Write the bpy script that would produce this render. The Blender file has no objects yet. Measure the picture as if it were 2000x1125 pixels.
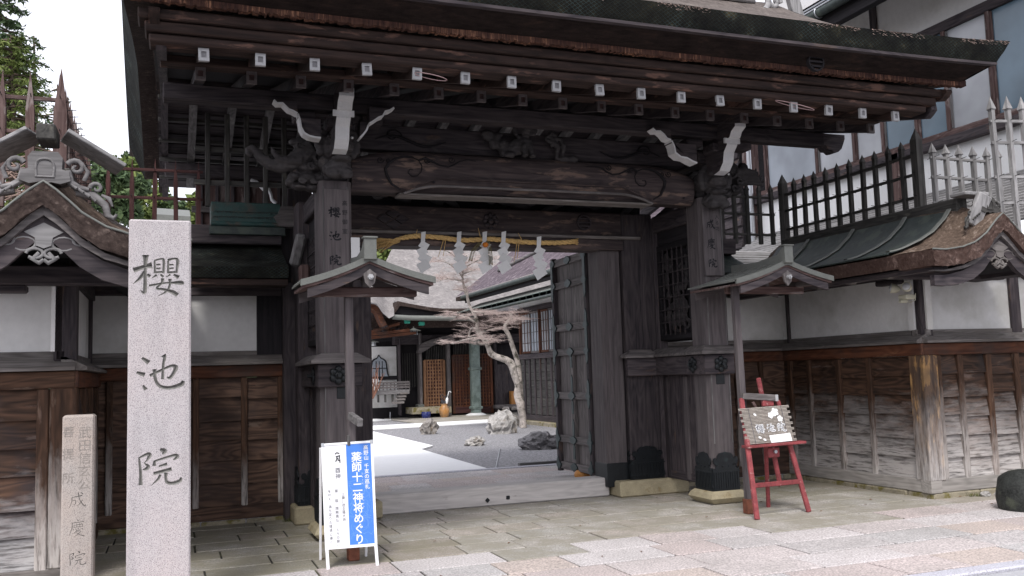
import bpy, bmesh, math, random
import numpy as np
from mathutils import Vector, Matrix, Euler, noise
random.seed(7)
S = bpy.context.scene
COL = S.collection
R = math.radians

# ---------------------------------------------------------------- camera
CAM = Vector((-3.85, -9.6, 1.6)); YAW, PITCH, ROLL = R(20.615), R(5.374), R(-1.777); FPX = 1780.0
_f = Vector((math.sin(YAW)*math.cos(PITCH), math.cos(YAW)*math.cos(PITCH), math.sin(PITCH)))
_r = Vector((math.cos(YAW), -math.sin(YAW), 0)); _u = _r.cross(_f)
_r2 = math.cos(ROLL)*_r + math.sin(ROLL)*_u; _u2 = -math.sin(ROLL)*_r + math.cos(ROLL)*_u
cd = bpy.data.cameras.new('camera'); cam = bpy.data.objects.new('camera', cd); COL.objects.link(cam)
M4 = Matrix.Identity(4)
for i in range(3):
    M4[i][0], M4[i][1], M4[i][2], M4[i][3] = _r2[i], _u2[i], -_f[i], CAM[i]
cam.matrix_world = M4
cd.sensor_width = 36; cd.lens = 36*FPX/2000; cd.clip_start = .05; cd.clip_end = 600
S.camera = cam
def _ray(px, py):
    return (px-1000)*_r2 - (py-562.5)*_u2 + FPX*_f
def atY(px, py, y):      # the point on the vertical plane y seen at that place of the photograph
    d = _ray(px, py); return CAM + d*((y-CAM.y)/d.y)
def atX(px, py, x):
    d = _ray(px, py); return CAM + d*((x-CAM.x)/d.x)
def atZ(px, py, z=0.):
    d = _ray(px, py); return CAM + d*((z-CAM.z)/d.z)

# ---------------------------------------------------------------- light
SUN_EL, SUN_AZ = R(52), R(215)
wd = bpy.data.worlds.new('World'); S.world = wd; wd.use_nodes = True
nt = wd.node_tree; nt.nodes.clear()
sk = nt.nodes.new('ShaderNodeTexSky'); sk.sky_type = 'NISHITA'; sk.sun_disc = False
sk.sun_elevation = SUN_EL; sk.sun_rotation = SUN_AZ; sk.dust_density = 4; sk.air_density = 1.0
hs = nt.nodes.new('ShaderNodeHueSaturation'); hs.inputs['Saturation'].default_value = .22; hs.inputs['Value'].default_value = 1.0
mxw = nt.nodes.new('ShaderNodeMix'); mxw.data_type = 'RGBA'; mxw.inputs[0].default_value = .6
mxw.inputs[7].default_value = (10.0, 10.1, 11.3, 1)          # thin bright overcast over the blue
bg = nt.nodes.new('ShaderNodeBackground'); bg.inputs['Strength'].default_value = .1
wo = nt.nodes.new('ShaderNodeOutputWorld')
nt.links.new(sk.outputs[0], hs.inputs['Color']); nt.links.new(hs.outputs[0], mxw.inputs[6])
nt.links.new(mxw.outputs[2], bg.inputs[0]); nt.links.new(bg.outputs[0], wo.inputs[0])
sl = bpy.data.lights.new('sun', 'SUN'); sl.energy = 1.3; sl.angle = R(14); sl.color = (1, .97, .93)
so = bpy.data.objects.new('sun', sl); COL.objects.link(so)
# sun stands behind the viewer's left; light travels towards the gate
so.rotation_euler = Euler((R(90)-SUN_EL, 0, R(-28)), 'XYZ')
S.view_settings.view_transform = 'Standard'; S.view_settings.look = 'None'
S.view_settings.exposure = .95; S.view_settings.gamma = 1.0; S.view_settings.use_curve_mapping = False

# ---------------------------------------------------------------- helpers
WL = {}                                    # world position of every object's origin
def tag(o, label=None, cat=None, group=None, kind=None):
    if label: o['label'] = label
    if cat: o['category'] = cat
    if group: o['group'] = group
    if kind: o['kind'] = kind
    return o
def thing(name, loc, label, cat, group=None):
    o = bpy.data.objects.new(name, None); o.empty_display_size = .2
    COL.objects.link(o); o.location = loc; WL[o] = Vector(loc)
    return tag(o, label, cat, group)
def link(name, me, wloc, parent=None, rot=None):
    o = bpy.data.objects.new(name, me); COL.objects.link(o)
    w = Vector(wloc); WL[o] = w
    if parent is not None:
        o.parent = parent; o.location = w-WL[parent]
    else: o.location = w
    if rot is not None: o.rotation_euler = rot
    return o
def V(*a): return Vector(a)

class MB:
    """collects shapes, then links them as one mesh object"""
    def __init__(s): s.v = []; s.f = []; s.sm = []
    def add(s, vs, fs, smooth=False):
        b = len(s.v); s.v += [Vector(p) for p in vs]; s.f += [tuple(b+i for i in f) for f in fs]; s.sm += [smooth]*len(fs)
        return s
    def box(s, x0, x1, y0, y1, z0, z1, bev=0., rot=None, piv=None):
        if x0 > x1: x0, x1 = x1, x0
        if y0 > y1: y0, y1 = y1, y0
        if z0 > z1: z0, z1 = z1, z0
        vs, fs = boxdata(x1-x0, y1-y0, z1-z0, bev)
        c = V((x0+x1)/2, (y0+y1)/2, (z0+z1)/2)
        vs = [c+V(*p) for p in vs]
        if rot is not None:
            p0 = Vector(piv) if piv is not None else c
            vs = [p0+rot@(p-p0) for p in vs]
        return s.add(vs, fs)
    def beam(s, a, b, w, h, bev=0., up=(0, 0, 1)):
        a, b = Vector(a), Vector(b); d = (b-a); L = d.length; d.normalize()
        up = Vector(up); side = d.cross(up)
        if side.length < 1e-4: side = d.cross(V(1, 0, 0))
        side.normalize(); up2 = side.cross(d)
        vs, fs = boxdata(L, w, h, bev); c = (a+b)/2
        return s.add([c+d*p[0]+side*p[1]+up2*p[2] for p in vs], fs)
    def prism(s, pts, axis, a, b, smooth=False):
        """closed outline pts (2-D) pushed along axis from a to b"""
        n = len(pts)
        def mk(p, t):
            if axis == 'x': return (t, p[0], p[1])
            if axis == 'y': return (p[0], t, p[1])
            return (p[0], p[1], t)
        vs = [mk(p, a) for p in pts]+[mk(p, b) for p in pts]
        fs = [(i, (i+1) % n, n+(i+1) % n, n+i) for i in range(n)]
        s.add(vs, fs, smooth)
        s.add(vs, [tuple(range(n))[::-1], tuple(range(n, 2*n))])
        return s
    def tube(s, path, rad, n=8, smooth=True, cap=True):
        path = [Vector(p) for p in path]; m = len(path)
        if not hasattr(rad, '__len__'): rad = [rad]*m
        rings = []; prev = None
        for i, p in enumerate(path):
            t = (path[min(i+1, m-1)]-path[max(i-1, 0)])
            if t.length < 1e-9: t = V(0, 0, 1)
            t.normalize()
            if prev is None:
                a = t.cross(V(0, 0, 1))
                if a.length < .05: a = t.cross(V(1, 0, 0))
            else: a = prev-t*prev.dot(t)
            a.normalize(); prev = a; b = t.cross(a)
            rings += [p+(a*math.cos(2*math.pi*k/n)+b*math.sin(2*math.pi*k/n))*rad[i] for k in range(n)]
        fs = [(i*n+k, i*n+(k+1) % n, (i+1)*n+(k+1) % n, (i+1)*n+k) for i in range(m-1) for k in range(n)]
        s.add(rings, fs, smooth)
        if cap: s.add(rings[:n], [tuple(range(n))[::-1]]); s.add(rings[-n:], [tuple(range(n))])
        return s
    def lathe(s, prof, c, n=20, sx=1., sy=1., smooth=True, ang=0.):
        vs = [(c[0]+r*sx*math.cos(2*math.pi*k/n+ang), c[1]+r*sy*math.sin(2*math.pi*k/n+ang), c[2]+z) for r, z in prof for k in range(n)]
        m = len(prof)
        fs = [(i*n+k, i*n+(k+1) % n, (i+1)*n+(k+1) % n, (i+1)*n+k) for i in range(m-1) for k in range(n)]
        s.add(vs, fs, smooth)
        s.add(vs[:n], [tuple(range(n))[::-1]]); s.add(vs[-n:], [tuple(range(n))])
        return s
    def grid(s, rows, smooth=True, close=False):
        m, n = len(rows), len(rows[0])
        vs = [p for r in rows for p in r]
        fs = [(i*n+k, i*n+k+1, (i+1)*n+k+1, (i+1)*n+k) for i in range(m-1) for k in range(n-1)]
        return s.add(vs, fs, smooth)
    def ribbon(s, path, w, t, axis='y', off=0.):
        """strip along a path in the x-z plane, width w along y, thickness t"""
        p = [Vector(q) for q in path]; m = len(p); a = []; b = []
        for i in range(m):
            d = p[min(i+1, m-1)]-p[max(i-1, 0)]; d.y = 0; d.normalize(); nn = V(-d.z, 0, d.x)
            a.append(p[i]-nn*t/2); b.append(p[i]+nn*t/2)
        o = V(0, w, 0)
        vs = a+b+[q+o for q in a]+[q+o for q in b]
        fs = []
        for i in range(m-1):
            fs += [(i, i+1, m+i+1, m+i), (2*m+i+1, 2*m+i, 3*m+i, 3*m+i+1), (i+1, i, 2*m+i, 2*m+i+1), (m+i, m+i+1, 3*m+i+1, 3*m+i)]
        fs += [(0, m, 3*m, 2*m), (m-1, 3*m-1, 4*m-1, 2*m-1)]
        return s.add(vs, fs)
    def mesh(s, name, mat, c=None):
        if c is None:
            lo = [min(p[i] for p in s.v) for i in range(3)]; hi = [max(p[i] for p in s.v) for i in range(3)]
            c = Vector([(lo[i]+hi[i])/2 for i in range(3)])
        me = bpy.data.meshes.new(name)
        me.from_pydata([tuple(p-c) for p in s.v], [], s.f)
        me.polygons.foreach_set('use_smooth', s.sm)
        me.materials.append(mat); me.update(); me.validate()
        bm = bmesh.new(); bm.from_mesh(me); bmesh.ops.recalc_face_normals(bm, faces=bm.faces); bm.to_mesh(me); bm.free()
        return me, c
    def build(s, name, mat, parent=None, **k):
        me, c = s.mesh(name, mat)
        o = link(name, me, c, parent)
        if k: tag(o, **k)
        return o
def boxdata(sx, sy, sz, bev=0.):
    hx, hy, hz = sx/2, sy/2, sz/2
    b = min(bev, .45*min(sx, sy, sz))
    if b <= 0:
        vs = [(x, y, z) for x in (-hx, hx) for y in (-hy, hy) for z in (-hz, hz)]
        return vs, [(0, 1, 3, 2), (4, 6, 7, 5), (0, 4, 5, 1), (2, 3, 7, 6), (0, 2, 6, 4), (1, 5, 7, 3)]
    vs = []; idx = {}
    for i, sxn in enumerate((-1, 1)):
        for j, syn in enumerate((-1, 1)):
            for k, szn in enumerate((-1, 1)):
                for ax in range(3):
                    p = [sxn*(hx-b), syn*(hy-b), szn*(hz-b)]
                    p[ax] = (sxn*hx, syn*hy, szn*hz)[ax]
                    idx[(i, j, k, ax)] = len(vs); vs.append(tuple(p))
    fs = []
    g = lambda i, j, k, a: idx[(i, j, k, a)]
    for s_ in (0, 1):
        fs.append(tuple(g(s_, j, k, 0) for j, k in ((0, 0), (1, 0), (1, 1), (0, 1))))
        fs.append(tuple(g(i, s_, k, 1) for i, k in ((0, 0), (1, 0), (1, 1), (0, 1))))
        fs.append(tuple(g(i, j, s_, 2) for i, j in ((0, 0), (1, 0), (1, 1), (0, 1))))
    for a in (0, 1):
        for b_ in (0, 1):
            fs.append((g(a, b_, 0, 0), g(a, b_, 1, 0), g(a, b_, 1, 1), g(a, b_, 0, 1)))
            fs.append((g(a, 0, b_, 0), g(a, 1, b_, 0), g(a, 1, b_, 2), g(a, 0, b_, 2)))
            fs.append((g(0, a, b_, 1), g(1, a, b_, 1), g(1, a, b_, 2), g(0, a, b_, 2)))
    for i in (0, 1):
        for j in (0, 1):
            for k in (0, 1): fs.append((g(i, j, k, 0), g(i, j, k, 1), g(i, j, k, 2)))
    return vs, fs
_bc = {}
def piece(name, x0, x1, y0, y1, z0, z1, mat, parent=None, bev=.006, rot=None, **k):
    """one box-shaped piece; alike pieces share their mesh"""
    sx, sy, sz = abs(x1-x0), abs(y1-y0), abs(z1-z0)
    key = (round(sx, 3), round(sy, 3), round(sz, 3), round(bev, 4), mat.name, name)
    if key not in _bc:
        vs, fs = boxdata(*key[:3], bev)
        m = MB().add(vs, fs); _bc[key] = m.mesh(name, mat, V(0, 0, 0))[0]
    o = link(name, _bc[key], ((x0+x1)/2, (y0+y1)/2, (z0+z1)/2), parent, rot)
    if k: tag(o, **k)
    return o
def shared(name, me, loc, parent, rot=None, **k):
    o = link(name, me, loc, parent, rot)
    if k: tag(o, **k)
    return o
def blob(name, balls, mat, parent=None, vox=.012, smooth=3, disp=0., dscale=8., **k):
    """organic carved solid: ellipsoids (x,y,z,rx,ry,rz[,rotation]) and tubes fused by a voxel remesh"""
    bm = bmesh.new()
    for b in balls:
        if isinstance(b, MB):
            me = b.mesh('t', mat, V(0, 0, 0))[0]; bm.from_mesh(me); bpy.data.meshes.remove(me); continue
        x, y, z, rx, ry, rz = b[:6]
        m = Matrix.Translation((x, y, z))
        if len(b) > 6: m = m @ Euler(b[6]).to_matrix().to_4x4()
        m = m @ Matrix.Diagonal((rx, ry, rz, 1))
        bmesh.ops.create_icosphere(bm, subdivisions=2, radius=1, matrix=m)
    me = bpy.data.meshes.new('tmp'); bm.to_mesh(me); bm.free()
    t = bpy.data.objects.new('tmp', me); COL.objects.link(t)
    md = t.modifiers.new('r', 'REMESH'); md.mode = 'VOXEL'; md.voxel_size = vox; md.use_smooth_shade = True
    sm_ = t.modifiers.new('s', 'SMOOTH'); sm_.iterations = smooth
    dg = bpy.context.evaluated_depsgraph_get(); dg.update()
    out = bpy.data.meshes.new_from_object(t.evaluated_get(dg))
    bpy.data.objects.remove(t); bpy.data.meshes.remove(me)
    n = len(out.vertices); co = np.empty(n*3); out.vertices.foreach_get('co', co); co = co.reshape(-1, 3)
    c = (co.min(0)+co.max(0))/2
    if disp:
        nr = np.empty(n*3); out.vertices.foreach_get('normal', nr); nr = nr.reshape(-1, 3)
        d = np.array([noise.fractal(Vector(p)*dscale, 1, 2, 4) for p in co]); co = co+nr*(d*disp)[:, None]
    out.vertices.foreach_set('co', (co-c).ravel()); out.update()
    out.materials.clear(); out.materials.append(mat)
    for p in out.polygons: p.use_smooth = True
    out.name = name
    o = link(name, out, c, parent)
    if k: tag(o, **k)
    return o

# ---------------------------------------------------------------- materials
def newmat(name):
    m = bpy.data.materials.new(name); m.use_nodes = True; nt = m.node_tree
    b = nt.nodes['Principled BSDF']
    return m, nt, b
def nd(nt, t, **kw):
    n = nt.nodes.new('ShaderNode'+t)
    for k, v in kw.items():
        if k in n.inputs.keys(): n.inputs[k].default_value = v
        else: setattr(n, k, v)
    return n
def rampn(nt, src, stops):
    r = nt.nodes.new('ShaderNodeValToRGB'); e = r.color_ramp.elements
    while len(e) < len(stops): e.new(.5)
    for i, (p, c) in enumerate(stops):
        e[i].position = p; e[i].color = tuple(c)+(1,) if len(c) == 3 else c
    nt.links.new(src, r.inputs[0]); return r.outputs[0]
def mixc(nt, f, a, b, mode='MIX'):
    m = nt.nodes.new('ShaderNodeMix'); m.data_type = 'RGBA'; m.blend_type = mode
    for i, x in ((0, f), (6, a), (7, b)):
        if isinstance(x, (int, float)): m.inputs[i].default_value = x
        elif isinstance(x, tuple): m.inputs[i].default_value = x+(1,) if len(x) == 3 else x
        else: nt.links.new(x, m.inputs[i])
    return m.outputs[2]
def mth(nt, op, a, b=0., clamp=False):
    m = nt.nodes.new('ShaderNodeMath'); m.operation = op; m.use_clamp = clamp
    for i, x in ((0, a), (1, b)):
        if isinstance(x, (int, float)): m.inputs[i].default_value = x
        else: nt.links.new(x, m.inputs[i])
    return m.outputs[0]
def coords(nt, world=False):
    if world:
        g = nt.nodes.new('ShaderNodeNewGeometry'); return g.outputs['Position'], None
    tc = nt.nodes.new('ShaderNodeTexCoord'); oi = nt.nodes.new('ShaderNodeObjectInfo')
    vm = nt.nodes.new('ShaderNodeVectorMath'); vm.operation = 'SCALE'; vm.inputs[0].default_value = (31, 57, 43)
    nt.links.new(oi.outputs['Random'], vm.inputs['Scale'])
    ad = nt.nodes.new('ShaderNodeVectorMath'); ad.operation = 'ADD'
    nt.links.new(tc.outputs['Object'], ad.inputs[0]); nt.links.new(vm.outputs[0], ad.inputs[1])
    return ad.outputs[0], oi.outputs['Random']
def mapn(nt, vec, sc):
    m = nt.nodes.new('ShaderNodeMapping'); m.inputs['Scale'].default_value = sc; nt.links.new(vec, m.inputs[0]); return m.outputs[0]
def noisen(nt, vec, scale, detail=4, rough=.55, dist=0.):
    n = nt.nodes.new('ShaderNodeTexNoise'); n.inputs['Scale'].default_value = scale; n.inputs['Detail'].default_value = detail
    n.inputs['Roughness'].default_value = rough; n.inputs['Distortion'].default_value = dist
    nt.links.new(vec, n.inputs['Vector']); return n.outputs['Fac']
def bumpn(nt, h, b, strength=.3, dist=.01):
    n = nt.nodes.new('ShaderNodeBump'); n.inputs['Strength'].default_value = strength; n.inputs['Distance'].default_value = dist
    nt.links.new(h, n.inputs['Height']); nt.links.new(n.outputs[0], b.inputs['Normal'])
_wc = {}
def wood(kind, axis):
    """aged timber with the grain running along one local axis"""
    key = kind+axis
    if key in _wc: return _wc[key]
    P = WOODS[kind]; m, nt, b = newmat('wood_'+kind+'_'+axis.lower())
    vec, rnd = coords(nt)
    i = 'XYZ'.index(axis)
    sc = [26., 26., 26.]; sc[i] = 1.3
    g1 = noisen(nt, mapn(nt, vec, sc), 1., 5, .6, .4)
    sc2 = [5., 5., 5.]; sc2[i] = .9
    g2 = noisen(nt, mapn(nt, vec, sc2), 1., 2, .5, .3)
    rings = mth(nt, 'SINE', mth(nt, 'MULTIPLY', g2, 60.))
    rings = mth(nt, 'MULTIPLY_ADD', rings, .5); 
    nt.nodes[-1].inputs[2].default_value = .5
    h = mth(nt, 'ADD', mth(nt, 'MULTIPLY', g1, .75), mth(nt, 'MULTIPLY', rings, P.get('ring', .12)))
    c = rampn(nt, h, [(.28, P['d']), (.72, P['l'])])
    pos = nt.nodes.new('ShaderNodeNewGeometry').outputs['Position']
    if 'wear' in P:                        # flaked, paler patches drawn out along the grain
        sc3 = [9., 9., 9.]; sc3[i] = 2.2
        wv = noisen(nt, mapn(nt, vec, sc3), 1., 5, .62, .2)
        wf = rampn(nt, wv, [(P.get('w0', .58), (0, 0, 0)), (P.get('w0', .58)+.07, (1, 1, 1))])
        c = mixc(nt, mth(nt, 'MULTIPLY', wf, P.get('wa', .7)), c, P['wear'])
    if 'stain' in P:
        sv = noisen(nt, pos, 1.7, 4, .6, .5)
        sf = rampn(nt, sv, [(.45, (0, 0, 0)), (.65, (1, 1, 1))])
        c = mixc(nt, mth(nt, 'MULTIPLY', sf, .75), c, P['stain'])
    if 'bleach' in P:                      # rain-splashed grey towards the foot of the boards
        z0, z1, bc = P['bleach']
        sep = nt.nodes.new('ShaderNodeSeparateXYZ'); nt.links.new(pos, sep.inputs[0])
        bn = noisen(nt, mapn(nt, vec, [7. if k != i else 2.5 for k in range(3)]), 1., 5, .65, .3)
        zz = mth(nt, 'ADD', mth(nt, 'ADD', sep.outputs[2], mth(nt, 'MULTIPLY', mth(nt, 'SUBTRACT', rnd, .5), .42)), mth(nt, 'MULTIPLY', bn, 1.1))
        bf = nt.nodes.new('ShaderNodeMapRange'); nt.links.new(zz, bf.inputs[0])
        bf.inputs[1].default_value = z0+.55; bf.inputs[2].default_value = z1+.55; bf.inputs[3].default_value = 1; bf.inputs[4].default_value = 0
        c = mixc(nt, mth(nt, 'MULTIPLY', bf.outputs[0], .85), c, mixc(nt, rampn(nt, noisen(nt, mapn(nt, vec, [34. if k != i else 3.2 for k in range(3)]), 1., 6, .68, .25), [(.36, (0, 0, 0)), (.52, (1, 1, 1))]), tuple(x*.30 for x in bc), tuple(min(1, x*1.15) for x in bc)))
    hv = nt.nodes.new('ShaderNodeHueSaturation'); nt.links.new(c, hv.inputs['Color'])
    nt.links.new(mth(nt, 'MULTIPLY_ADD', rnd, P.get('var', .4)), hv.inputs['Value']); nt.nodes[-1].inputs[2].default_value = 1-P.get('var', .4)/2
    nt.links.new(hv.outputs[0], b.inputs['Base Color'])
    b.inputs['Roughness'].default_value = P.get('r', .78); b.inputs['Specular IOR Level'].default_value = P.get('sp', .25)
    bumpn(nt, h, b, P.get('bump', .45), .006)
    _wc[key] = m; return m
WOODS = {
 'dark':   dict(d=(.024, .020, .024), l=(.096, .079, .081), wear=(.13, .085, .06), w0=.62, wa=.55),
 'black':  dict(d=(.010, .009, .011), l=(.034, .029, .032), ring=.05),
 'beam':   dict(d=(.032, .024, .026), l=(.105, .080, .076), wear=(.24, .165, .13), w0=.56, wa=.6, bump=.6),
 'pillar': dict(d=(.066, .056, .059), l=(.165, .144, .144), ring=.05, var=.2, wear=(.17, .14, .13), w0=.66, wa=.4),
 'eave':   dict(d=(.016, .010, .009), l=(.066, .040, .033), wear=(.19, .105, .08), w0=.57, wa=.65),
 'rust':   dict(d=(.050, .017, .009), l=(.160, .062, .032), wear=(.27, .14, .08), w0=.62, wa=.4, stain=(.05, .035, .03)),
 'plank':  dict(d=(.022, .013, .009), l=(.100, .054, .034), wear=(.19, .14, .12), w0=.60, wa=.6, ring=.22, stain=(.03, .026, .026), bleach=(.30, 1.25, (.43, .405, .39)), bump=.8, var=.4),
 'planklf': dict(d=(.022, .013, .009), l=(.100, .054, .034), wear=(.19, .14, .12), w0=.60, wa=.6, ring=.22, stain=(.03, .026, .030), bleach=(.10, .95, (.43, .42, .42)), bump=.7, var=.5),
 'plankin': dict(d=(.036, .021, .015), l=(.125, .074, .052), wear=(.21, .15, .12), w0=.61, wa=.5, ring=.3, stain=(.045, .030, .026), bump=.7, var=.35),
 'stud':   dict(d=(.030, .016, .010), l=(.115, .060, .036), wear=(.20, .14, .11), w0=.60, wa=.5, bleach=(.25, 1.1, (.42, .39, .37))),
 'sill':   dict(d=(.09, .08, .075), l=(.27, .245, .235), wear=(.36, .34, .32), w0=.6, wa=.4, stain=(.12, .105, .095)),
 'palesill': dict(d=(.22, .205, .19), l=(.42, .39, .365), wear=(.17, .14, .12), w0=.62, wa=.5),
 'grey':   dict(d=(.09, .085, .085), l=(.24, .23, .23), wear=(.33, .32, .31), w0=.62, wa=.5),
 'greydk': dict(d=(.034, .032, .031), l=(.105, .10, .092), wear=(.17, .16, .13), w0=.62, wa=.5),
 'silver': dict(d=(.17, .165, .165), l=(.37, .36, .36), wear=(.43, .42, .41), w0=.62, wa=.5),
 'redbr':  dict(d=(.055, .030, .028), l=(.17, .115, .105), wear=(.27, .23, .22), w0=.55, wa=.6),
 'reddk':  dict(d=(.035, .014, .014), l=(.105, .045, .042), wear=(.2, .12, .11), w0=.6, wa=.5),
 'cap':    dict(d=(.07, .062, .062), l=(.20, .18, .175), wear=(.28, .26, .25), w0=.62, wa=.4),
 'hatch':  dict(d=(.12, .058, .030), l=(.33, .18, .10), ring=.1),
 'corner': dict(d=(.05, .030, .020), l=(.20, .12, .07), wear=(.42, .24, .09), w0=.54, wa=.8, stain=(.04, .035, .035), bleach=(.3, 1.35, (.36, .34, .33)), bump=.8),
 'carve':  dict(d=(.040, .036, .038), l=(.105, .096, .095), ring=0., wear=(.14, .12, .11), w0=.63, wa=.4),
 'threshold': dict(d=(.33, .31, .30), l=(.52, .49, .47), wear=(.13, .10, .08), w0=.64, wa=.6),
}
def plain(name, col, rough=.6, var=.12, nscale=6., bump=.15, metal=0., spec=.3, world=False, blotch=None, bd=.01):
    m, nt, b = newmat(name); vec, rnd = coords(nt, world)
    n1 = noisen(nt, vec, nscale, 6, .6); n2 = noisen(nt, vec, nscale*7, 3, .6)
    f = mth(nt, 'ADD', mth(nt, 'MULTIPLY', n1, .6), mth(nt, 'MULTIPLY', n2, .4))
    lo = tuple(max(0, c*(1-var*2)) for c in col); hi = tuple(min(1, c*(1+var*2)) for c in col)
    c = rampn(nt, f, [(.3, lo), (.7, hi)])
    if blotch:
        bf = rampn(nt, noisen(nt, vec, blotch[1], 5, .6), [(blotch[2], (0, 0, 0)), (blotch[2]+.12, (1, 1, 1))])
        c = mixc(nt, bf, c, blotch[0])
    if rnd is not None:
        hv = nt.nodes.new('ShaderNodeHueSaturation'); nt.links.new(c, hv.inputs['Color']); mv = mth(nt, 'MULTIPLY_ADD', rnd, .2); nt.nodes[-1].inputs[2].default_value = .88
        nt.links.new(mv, hv.inputs['Value']); c = hv.outputs[0]
    nt.links.new(c, b.inputs['Base Color']); b.inputs['Roughness'].default_value = rough
    b.inputs['Metallic'].default_value = metal; b.inputs['Specular IOR Level'].default_value = spec
    if bump: bumpn(nt, f, b, bump, bd)
    return m
def granite(name, col, speck=(.12, .11, .12), scale=150., amt=.5, pink=(.6, .47, .45), bump=.25):
    m, nt, b = newmat(name); vec, rnd = coords(nt)
    n = nt.nodes.new('ShaderNodeTexNoise'); n.inputs['Scale'].default_value = scale; n.inputs['Detail'].default_value = 2; nt.links.new(vec, n.inputs['Vector'])
    sp = rampn(nt, n.outputs['Fac'], [(.36, (1, 1, 1)), (.47, (0, 0, 0))])
    lt = rampn(nt, noisen(nt, vec, scale*.8, 2, .5), [(.5, (0, 0, 0)), (.62, (1, 1, 1))])
    base = mixc(nt, rampn(nt, noisen(nt, vec, 2.2, 4, .6), [(.35, (0, 0, 0)), (.7, (1, 1, 1))]), col, pink)
    stk = rampn(nt, noisen(nt, mapn(nt, vec, (9, 9, 1.1)), 1., 5, .65), [(.50, (0, 0, 0)), (.72, (1, 1, 1))])
    base = mixc(nt, mth(nt, 'MULTIPLY', stk, .45), base, tuple(x*.55 for x in col))
    c = mixc(nt, mth(nt, 'MULTIPLY', lt, .4), base, tuple(min(1, x*1.35) for x in col))
    c = mixc(nt, mth(nt, 'MULTIPLY', sp, amt), c, speck)
    nt.links.new(c, b.inputs['Base Color']); b.inputs['Roughness'].default_value = .75; b.inputs['Specular IOR Level'].default_value = .3
    bumpn(nt, n.outputs['Fac'], b, bump, .004); return m
def paver(name, cols, moss=None, scale=60.):
    m, nt, b = newmat(name); vec, rnd = coords(nt)
    r = nt.nodes.new('ShaderNodeValToRGB'); r.color_ramp.interpolation = 'CONSTANT'; e = r.color_ramp.elements
    while len(e) < len(cols): e.new(.5)
    for i, c in enumerate(cols): e[i].position = i/len(cols); e[i].color = c+(1,)
    nt.links.new(rnd, r.inputs[0]); c = r.outputs[0]
    n = noisen(nt, vec, scale, 3, .6)
    c = mixc(nt, .8, c, rampn(nt, n, [(.32, (.22, .22, .22)), (.68, (.80, .80, .80))]), 'OVERLAY')
    pos = nt.nodes.new('ShaderNodeNewGeometry').outputs['Position']
    big = noisen(nt, pos, 1.3, 5, .6)
    c = mixc(nt, mth(nt, 'MULTIPLY', rampn(nt, big, [(.4, (0, 0, 0)), (.7, (1, 1, 1))]), .35), c, (.25, .235, .22))
    if moss:
        mf = rampn(nt, noisen(nt, pos, 2.4, 6, .7), [(.36, (0, 0, 0)), (.56, (1, 1, 1))])
        c = mixc(nt, mth(nt, 'MULTIPLY', mf, .8), c, moss)
    nt.links.new(c, b.inputs['Base Color']); b.inputs['Roughness'].default_value = .8; b.inputs['Specular IOR Level'].default_value = .25
    bumpn(nt, n, b, .35, .006); return m
def barkmat(name, d, l, hi, axis='Y', fringe=False):
    """cypress-bark shingling: fine ragged courses"""
    m, nt, b = newmat(name); vec, rnd = coords(nt)
    n1 = noisen(nt, vec, 3.5, 6, .7, .3)
    sc = {'Y': (34, 5, 16), 'X': (5, 34, 16), 'Z': (60, 60, 4), 'H': (6, 6, 70), 'B': (22, 26, 22), 'F': (9, 9, 12)}[axis]
    n2 = noisen(nt, mapn(nt, vec, sc), 1., 5, .65, .3)
    f = mth(nt, 'ADD', mth(nt, 'MULTIPLY', n1, .45), mth(nt, 'MULTIPLY', n2, .55))
    c = rampn(nt, f, [(.32, d), (.55, l), (.68, hi)])
    nt.links.new(c, b.inputs['Base Color']); b.inputs['Roughness'].default_value = .9; b.inputs['Specular IOR Level'].default_value = .1
    bumpn(nt, f, b, .9, .02); return m
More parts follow.
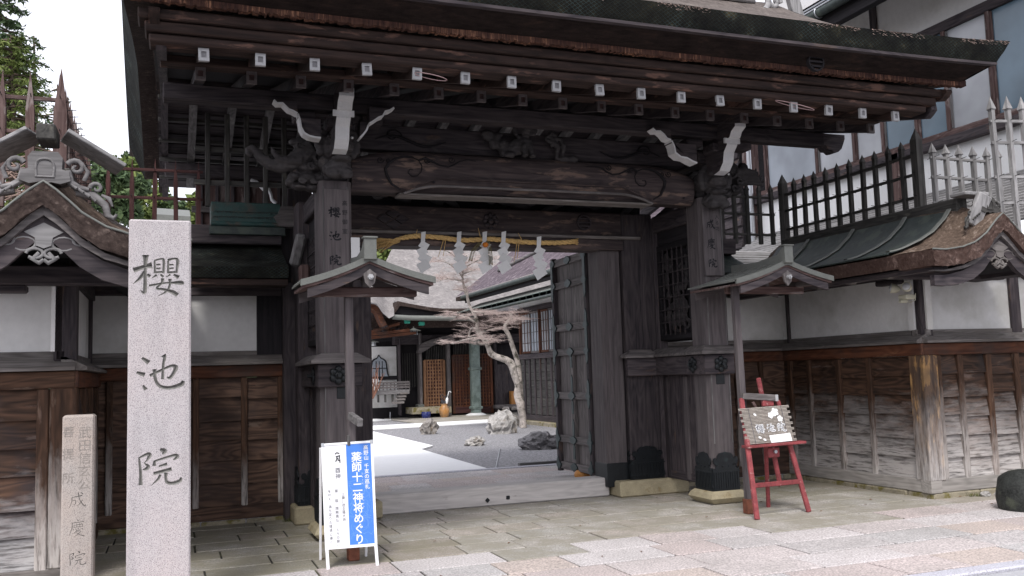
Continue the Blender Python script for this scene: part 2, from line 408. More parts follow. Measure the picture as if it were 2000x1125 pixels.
M = dict(
 plaster=plain('lime_plaster', (.69, .68, .67), .9, .05, 2.2, .12, spec=.1, blotch=((.54, .53, .505), 1.1, .52)),
 white=plain('white_chalk_paint', (.66, .66, .67), .7, .05, 9., .05),
 capwhite=plain('weathered_white_cap', (.40, .40, .41), .6, .12, 25., .1),
 capinset=plain('grey_cap_inset', (.22, .215, .225), .6, .15, 25., .1),
 capdull=plain('dull_copper_cap', (.135, .115, .115), .5, .2, 25., .1),
 capdullin=plain('dull_copper_inset', (.10, .058, .055), .5, .2, 25., .1),
 iron=plain('black_iron', (.007, .009, .011), .45, .3, 20., .1, metal=0., spec=.35, blotch=((.022, .032, .034), 8., .62)),
 fitting=plain('dark_bronze_fitting', (.022, .036, .038), .5, .3, 60., .5, metal=.3, spec=.5, bd=.004),
 copper=plain('verdigris_copper', (.018, .052, .048), .55, .25, 9., .2, spec=.4, blotch=((.06, .05, .04), 5., .5)),
 copperlt=plain('pale_verdigris', (.18, .225, .205), .6, .2, 5., .2, blotch=((.10, .13, .115), 3., .5)),
 copperdk=plain('dark_copper_sheet', (.030, .040, .037), .5, .3, 9., .15, blotch=((.06, .075, .06), 5., .52)),
 sheet=plain('grey_copper_sheet', (.145, .15, .138), .6, .1, 12., .1),
 stoneY=plain('yellowed_stone', (.33, .285, .19), .8, .14, 9., .4, blotch=((.20, .145, .065), 5., .56)),
 footing=plain('mossy_footing_stone', (.26, .23, .17), .85, .2, 9., .4, blotch=((.13, .11, .03), 6., .5)),
 granite=granite('pink_granite', (.43, .40, .405), scale=190., amt=.8, pink=(.46, .405, .40), bump=.5),
 granite2=granite('weathered_granite', (.38, .345, .32), scale=170., amt=.6, bump=.6, pink=(.42, .34, .29)),
 carved=plain('carved_groove', (.15, .145, .135), .9, .25, 30., .2),
 ink=plain('faded_ink', (.010, .010, .014), .7, .2, 30., 0),
 paper=plain('white_paper', (.62, .62, .62), .7, .02, 9., .03),
 straw=plain('straw_rope', (.56, .37, .15), .8, .25, 60., .5),
 leafdry=plain('dry_fern', (.13, .11, .05), .8, .2, 20., 0),
 orange=plain('orange_peel', (.55, .17, .02), .45, .08, 40., .2),
 red=plain('red_paint', (.235, .050, .054), .6, .25, 11., .3, blotch=((.42, .26, .24), 18., .60)),
 signwhite=plain('sign_white', (.80, .80, .82), .35, .01, 3., 0),
 blue=plain('sign_blue', (.060, .20, .62), .35, .04, 3., 0),
 bluelt=plain('sign_pale_crackle', (.16, .32, .72), .35, .02, 3., 0),
 textgrey=plain('printed_grey', (.10, .10, .12), .5, .05, 3., 0),
 textblack=plain('printed_black', (.03, .03, .035), .5, .05, 3., 0),
 alu=plain('aluminium', (.42, .43, .45), .35, .05, 20., 0, metal=.8, spec=.5),
 bamboo=plain('weathered_stick', (.30, .27, .24), .7, .2, 20., .3),
 whitepaint=plain('bright_white_paint', (.82, .82, .82), .5, .02, 5., 0),
 plastic=plain('ivory_plastic', (.55, .53, .42), .4, .04, 5., 0),
 lens=plain('lamp_glass', (.55, .56, .58), .15, .04, 5., 0, spec=.7),
 gravel=None, rockg=plain('grey_rock', (.30, .275, .255), .85, .3, 3., .8, blotch=((.17, .13, .09), 4., .55), bd=.03),
 rockw=plain('pale_rock', (.34, .325, .31), .85, .25, 3., .8, blotch=((.20, .17, .14), 4., .52), bd=.03),
 rockd=plain('dark_rock', (.13, .125, .13), .8, .4, 4., .9, blotch=((.35, .33, .33), 5., .58), bd=.03),
 rockb=plain('black_wet_stone', (.024, .026, .024), .7, .5, 7., .8, blotch=((.055, .06, .045), 5., .52), bd=.03),
 glass=None,
)
def glassy(name, col, rough=.12):
    m, nt, b = newmat(name); vec, rnd = coords(nt)
    n = noisen(nt, vec, 1.2, 3, .5)
    c = rampn(nt, n, [(.35, tuple(x*.8 for x in col)), (.65, tuple(min(1, x*1.2) for x in col))])
    nt.links.new(c, b.inputs['Base Color']); b.inputs['Roughness'].default_value = rough; b.inputs['Specular IOR Level'].default_value = .6
    bumpn(nt, n, b, .05, .02); return m
M['glass'] = glassy('curtained_glass', (.36, .37, .39)); M['glassblue'] = glassy('blue_glass', (.10, .155, .20))
M['glassfrost'] = glassy('frosted_glass', (.30, .33, .37), .35); M['glassdk'] = glassy('dark_glass', (.035, .04, .045))
m, nt, b = newmat('grey_gravel'); vec, _ = coords(nt, True)
n = noisen(nt, vec, 26., 5, .8); c = rampn(nt, n, [(.32, (.09, .088, .095)), (.5, (.23, .225, .235)), (.68, (.46, .45, .46))])
nt.links.new(c, b.inputs['Base Color']); b.inputs['Roughness'].default_value = .95; bumpn(nt, n, b, .8, .02); M['gravel'] = m
m, nt, b = newmat('wire_netting'); vec, _ = coords(nt)           # hexagonal copper netting laid over dark bark
sxyz = nt.nodes.new('ShaderNodeSeparateXYZ'); nt.links.new(vec, sxyz.inputs[0])
a1 = mth(nt, 'ABSOLUTE', mth(nt, 'SINE', mth(nt, 'ADD', mth(nt, 'MULTIPLY', sxyz.outputs[0], 62.), mth(nt, 'MULTIPLY', sxyz.outputs[2], 95.))))
a2 = mth(nt, 'ABSOLUTE', mth(nt, 'SINE', mth(nt, 'SUBTRACT', mth(nt, 'MULTIPLY', sxyz.outputs[0], 62.), mth(nt, 'MULTIPLY', sxyz.outputs[2], 95.))))
w_ = mth(nt, 'MINIMUM', a1, a2); wf = rampn(nt, w_, [(.12, (1, 1, 1)), (.34, (0, 0, 0))])
bc = rampn(nt, noisen(nt, vec, 5., 6, .7), [(.3, (.004, .004, .005)), (.6, (.016, .015, .011)), (.75, (.06, .048, .025))])
wc = rampn(nt, noisen(nt, vec, 2.5, 4, .7), [(.38, (.010, .012, .012)), (.52, (.020, .029, .030)), (.68, (.055, .09, .095))])
nt.links.new(mixc(nt, mth(nt, 'MULTIPLY', wf, .7), bc, wc), b.inputs['Base Color']); b.inputs['Roughness'].default_value = .9; b.inputs['Specular IOR Level'].default_value = .08; bumpn(nt, wf, b, .5, .006); M['net'] = m
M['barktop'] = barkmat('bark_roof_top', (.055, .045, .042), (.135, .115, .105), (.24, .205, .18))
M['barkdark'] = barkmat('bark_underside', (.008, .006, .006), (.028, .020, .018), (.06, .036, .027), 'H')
M['barkfr'] = barkmat('bark_fringe', (.018, .013, .016), (.12, .062, .046), (.62, .32, .19), 'Z')
M['barkbr'] = barkmat('rough_brown_bark', (.030, .021, .017), (.135, .097, .075), (.34, .275, .235), 'B')
M['barkedge'] = barkmat('bark_cut_edge', (.035, .018, .014), (.080, .052, .044), (.22, .155, .135), 'B')
M['barkgrey'] = barkmat('grey_bark_edge', (.020, .014, .013), (.055, .040, .035), (.15, .115, .10), 'B')
M['thatch'] = barkmat('pale_thatch', (.13, .12, .118), (.235, .218, .212), (.36, .33, .315), 'F')
M['barkpurple'] = barkmat('purple_bark_roof', (.035, .028, .034), (.125, .10, .115), (.32, .275, .29), 'F')
# ---------------------------------------------------------------- hand-brushed characters (112 x 112 cell, y down; x, y, width)
GL = {
'sakura': [[(10,43,7),(30,36,6),(41,33.5,9)],[(30,15,9),(30,24,6),(29.5,45,4.5),(29,82,5.5),(22,78,1)],[(28,45,4),(22,56,5),(10,67,1)],[(33,50,4),(38,54,5)],
 [(45,25,3),(46,48,3.5)],[(45,25,3),(56,22,3),(60.5,25,4),(60,48,3.5)],[(48,32.5,3),(55,32,3)],[(48,39.5,3),(55,39,3)],[(46,46.5,3.5),(58,45.5,3.5)],[(49,51,4),(41,56.5,1.5)],[(55,50,3),(60,54.5,4)],
 [(68,25,3),(68,48,3.5)],[(67,24,4),(79,21,3.5),(84,25,4.5),(82,47,3.5)],[(70,32.5,3),(77,32,3)],[(70,39,3),(77,38.5,3)],[(68,46.5,3.5),(80,45.5,3.5)],[(72,50,3),(64,55,1.5)],[(77,50,3),(86,55,6)],
 [(36,70.5,3.5),(60,66,3.2),(72,65,3.2),(90,65,6.5),(94,68,3)],[(59,57,5),(57,66,3.5),(49,75,3.5),(60,77,4),(76,82,6),(84,87.5,6)],[(71,58,5),(71,68,3.5),(66,80,3.5),(51,89,1)]],
'ike': [[(22,22,4),(34,31,7)],[(13,48,4),(27,53,6.5)],[(24,72,3),(29,80,6)],[(35.7,55,5),(53.6,46,4),(72.5,38,4.5),(80,41,7),(77,50,5),(70,60,5),(64.7,57.5,1.5)],
 [(58.5,17.4,8),(60.7,23,5),(58.5,36,4),(57.5,62,4.5)],[(43.5,43,6),(45,61,4.5),(52.5,74,5),(69,78,5.5),(89,73,6.5),(93.3,66,5)]],
'in': [[(17.4,33.4,3),(31,26.7,4.5),(37.5,27.4,6.5),(33.5,36.8,3.5),(28.6,42.4,2),(35,49,5.5),(32,53.5,5.5),(25,55.3,1.5)],[(19,34,3),(20,44.6,4),(21.8,63.6,4.5),(21.6,83.7,6)],
 [(56,18,4),(63.6,22.3,8),(61,28,3)],[(46.4,39,3.5),(45.8,49,6)],[(47,40,3.5),(71,33.4,4),(83.7,31.2,5.5),(87,34.6,6),(80,40,2.5)],[(53.6,50.6,3),(69,46.8,5)],[(44.6,63.6,5),(77,57,6)],
 [(57,66,4),(52.5,74.7,4),(40,86,1)],[(67,63,6),(66.5,72.5,4.5),(69,81.4,5),(80,84,5.5),(92.6,80,6),(93.3,73.6,3)]],
'jou': [[(25,36,4),(75,28,6.5)],[(26,37,5),(25,60,4),(14,86,1.5)],[(27,54,3),(43,51,4.5),(42,70,4),(35,74,1.5)],[(55,12,6),(60,40,4.5),(72,66,5),(88,84,6),(91,72,1.5)],[(76,50,4.5),(66,68,4),(50,82,1.5)],[(68,13,4),(78,21,6.5)]],
'kei': [[(52,7,4),(56,14,6)],[(26,22,3.5),(84,19,5)],[(27,22,4.5),(26,50,4),(12,88,1.5)],[(36,34,3),(77,31,4)],[(36,34,3.5),(36,48,3.5)],[(49,26,3),(49,44,3)],[(63,25,3),(63,43,3)],[(77,32,4),(76,44,3.5)],[(36,46,3),(76,43,3)],
 [(34,54,4),(31,60,4)],[(44,52,3.5),(48,60,3.5),(64,60,3.5),(66,55,1.5)],[(54,50,3),(58,54,4)],[(72,52,3),(79,58,5)],[(50,62,4),(40,72,3),(28,80,1.5)],[(44,68,3),(68,66,4),(54,82,3.5),(36,95,1.5)],[(46,72,3),(62,84,4.5),(86,94,6.5)]],
}
def smooth_path(st, k=4):
    """Catmull-Rom through the stroke points"""
    if len(st) == 2: st = [st[0], tuple((a+b)/2 for a, b in zip(*st)), st[1]]
    out = []
    P = [st[0]]+list(st)+[st[-1]]
    for i in range(1, len(P)-2):
        for j in range(k):
            t = j/k; a, b, c, d = P[i-1], P[i], P[i+1], P[i+2]
            out.append(tuple(.5*(2*b[q]+(c[q]-a[q])*t+(2*a[q]-5*b[q]+4*c[q]-d[q])*t*t+(3*b[q]-a[q]-3*c[q]+d[q])*t**3) for q in range(3)))
    out.append(st[-1]); return out
def strokes(mb, key, P, size, mode='flat', h=.002, fat=1., k=4):
    """P(u, v, n) gives the point on the carrying plane (u right, v down from the cell's top left, n out)"""
    s = size/112.
    for st in GL[key]:
        p = smooth_path(st, k); m = len(p); L = []; Rr = []; C = []
        for i in range(m):
            a = p[max(i-1, 0)]; b = p[min(i+1, m-1)]; dx, dy = b[0]-a[0], b[1]-a[1]; l = math.hypot(dx, dy) or 1.
            w = max(p[i][2], .8)*.5*fat; nx, ny = -dy/l*w, dx/l*w
            L.append(((p[i][0]+nx)*s, (p[i][1]+ny)*s)); Rr.append(((p[i][0]-nx)*s, (p[i][1]-ny)*s)); C.append((p[i][0]*s, p[i][1]*s, w*s))
        if mode == 'flat':
            vs = [P(x, y, h) for x, y in L]+[P(x, y, h) for x, y in Rr]
            mb.add(vs, [(i, i+1, m+i+1, m+i) for i in range(m-1)])
        else:
            vs = [P(x, y, .003) for x, y in L]+[P(x, y, .003) for x, y in Rr]+[P(x, y, -max(.004, w*1.0)) for x, y, w in C]
            fs = []
            for i in range(m-1):
                fs += [(i, i+1, m+i+1, m+i), (i+1, i, 2*m+i, 2*m+i+1), (m+i, m+i+1, 2*m+i+1, 2*m+i)]
            fs += [(0, m, 2*m), (m-1, 3*m-1, 2*m-1)]
            mb.add(vs, fs)
def text_pts(txt, size):
    cu = bpy.data.curves.new('t', 'FONT'); cu.body = txt; cu.size = size; cu.align_x = 'CENTER'; cu.resolution_u = 3
    o = bpy.data.objects.new('t', cu); COL.objects.link(o)
    dg = bpy.context.evaluated_depsgraph_get(); dg.update()
    me = bpy.data.meshes.new_from_object(o.evaluated_get(dg))
    vs = [v.co.copy() for v in me.vertices]; fs = [tuple(p.vertices) for p in me.polygons]
    bpy.data.objects.remove(o); bpy.data.curves.remove(cu); bpy.data.meshes.remove(me)
    return vs, fs
_tc = {}
def vtext(mb, txt, P, u, v, size, pitch=1.08, h=.002, bold=0.):
    """one vertical column of type, centred on u, going down from v"""
    for i, ch in enumerate(txt):
        if ch == ' ': v += size*pitch*.6; continue
        if ch not in _tc: _tc[ch] = text_pts(ch, 1.)
        vs, fs = _tc[ch]
        offs = [(0, 0)] if not bold else [(0, 0), (bold, 0), (0, bold), (bold, bold), (-bold, 0), (0, -bold)]
        for k, (ox, oy) in enumerate(offs):
            mb.add([P(u+p.x*size+ox*size, v+size*.88-p.y*size+oy*size, h+k*.00002) for p in vs], fs)
        v += size*pitch

# ---------------------------------------------------------------- the temple gate
gate = thing('temple_gate', (0, 1.15, 0), 'large dark timber temple gate with a thick bark roof, carved beams and one open leaf', 'gate')
GC = -.04
# -- stones, pillars, shoes
def metal_shoe(name, cx, cy, w, z0, z1, parent):
    mb = MB(); h = z1-z0; zb = z0+h*.52
    hf = [(.5, 0), (.5, .60), (.45, .56), (.38, .60), (.37, .67), (.43, .70), (.47, .77), (.44, .85), (.36, .86), (.32, .80), (.30, .90), (.22, .97), (.10, .985), (0, 1.0)]
    out = [(-.5, 0)]+hf+[(-a, b) for a, b in hf[-2:0:-1]]
    hw = w/2
    for q in range(4):
        r = Matrix.Rotation(q*math.pi/2, 3, 'Z')
        m2 = MB().prism([(a*w, z0+b*h) for a, b in out], 'y', -hw-.012, -hw+.004)
        for k in range(11):
            x = -hw+.02+(w-.04)*k/10
            m2.box(x-.007, x+.007, -hw-.02, -hw-.01, z0+.02, zb-.02)
        m2.box(-hw-.014, hw+.014, -hw-.017, -hw, zb-.02, zb-.004)
        for bx in (-.38, -.12, .12, .38, -.31, .31):
            m2.lathe([(.009, 0), (.006, .006)], (0, 0, 0), 8) if False else m2.box(bx*w-.008, bx*w+.008, -hw-.02, -hw-.01, zb+.03+abs(bx)*.2*h, zb+.046+abs(bx)*.2*h)
        mb.add([V(cx, cy, 0)+r@p for p in m2.v], m2.f)
    mb.lathe([(hw*.93*1.414, 0), (hw*1.07*1.414, .05), (hw*1.03*1.414, .12)], (cx, cy, z0-.005), 4, ang=math.pi/4, smooth=False)
    return mb.build(name, M['iron'], parent)
def chamfered(w, c):
    h = w/2; return [(-h, -h+c), (-h+c, -h), (h-c, -h), (h, -h+c), (h, h-c), (h-c, h), (-h+c, h), (-h, h-c)]
for cx in (-2.25, 2.31):
    cy = -.03
    s = MB()
    for (w0, w1, a, b) in ((.38, .52, 0, .07), (.52, .40, .07, .15)):
        s.lathe([(w0*.707, a), ((w0*.45+w1*.55)*.707+.012, (a*.4+b*.6)), (w1*.707, b)], (cx, cy, 0), 4, ang=math.pi/4, smooth=False)
    s.build('base_stone', M['stoneY'], gate)
    p = MB().prism([(cx+a, cy+b) for a, b in chamfered(.345, .045)], 'z', .14, 3.66).build('front_pillar', wood('pillar', 'Z'), gate)
    e = MB()
    for sx in (-1, 1): e.box(cx+sx*.124-.006, cx+sx*.124+.006, cy-.179, cy-.17, .7, 3.6)
    e.build('bead_moulding', wood('grey', 'Z'), p)
    metal_shoe('metal_shoe', cx, cy, .36, .15, .60, p)
for x0, x1, sx0, sx1 in ((-2.49, -2.02, -2.56, -1.57), (1.69, 2.15, 1.47, 2.47)):
    piece('base_stone', sx0, sx1, .87, 1.55, 0, .20, M['stoneY'], gate, .02)
    p = piece('main_pillar', x0, x1, .98, 1.44, .2, 3.66, wood('dark', 'Z'), gate, .02)
    metal_shoe('metal_shoe', (x0+x1)/2, 1.21, (x1-x0)+.01, .2, .62, p)
for x0, x1 in ((-2.0, -1.63), (1.38, 1.68)):
    p = piece('door_post', x0, x1, 1.05, 1.40, .12, 3.30, wood('pillar' if x0 > 0 else 'dark', 'Z'), gate, .015)
    piece('metal_shoe', x0-.004, x1+.004, 1.04, 1.41, .12, .42, M['iron'], p, .006)
th = piece('threshold', -1.63, 1.44, 1.12, 1.42, 0, .235, wood('threshold', 'X'), gate, .015)
for (px, py) in ((952, 977), (992, 971.5)):
    q = atY(px, py, 1.12); piece('iron_stud', q.x-.022, q.x+.022, 1.105, 1.13, q.z-.022, q.z+.022, M['iron'], th, .004, rot=(0, R(45) if px < 970 else 0, 0))
# -- collar beams and their little sloping caps
def cap_strip(x0, x1, y0, y1, z, parent, ov=.07, t=.075):
    mb = MB(); a = .05
    vs = [(x0-ov, y0-ov, z), (x1+ov, y0-ov, z), (x1+ov, y1+ov, z), (x0-ov, y1+ov, z),
          (x0-ov, y0-ov, z+.032), (x1+ov, y0-ov, z+.032), (x1+ov, y1+ov, z+.032), (x0-ov, y1+ov, z+.032),
          (x0+a, y0+a, z+t+.03), (x1-a, y0+a, z+t+.03), (x1-a, y1-a, z+t+.03), (x0+a, y1-a, z+t+.03)]
    mb.add(vs, [(0, 3, 2, 1), (0, 1, 5, 4), (1, 2, 6, 5), (2, 3, 7, 6), (3, 0, 4, 7), (4, 5, 9, 8), (5, 6, 10, 9), (6, 7, 11, 10), (7, 4, 8, 11), (8, 9, 10, 11)])
    return mb.build('collar_cap', wood('cap', 'X'), parent)
for (x0, x1) in ((-2.46, -2.0), (2.07, 2.49)):
    xs = (x0, x0+.32) if x0 < 0 else (x0, x0+.32)
    c = MB().box(x0, x1, -.26, .16, 1.52, 1.76, .01).build('collar_beam', wood('dark', 'X'), gate)
    piece('collar_beam', xs[0], xs[1], .163, .95, 1.523, 1.757, wood('dark', 'Y'), gate, .01)
    cap_strip(x0, x1, -.26, .16, 1.762, gate)
    cap_strip(xs[0], xs[1], .20, 1.0, 1.759, gate, ov=.06)
    if x0 > 0:
        piece('collar_beam', 1.66, 2.08, .90, .975, 1.52, 1.76, wood('dark', 'X'), gate, .01)
        cap_strip(1.66, 2.06, .90, .96, 1.755, gate, ov=.055)
    # six-lobed metal bosses
    def boss(cx, cy, cz, nx):
        mb = MB()
        for k in range(6):
            a = k*math.pi/3+.5; ox, oz = .062*math.cos(a), .062*math.sin(a)
            o = (0, ox, oz) if nx else (ox, 0, oz)
            mb.add(*ballmesh(cx+o[0], cy+o[1], cz+o[2], .016 if nx else .038, .038 if nx else .016, .038), True)
        mb.add(*ballmesh(cx, cy, cz, .022 if nx else .045, .045 if nx else .022, .045), True)
        mb.tube([V(cx, cy, cz), V(cx-(.06 if nx else 0), cy-(0 if nx else .06), cz)], .02, 8)
        return mb.build('metal_boss', M['iron'], c)
    def ballmesh(x, y, z, rx, ry, rz, n=8, m=5):
        vs = [(x, y, z-rz)]+[(x+rx*math.cos(2*math.pi*k/n)*math.cos(t), y+ry*math.sin(2*math.pi*k/n)*math.cos(t), z+rz*math.sin(t)) for t in [(-math.pi/2+math.pi*j/m) for j in range(1, m)] for k in range(n)]+[(x, y, z+rz)]
        fs = [(0, 1+(k+1) % n, 1+k) for k in range(n)]
        for j in range(m-2): fs += [(1+j*n+k, 1+j*n+(k+1) % n, 1+(j+1)*n+(k+1) % n, 1+(j+1)*n+k) for k in range(n)]
        last = len(vs)-1; fs += [(last, last-n+k, last-n+(k+1) % n) for k in range(n)]
        return vs, fs
    boss((x0+x1)/2-.02 if x0 < 0 else x0+.22, -.27, 1.64, False)
    boss(x0-.01, .0, 1.64, True)
    piece('beam_wedge', (x0+x1)/2-.03, (x0+x1)/2+.09, -.21, -.15, 1.40, 1.52, M['iron'], c, .004)
# -- side panels between the front and main pillars
for sx, xo in ((-1, -2.33), (1, 2.24)):
    piece('side_panel', xo-.02, xo+.02, .15, .98, .22, 1.52, wood('dark', 'Z'), gate, .004)
    piece('panel_stile', xo-.045, xo+.045, .38, .47, .22, 1.50, wood('pillar', 'Z'), gate, .006)
    piece('panel_stile', xo-.045, xo+.045, .86, .96, .22, 1.50, wood('dark', 'Z'), gate, .006)
    piece('panel_rail', xo-.04, xo+.04, .16, .97, .20, .30, wood('dark', 'Y'), gate, .006)
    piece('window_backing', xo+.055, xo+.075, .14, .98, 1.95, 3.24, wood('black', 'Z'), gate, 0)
    piece('corner_filler', xo-.10, xo+.06, .965, 1.12, .2, 3.6, wood('dark', 'Z'), gate, .004)
    piece('window_backing', xo-.04, xo+.05, .08, .17, 1.86, 3.24, wood('dark', 'Z'), gate, .004)
    fr = MB().box(xo-.05, xo+.05, .16, .97, 1.97, 2.05, .008).box(xo-.05, xo+.05, .16, .97, 3.14, 3.22, .008).box(xo-.05, xo+.05, .16, .22, 2.05, 3.14).box(xo-.05, xo+.05, .91, .97, 2.05, 3.14)
    w = fr.build('lattice_window', wood('black', 'Y'), gate)
    balls = []                                         # carved flowers behind the lattice
    rr = random.Random(3)
    for k in range(34):
        y, z = rr.uniform(.26, .88), rr.uniform(2.12, 3.08)
        for a in range(5):
            t = a*1.2566+rr.random(); balls.append((xo, y+.05*math.cos(t), z+.05*math.sin(t), .022, .035, .028))
    blob('carved_flowers', balls, wood('carve', 'Y'), w, .02, 2)
    lat = MB()
    for y in (.34, .46, .58, .70, .82): lat.box(xo-.055, xo-.04, y-.007, y+.007, 2.03, 3.16)
    for z in (2.2, 2.36, 2.52, 2.68, 2.84, 3.0): lat.box(xo-.058, xo-.044, .18, .94, z-.007, z+.007)
    lat.build('window_lattice', wood('dark', 'Y'), w)
    piece('upper_panel', xo-.03, xo+.03, .15, .98, 3.225, 3.64, wood('black', 'Y'), gate, .004)
    piece('side_beam', xo-.09, xo+.09, .14, 1.0, 3.40, 3.62, wood('dark', 'Y'), gate, .012)

# -- crest beam over the opening, lower rail
cb = piece('crest_beam', -2.02, 2.14, 1.0, 1.38, 3.31, 3.66, wood('beam', 'X'), gate, .012)
piece('lintel', -2.02, 1.70, .955, 1.30, 3.165, 3.305, wood('beam', 'X'), gate, .012)
piece('lintel_moulding', -2.02, 1.95, .935, .99, 3.306, 3.345, wood('sill', 'X'), gate, .008)
q = atY(768, 428, .99)
mb = MB(); s = .085
for a, b in ((0, s), (0, -s), (s, 0), (-s, 0)):
    mb.prism([(q.x+a*1.25+dx, q.z+b*.78+dz) for dx, dz in ((-.09, 0), (0, -.056), (.09, 0), (0, .056))], 'y', .975, 1.01)
mb.build('diamond_crest', wood('dark', 'X'), cb)
q = atY(958, 432, .99); mb = MB()
for k in range(8):
    a = k*math.pi/4; mb.add(*ballmesh(q.x+.075*math.cos(a), .985, q.z+.075*math.sin(a), .032, .022, .032), True)
mb.add(*ballmesh(q.x, .98, q.z, .04, .03, .04), True); mb.build('flower_crest', wood('dark', 'X'), cb)
def ring_crest(q, y, r, parent, mat):
    mb = MB(); n = 28
    po = [(q.x+r*math.cos(2*math.pi*k/n), q.z+r*math.sin(2*math.pi*k/n)) for k in range(n)]
    pi_ = [(q.x+r*.82*math.cos(2*math.pi*k/n), q.z+r*.82*math.sin(2*math.pi*k/n)) for k in range(n)]
    vs = [(a, y-.02, b) for a, b in po]+[(a, y-.02, b) for a, b in pi_]+[(a, y+.02, b) for a, b in po]+[(a, y+.02, b) for a, b in pi_]
    fs = [f for k in range(n) for f in ((k, (k+1) % n, n+(k+1) % n, n+k), (2*n+k, k, (k+1) % n, 2*n+(k+1) % n)[::-1], (n+k, n+(k+1) % n, 3*n+(k+1) % n, 3*n+k))]
    mb.add(vs, fs)
    for dz in (-.48, 0, .48):
        w = r*.80*math.sqrt(1-dz*dz*.8); mb.box(q.x-w, q.x+w, y-.02, y+.02, q.z+dz*r-.1*r, q.z+dz*r+.1*r)
    return mb.build('ring_crest', mat, parent)
ring_crest(atY(1140, 435, .99), .985, .10, cb, wood('dark', 'X'))
# -- clouds carved in the gap above it
balls = []
rr = random.Random(5)
for cx in (-1.5, -1.15, -.75, -.05, .1, .5, .9, 1.3, 1.6):
    balls += [(cx+.09*math.cos(a)*(1-a/9), 1.12, 3.80+.07*math.sin(a)*(1-a/9), .035, .04, .03) for a in [k*.6 for k in range(11)]]
    balls += [(cx+.25+rr.uniform(-.1, .1), 1.16, 3.76+rr.uniform(-.04, .05), .16, .04, .05, (0, rr.uniform(-.6, .6), 0))]
blob('carved_clouds', balls, wood('carve', 'X'), gate, .018, 2)
piece('upper_wall_board', -2.1, 2.1, 1.2, 1.26, 3.66, 4.25, wood('black', 'X'), gate, .004)

# -- the great rainbow beam across the front pillars
def arch(xs, f): return [(x, f(x)) for x in xs]
xs = [-2.07+4.16*k/40 for k in range(41)]
def ztop(x): e = max(0, abs(x-GC-.04)-1.45)/.65; return 4.03-.12*e*e
def zbot(x): e = max(0, abs(x-GC)-1.30); return 3.575+.02*math.cos(x*.75)
kb = MB()
n_ = len(xs)
prof = [(0, -.10), (.12, -.155), (.35, -.185), (.62, -.195), (.88, -.175), (1, -.13)]
rows = [[V(x, y, zbot(x)+(ztop(x)-zbot(x))*t) for x in xs] for t, y in prof]
rows += [[V(x, .09, ztop(x)) for x in xs], [V(x, .10, zbot(x)) for x in xs], rows[0]]
kb.grid(rows); kb.add([rows[i][0] for i in range(8)], [tuple(range(8))]); kb.add([rows[i][-1] for i in range(8)], [tuple(range(8))[::-1]])
great = kb.build('rainbow_beam', wood('beam', 'X'), gate)
# raised lower lip between the two sleeves, its highlight painted in as paler wood
lip = []
for k in range(61):
    x = -1.52+3.02*k/60; e = min((x+1.52), (1.50-x)); f = max(0, 1-e/.45)
    lip.append(V(x, -.205, 3.655-.10*f*f*(1 if f < 1 else 1)))
MB().tube(lip, .016, 6).build('beam_lip', wood('cap', 'X'), great)
lip2 = [V(p.x, -.208, p.z+.085*max(0, min(1, (min(p.x+1.52, 1.50-p.x))/.4))) for p in lip]
MB().tube(lip2, .010, 6).build('beam_lip', wood('beam', 'X'), great)
piece('beam_sole', -1.56, 1.52, -.17, .05, 3.548, 3.572, wood('sill', 'X'), great, .006)
def swirl(m):     # carved scroll; m = +1 left end, -1 mirrored at the right end
    mb = MB()
    def pt(px, py):
        q = atY(px, py, -.20)
        if m < 0: q = V(2*GC+.05-q.x, -.20, q.z+.012)
        return V(q.x, -.198, q.z)
    z5 = lambda a, b: pt(450+a/3.125, 150+b/3.125)
    main = [z5(*p) for p in ((1040, 688), (985, 655), (955, 600), (945, 560), (975, 520), (1010, 497), (1060, 488), (1110, 490), (1150, 510), (1170, 545), (1165, 580), (1140, 605), (1105, 605), (1085, 585), (1095, 565), (1115, 568))]
    mb.tube(main, [.006+.012*math.sin(math.pi*min(1, k/8+.1)) for k in range(len(main))], 6)
    br = [z5(*p) for p in ((1150, 510), (1190, 495), (1230, 515), (1280, 540), (1330, 550), (1370, 535), (1400, 515), (1450, 505), (1500, 515))]
    mb.tube(br, [.012, .014, .012, .010, .010, .010, .008, .006, .003], 6)
    for c, r0 in (((1350, 505), 22), ((915, 505), 24), ((965, 510), 18), ((1200, 510), 20)):
        sp = [z5(c[0]+r0*(1-k/14)*math.cos(k*.7), c[1]+r0*(1-k/14)*math.sin(k*.7)) for k in range(13)]
        mb.tube(sp, .006, 5)
    mb.build('carved_scroll', wood('black', 'X'), great)
swirl(1); swirl(-1)
for px, py in ((847, 356), (1051, 357), (1335, 387)):
    q = atY(px, py, -.19); MB().lathe([(.016, 0), (.010, .006)], (0, 0, 0), 10)
    MB().tube([q, q+V(0, -.012, 0)], .014, 8).build('knot', wood('black', 'X'), great)
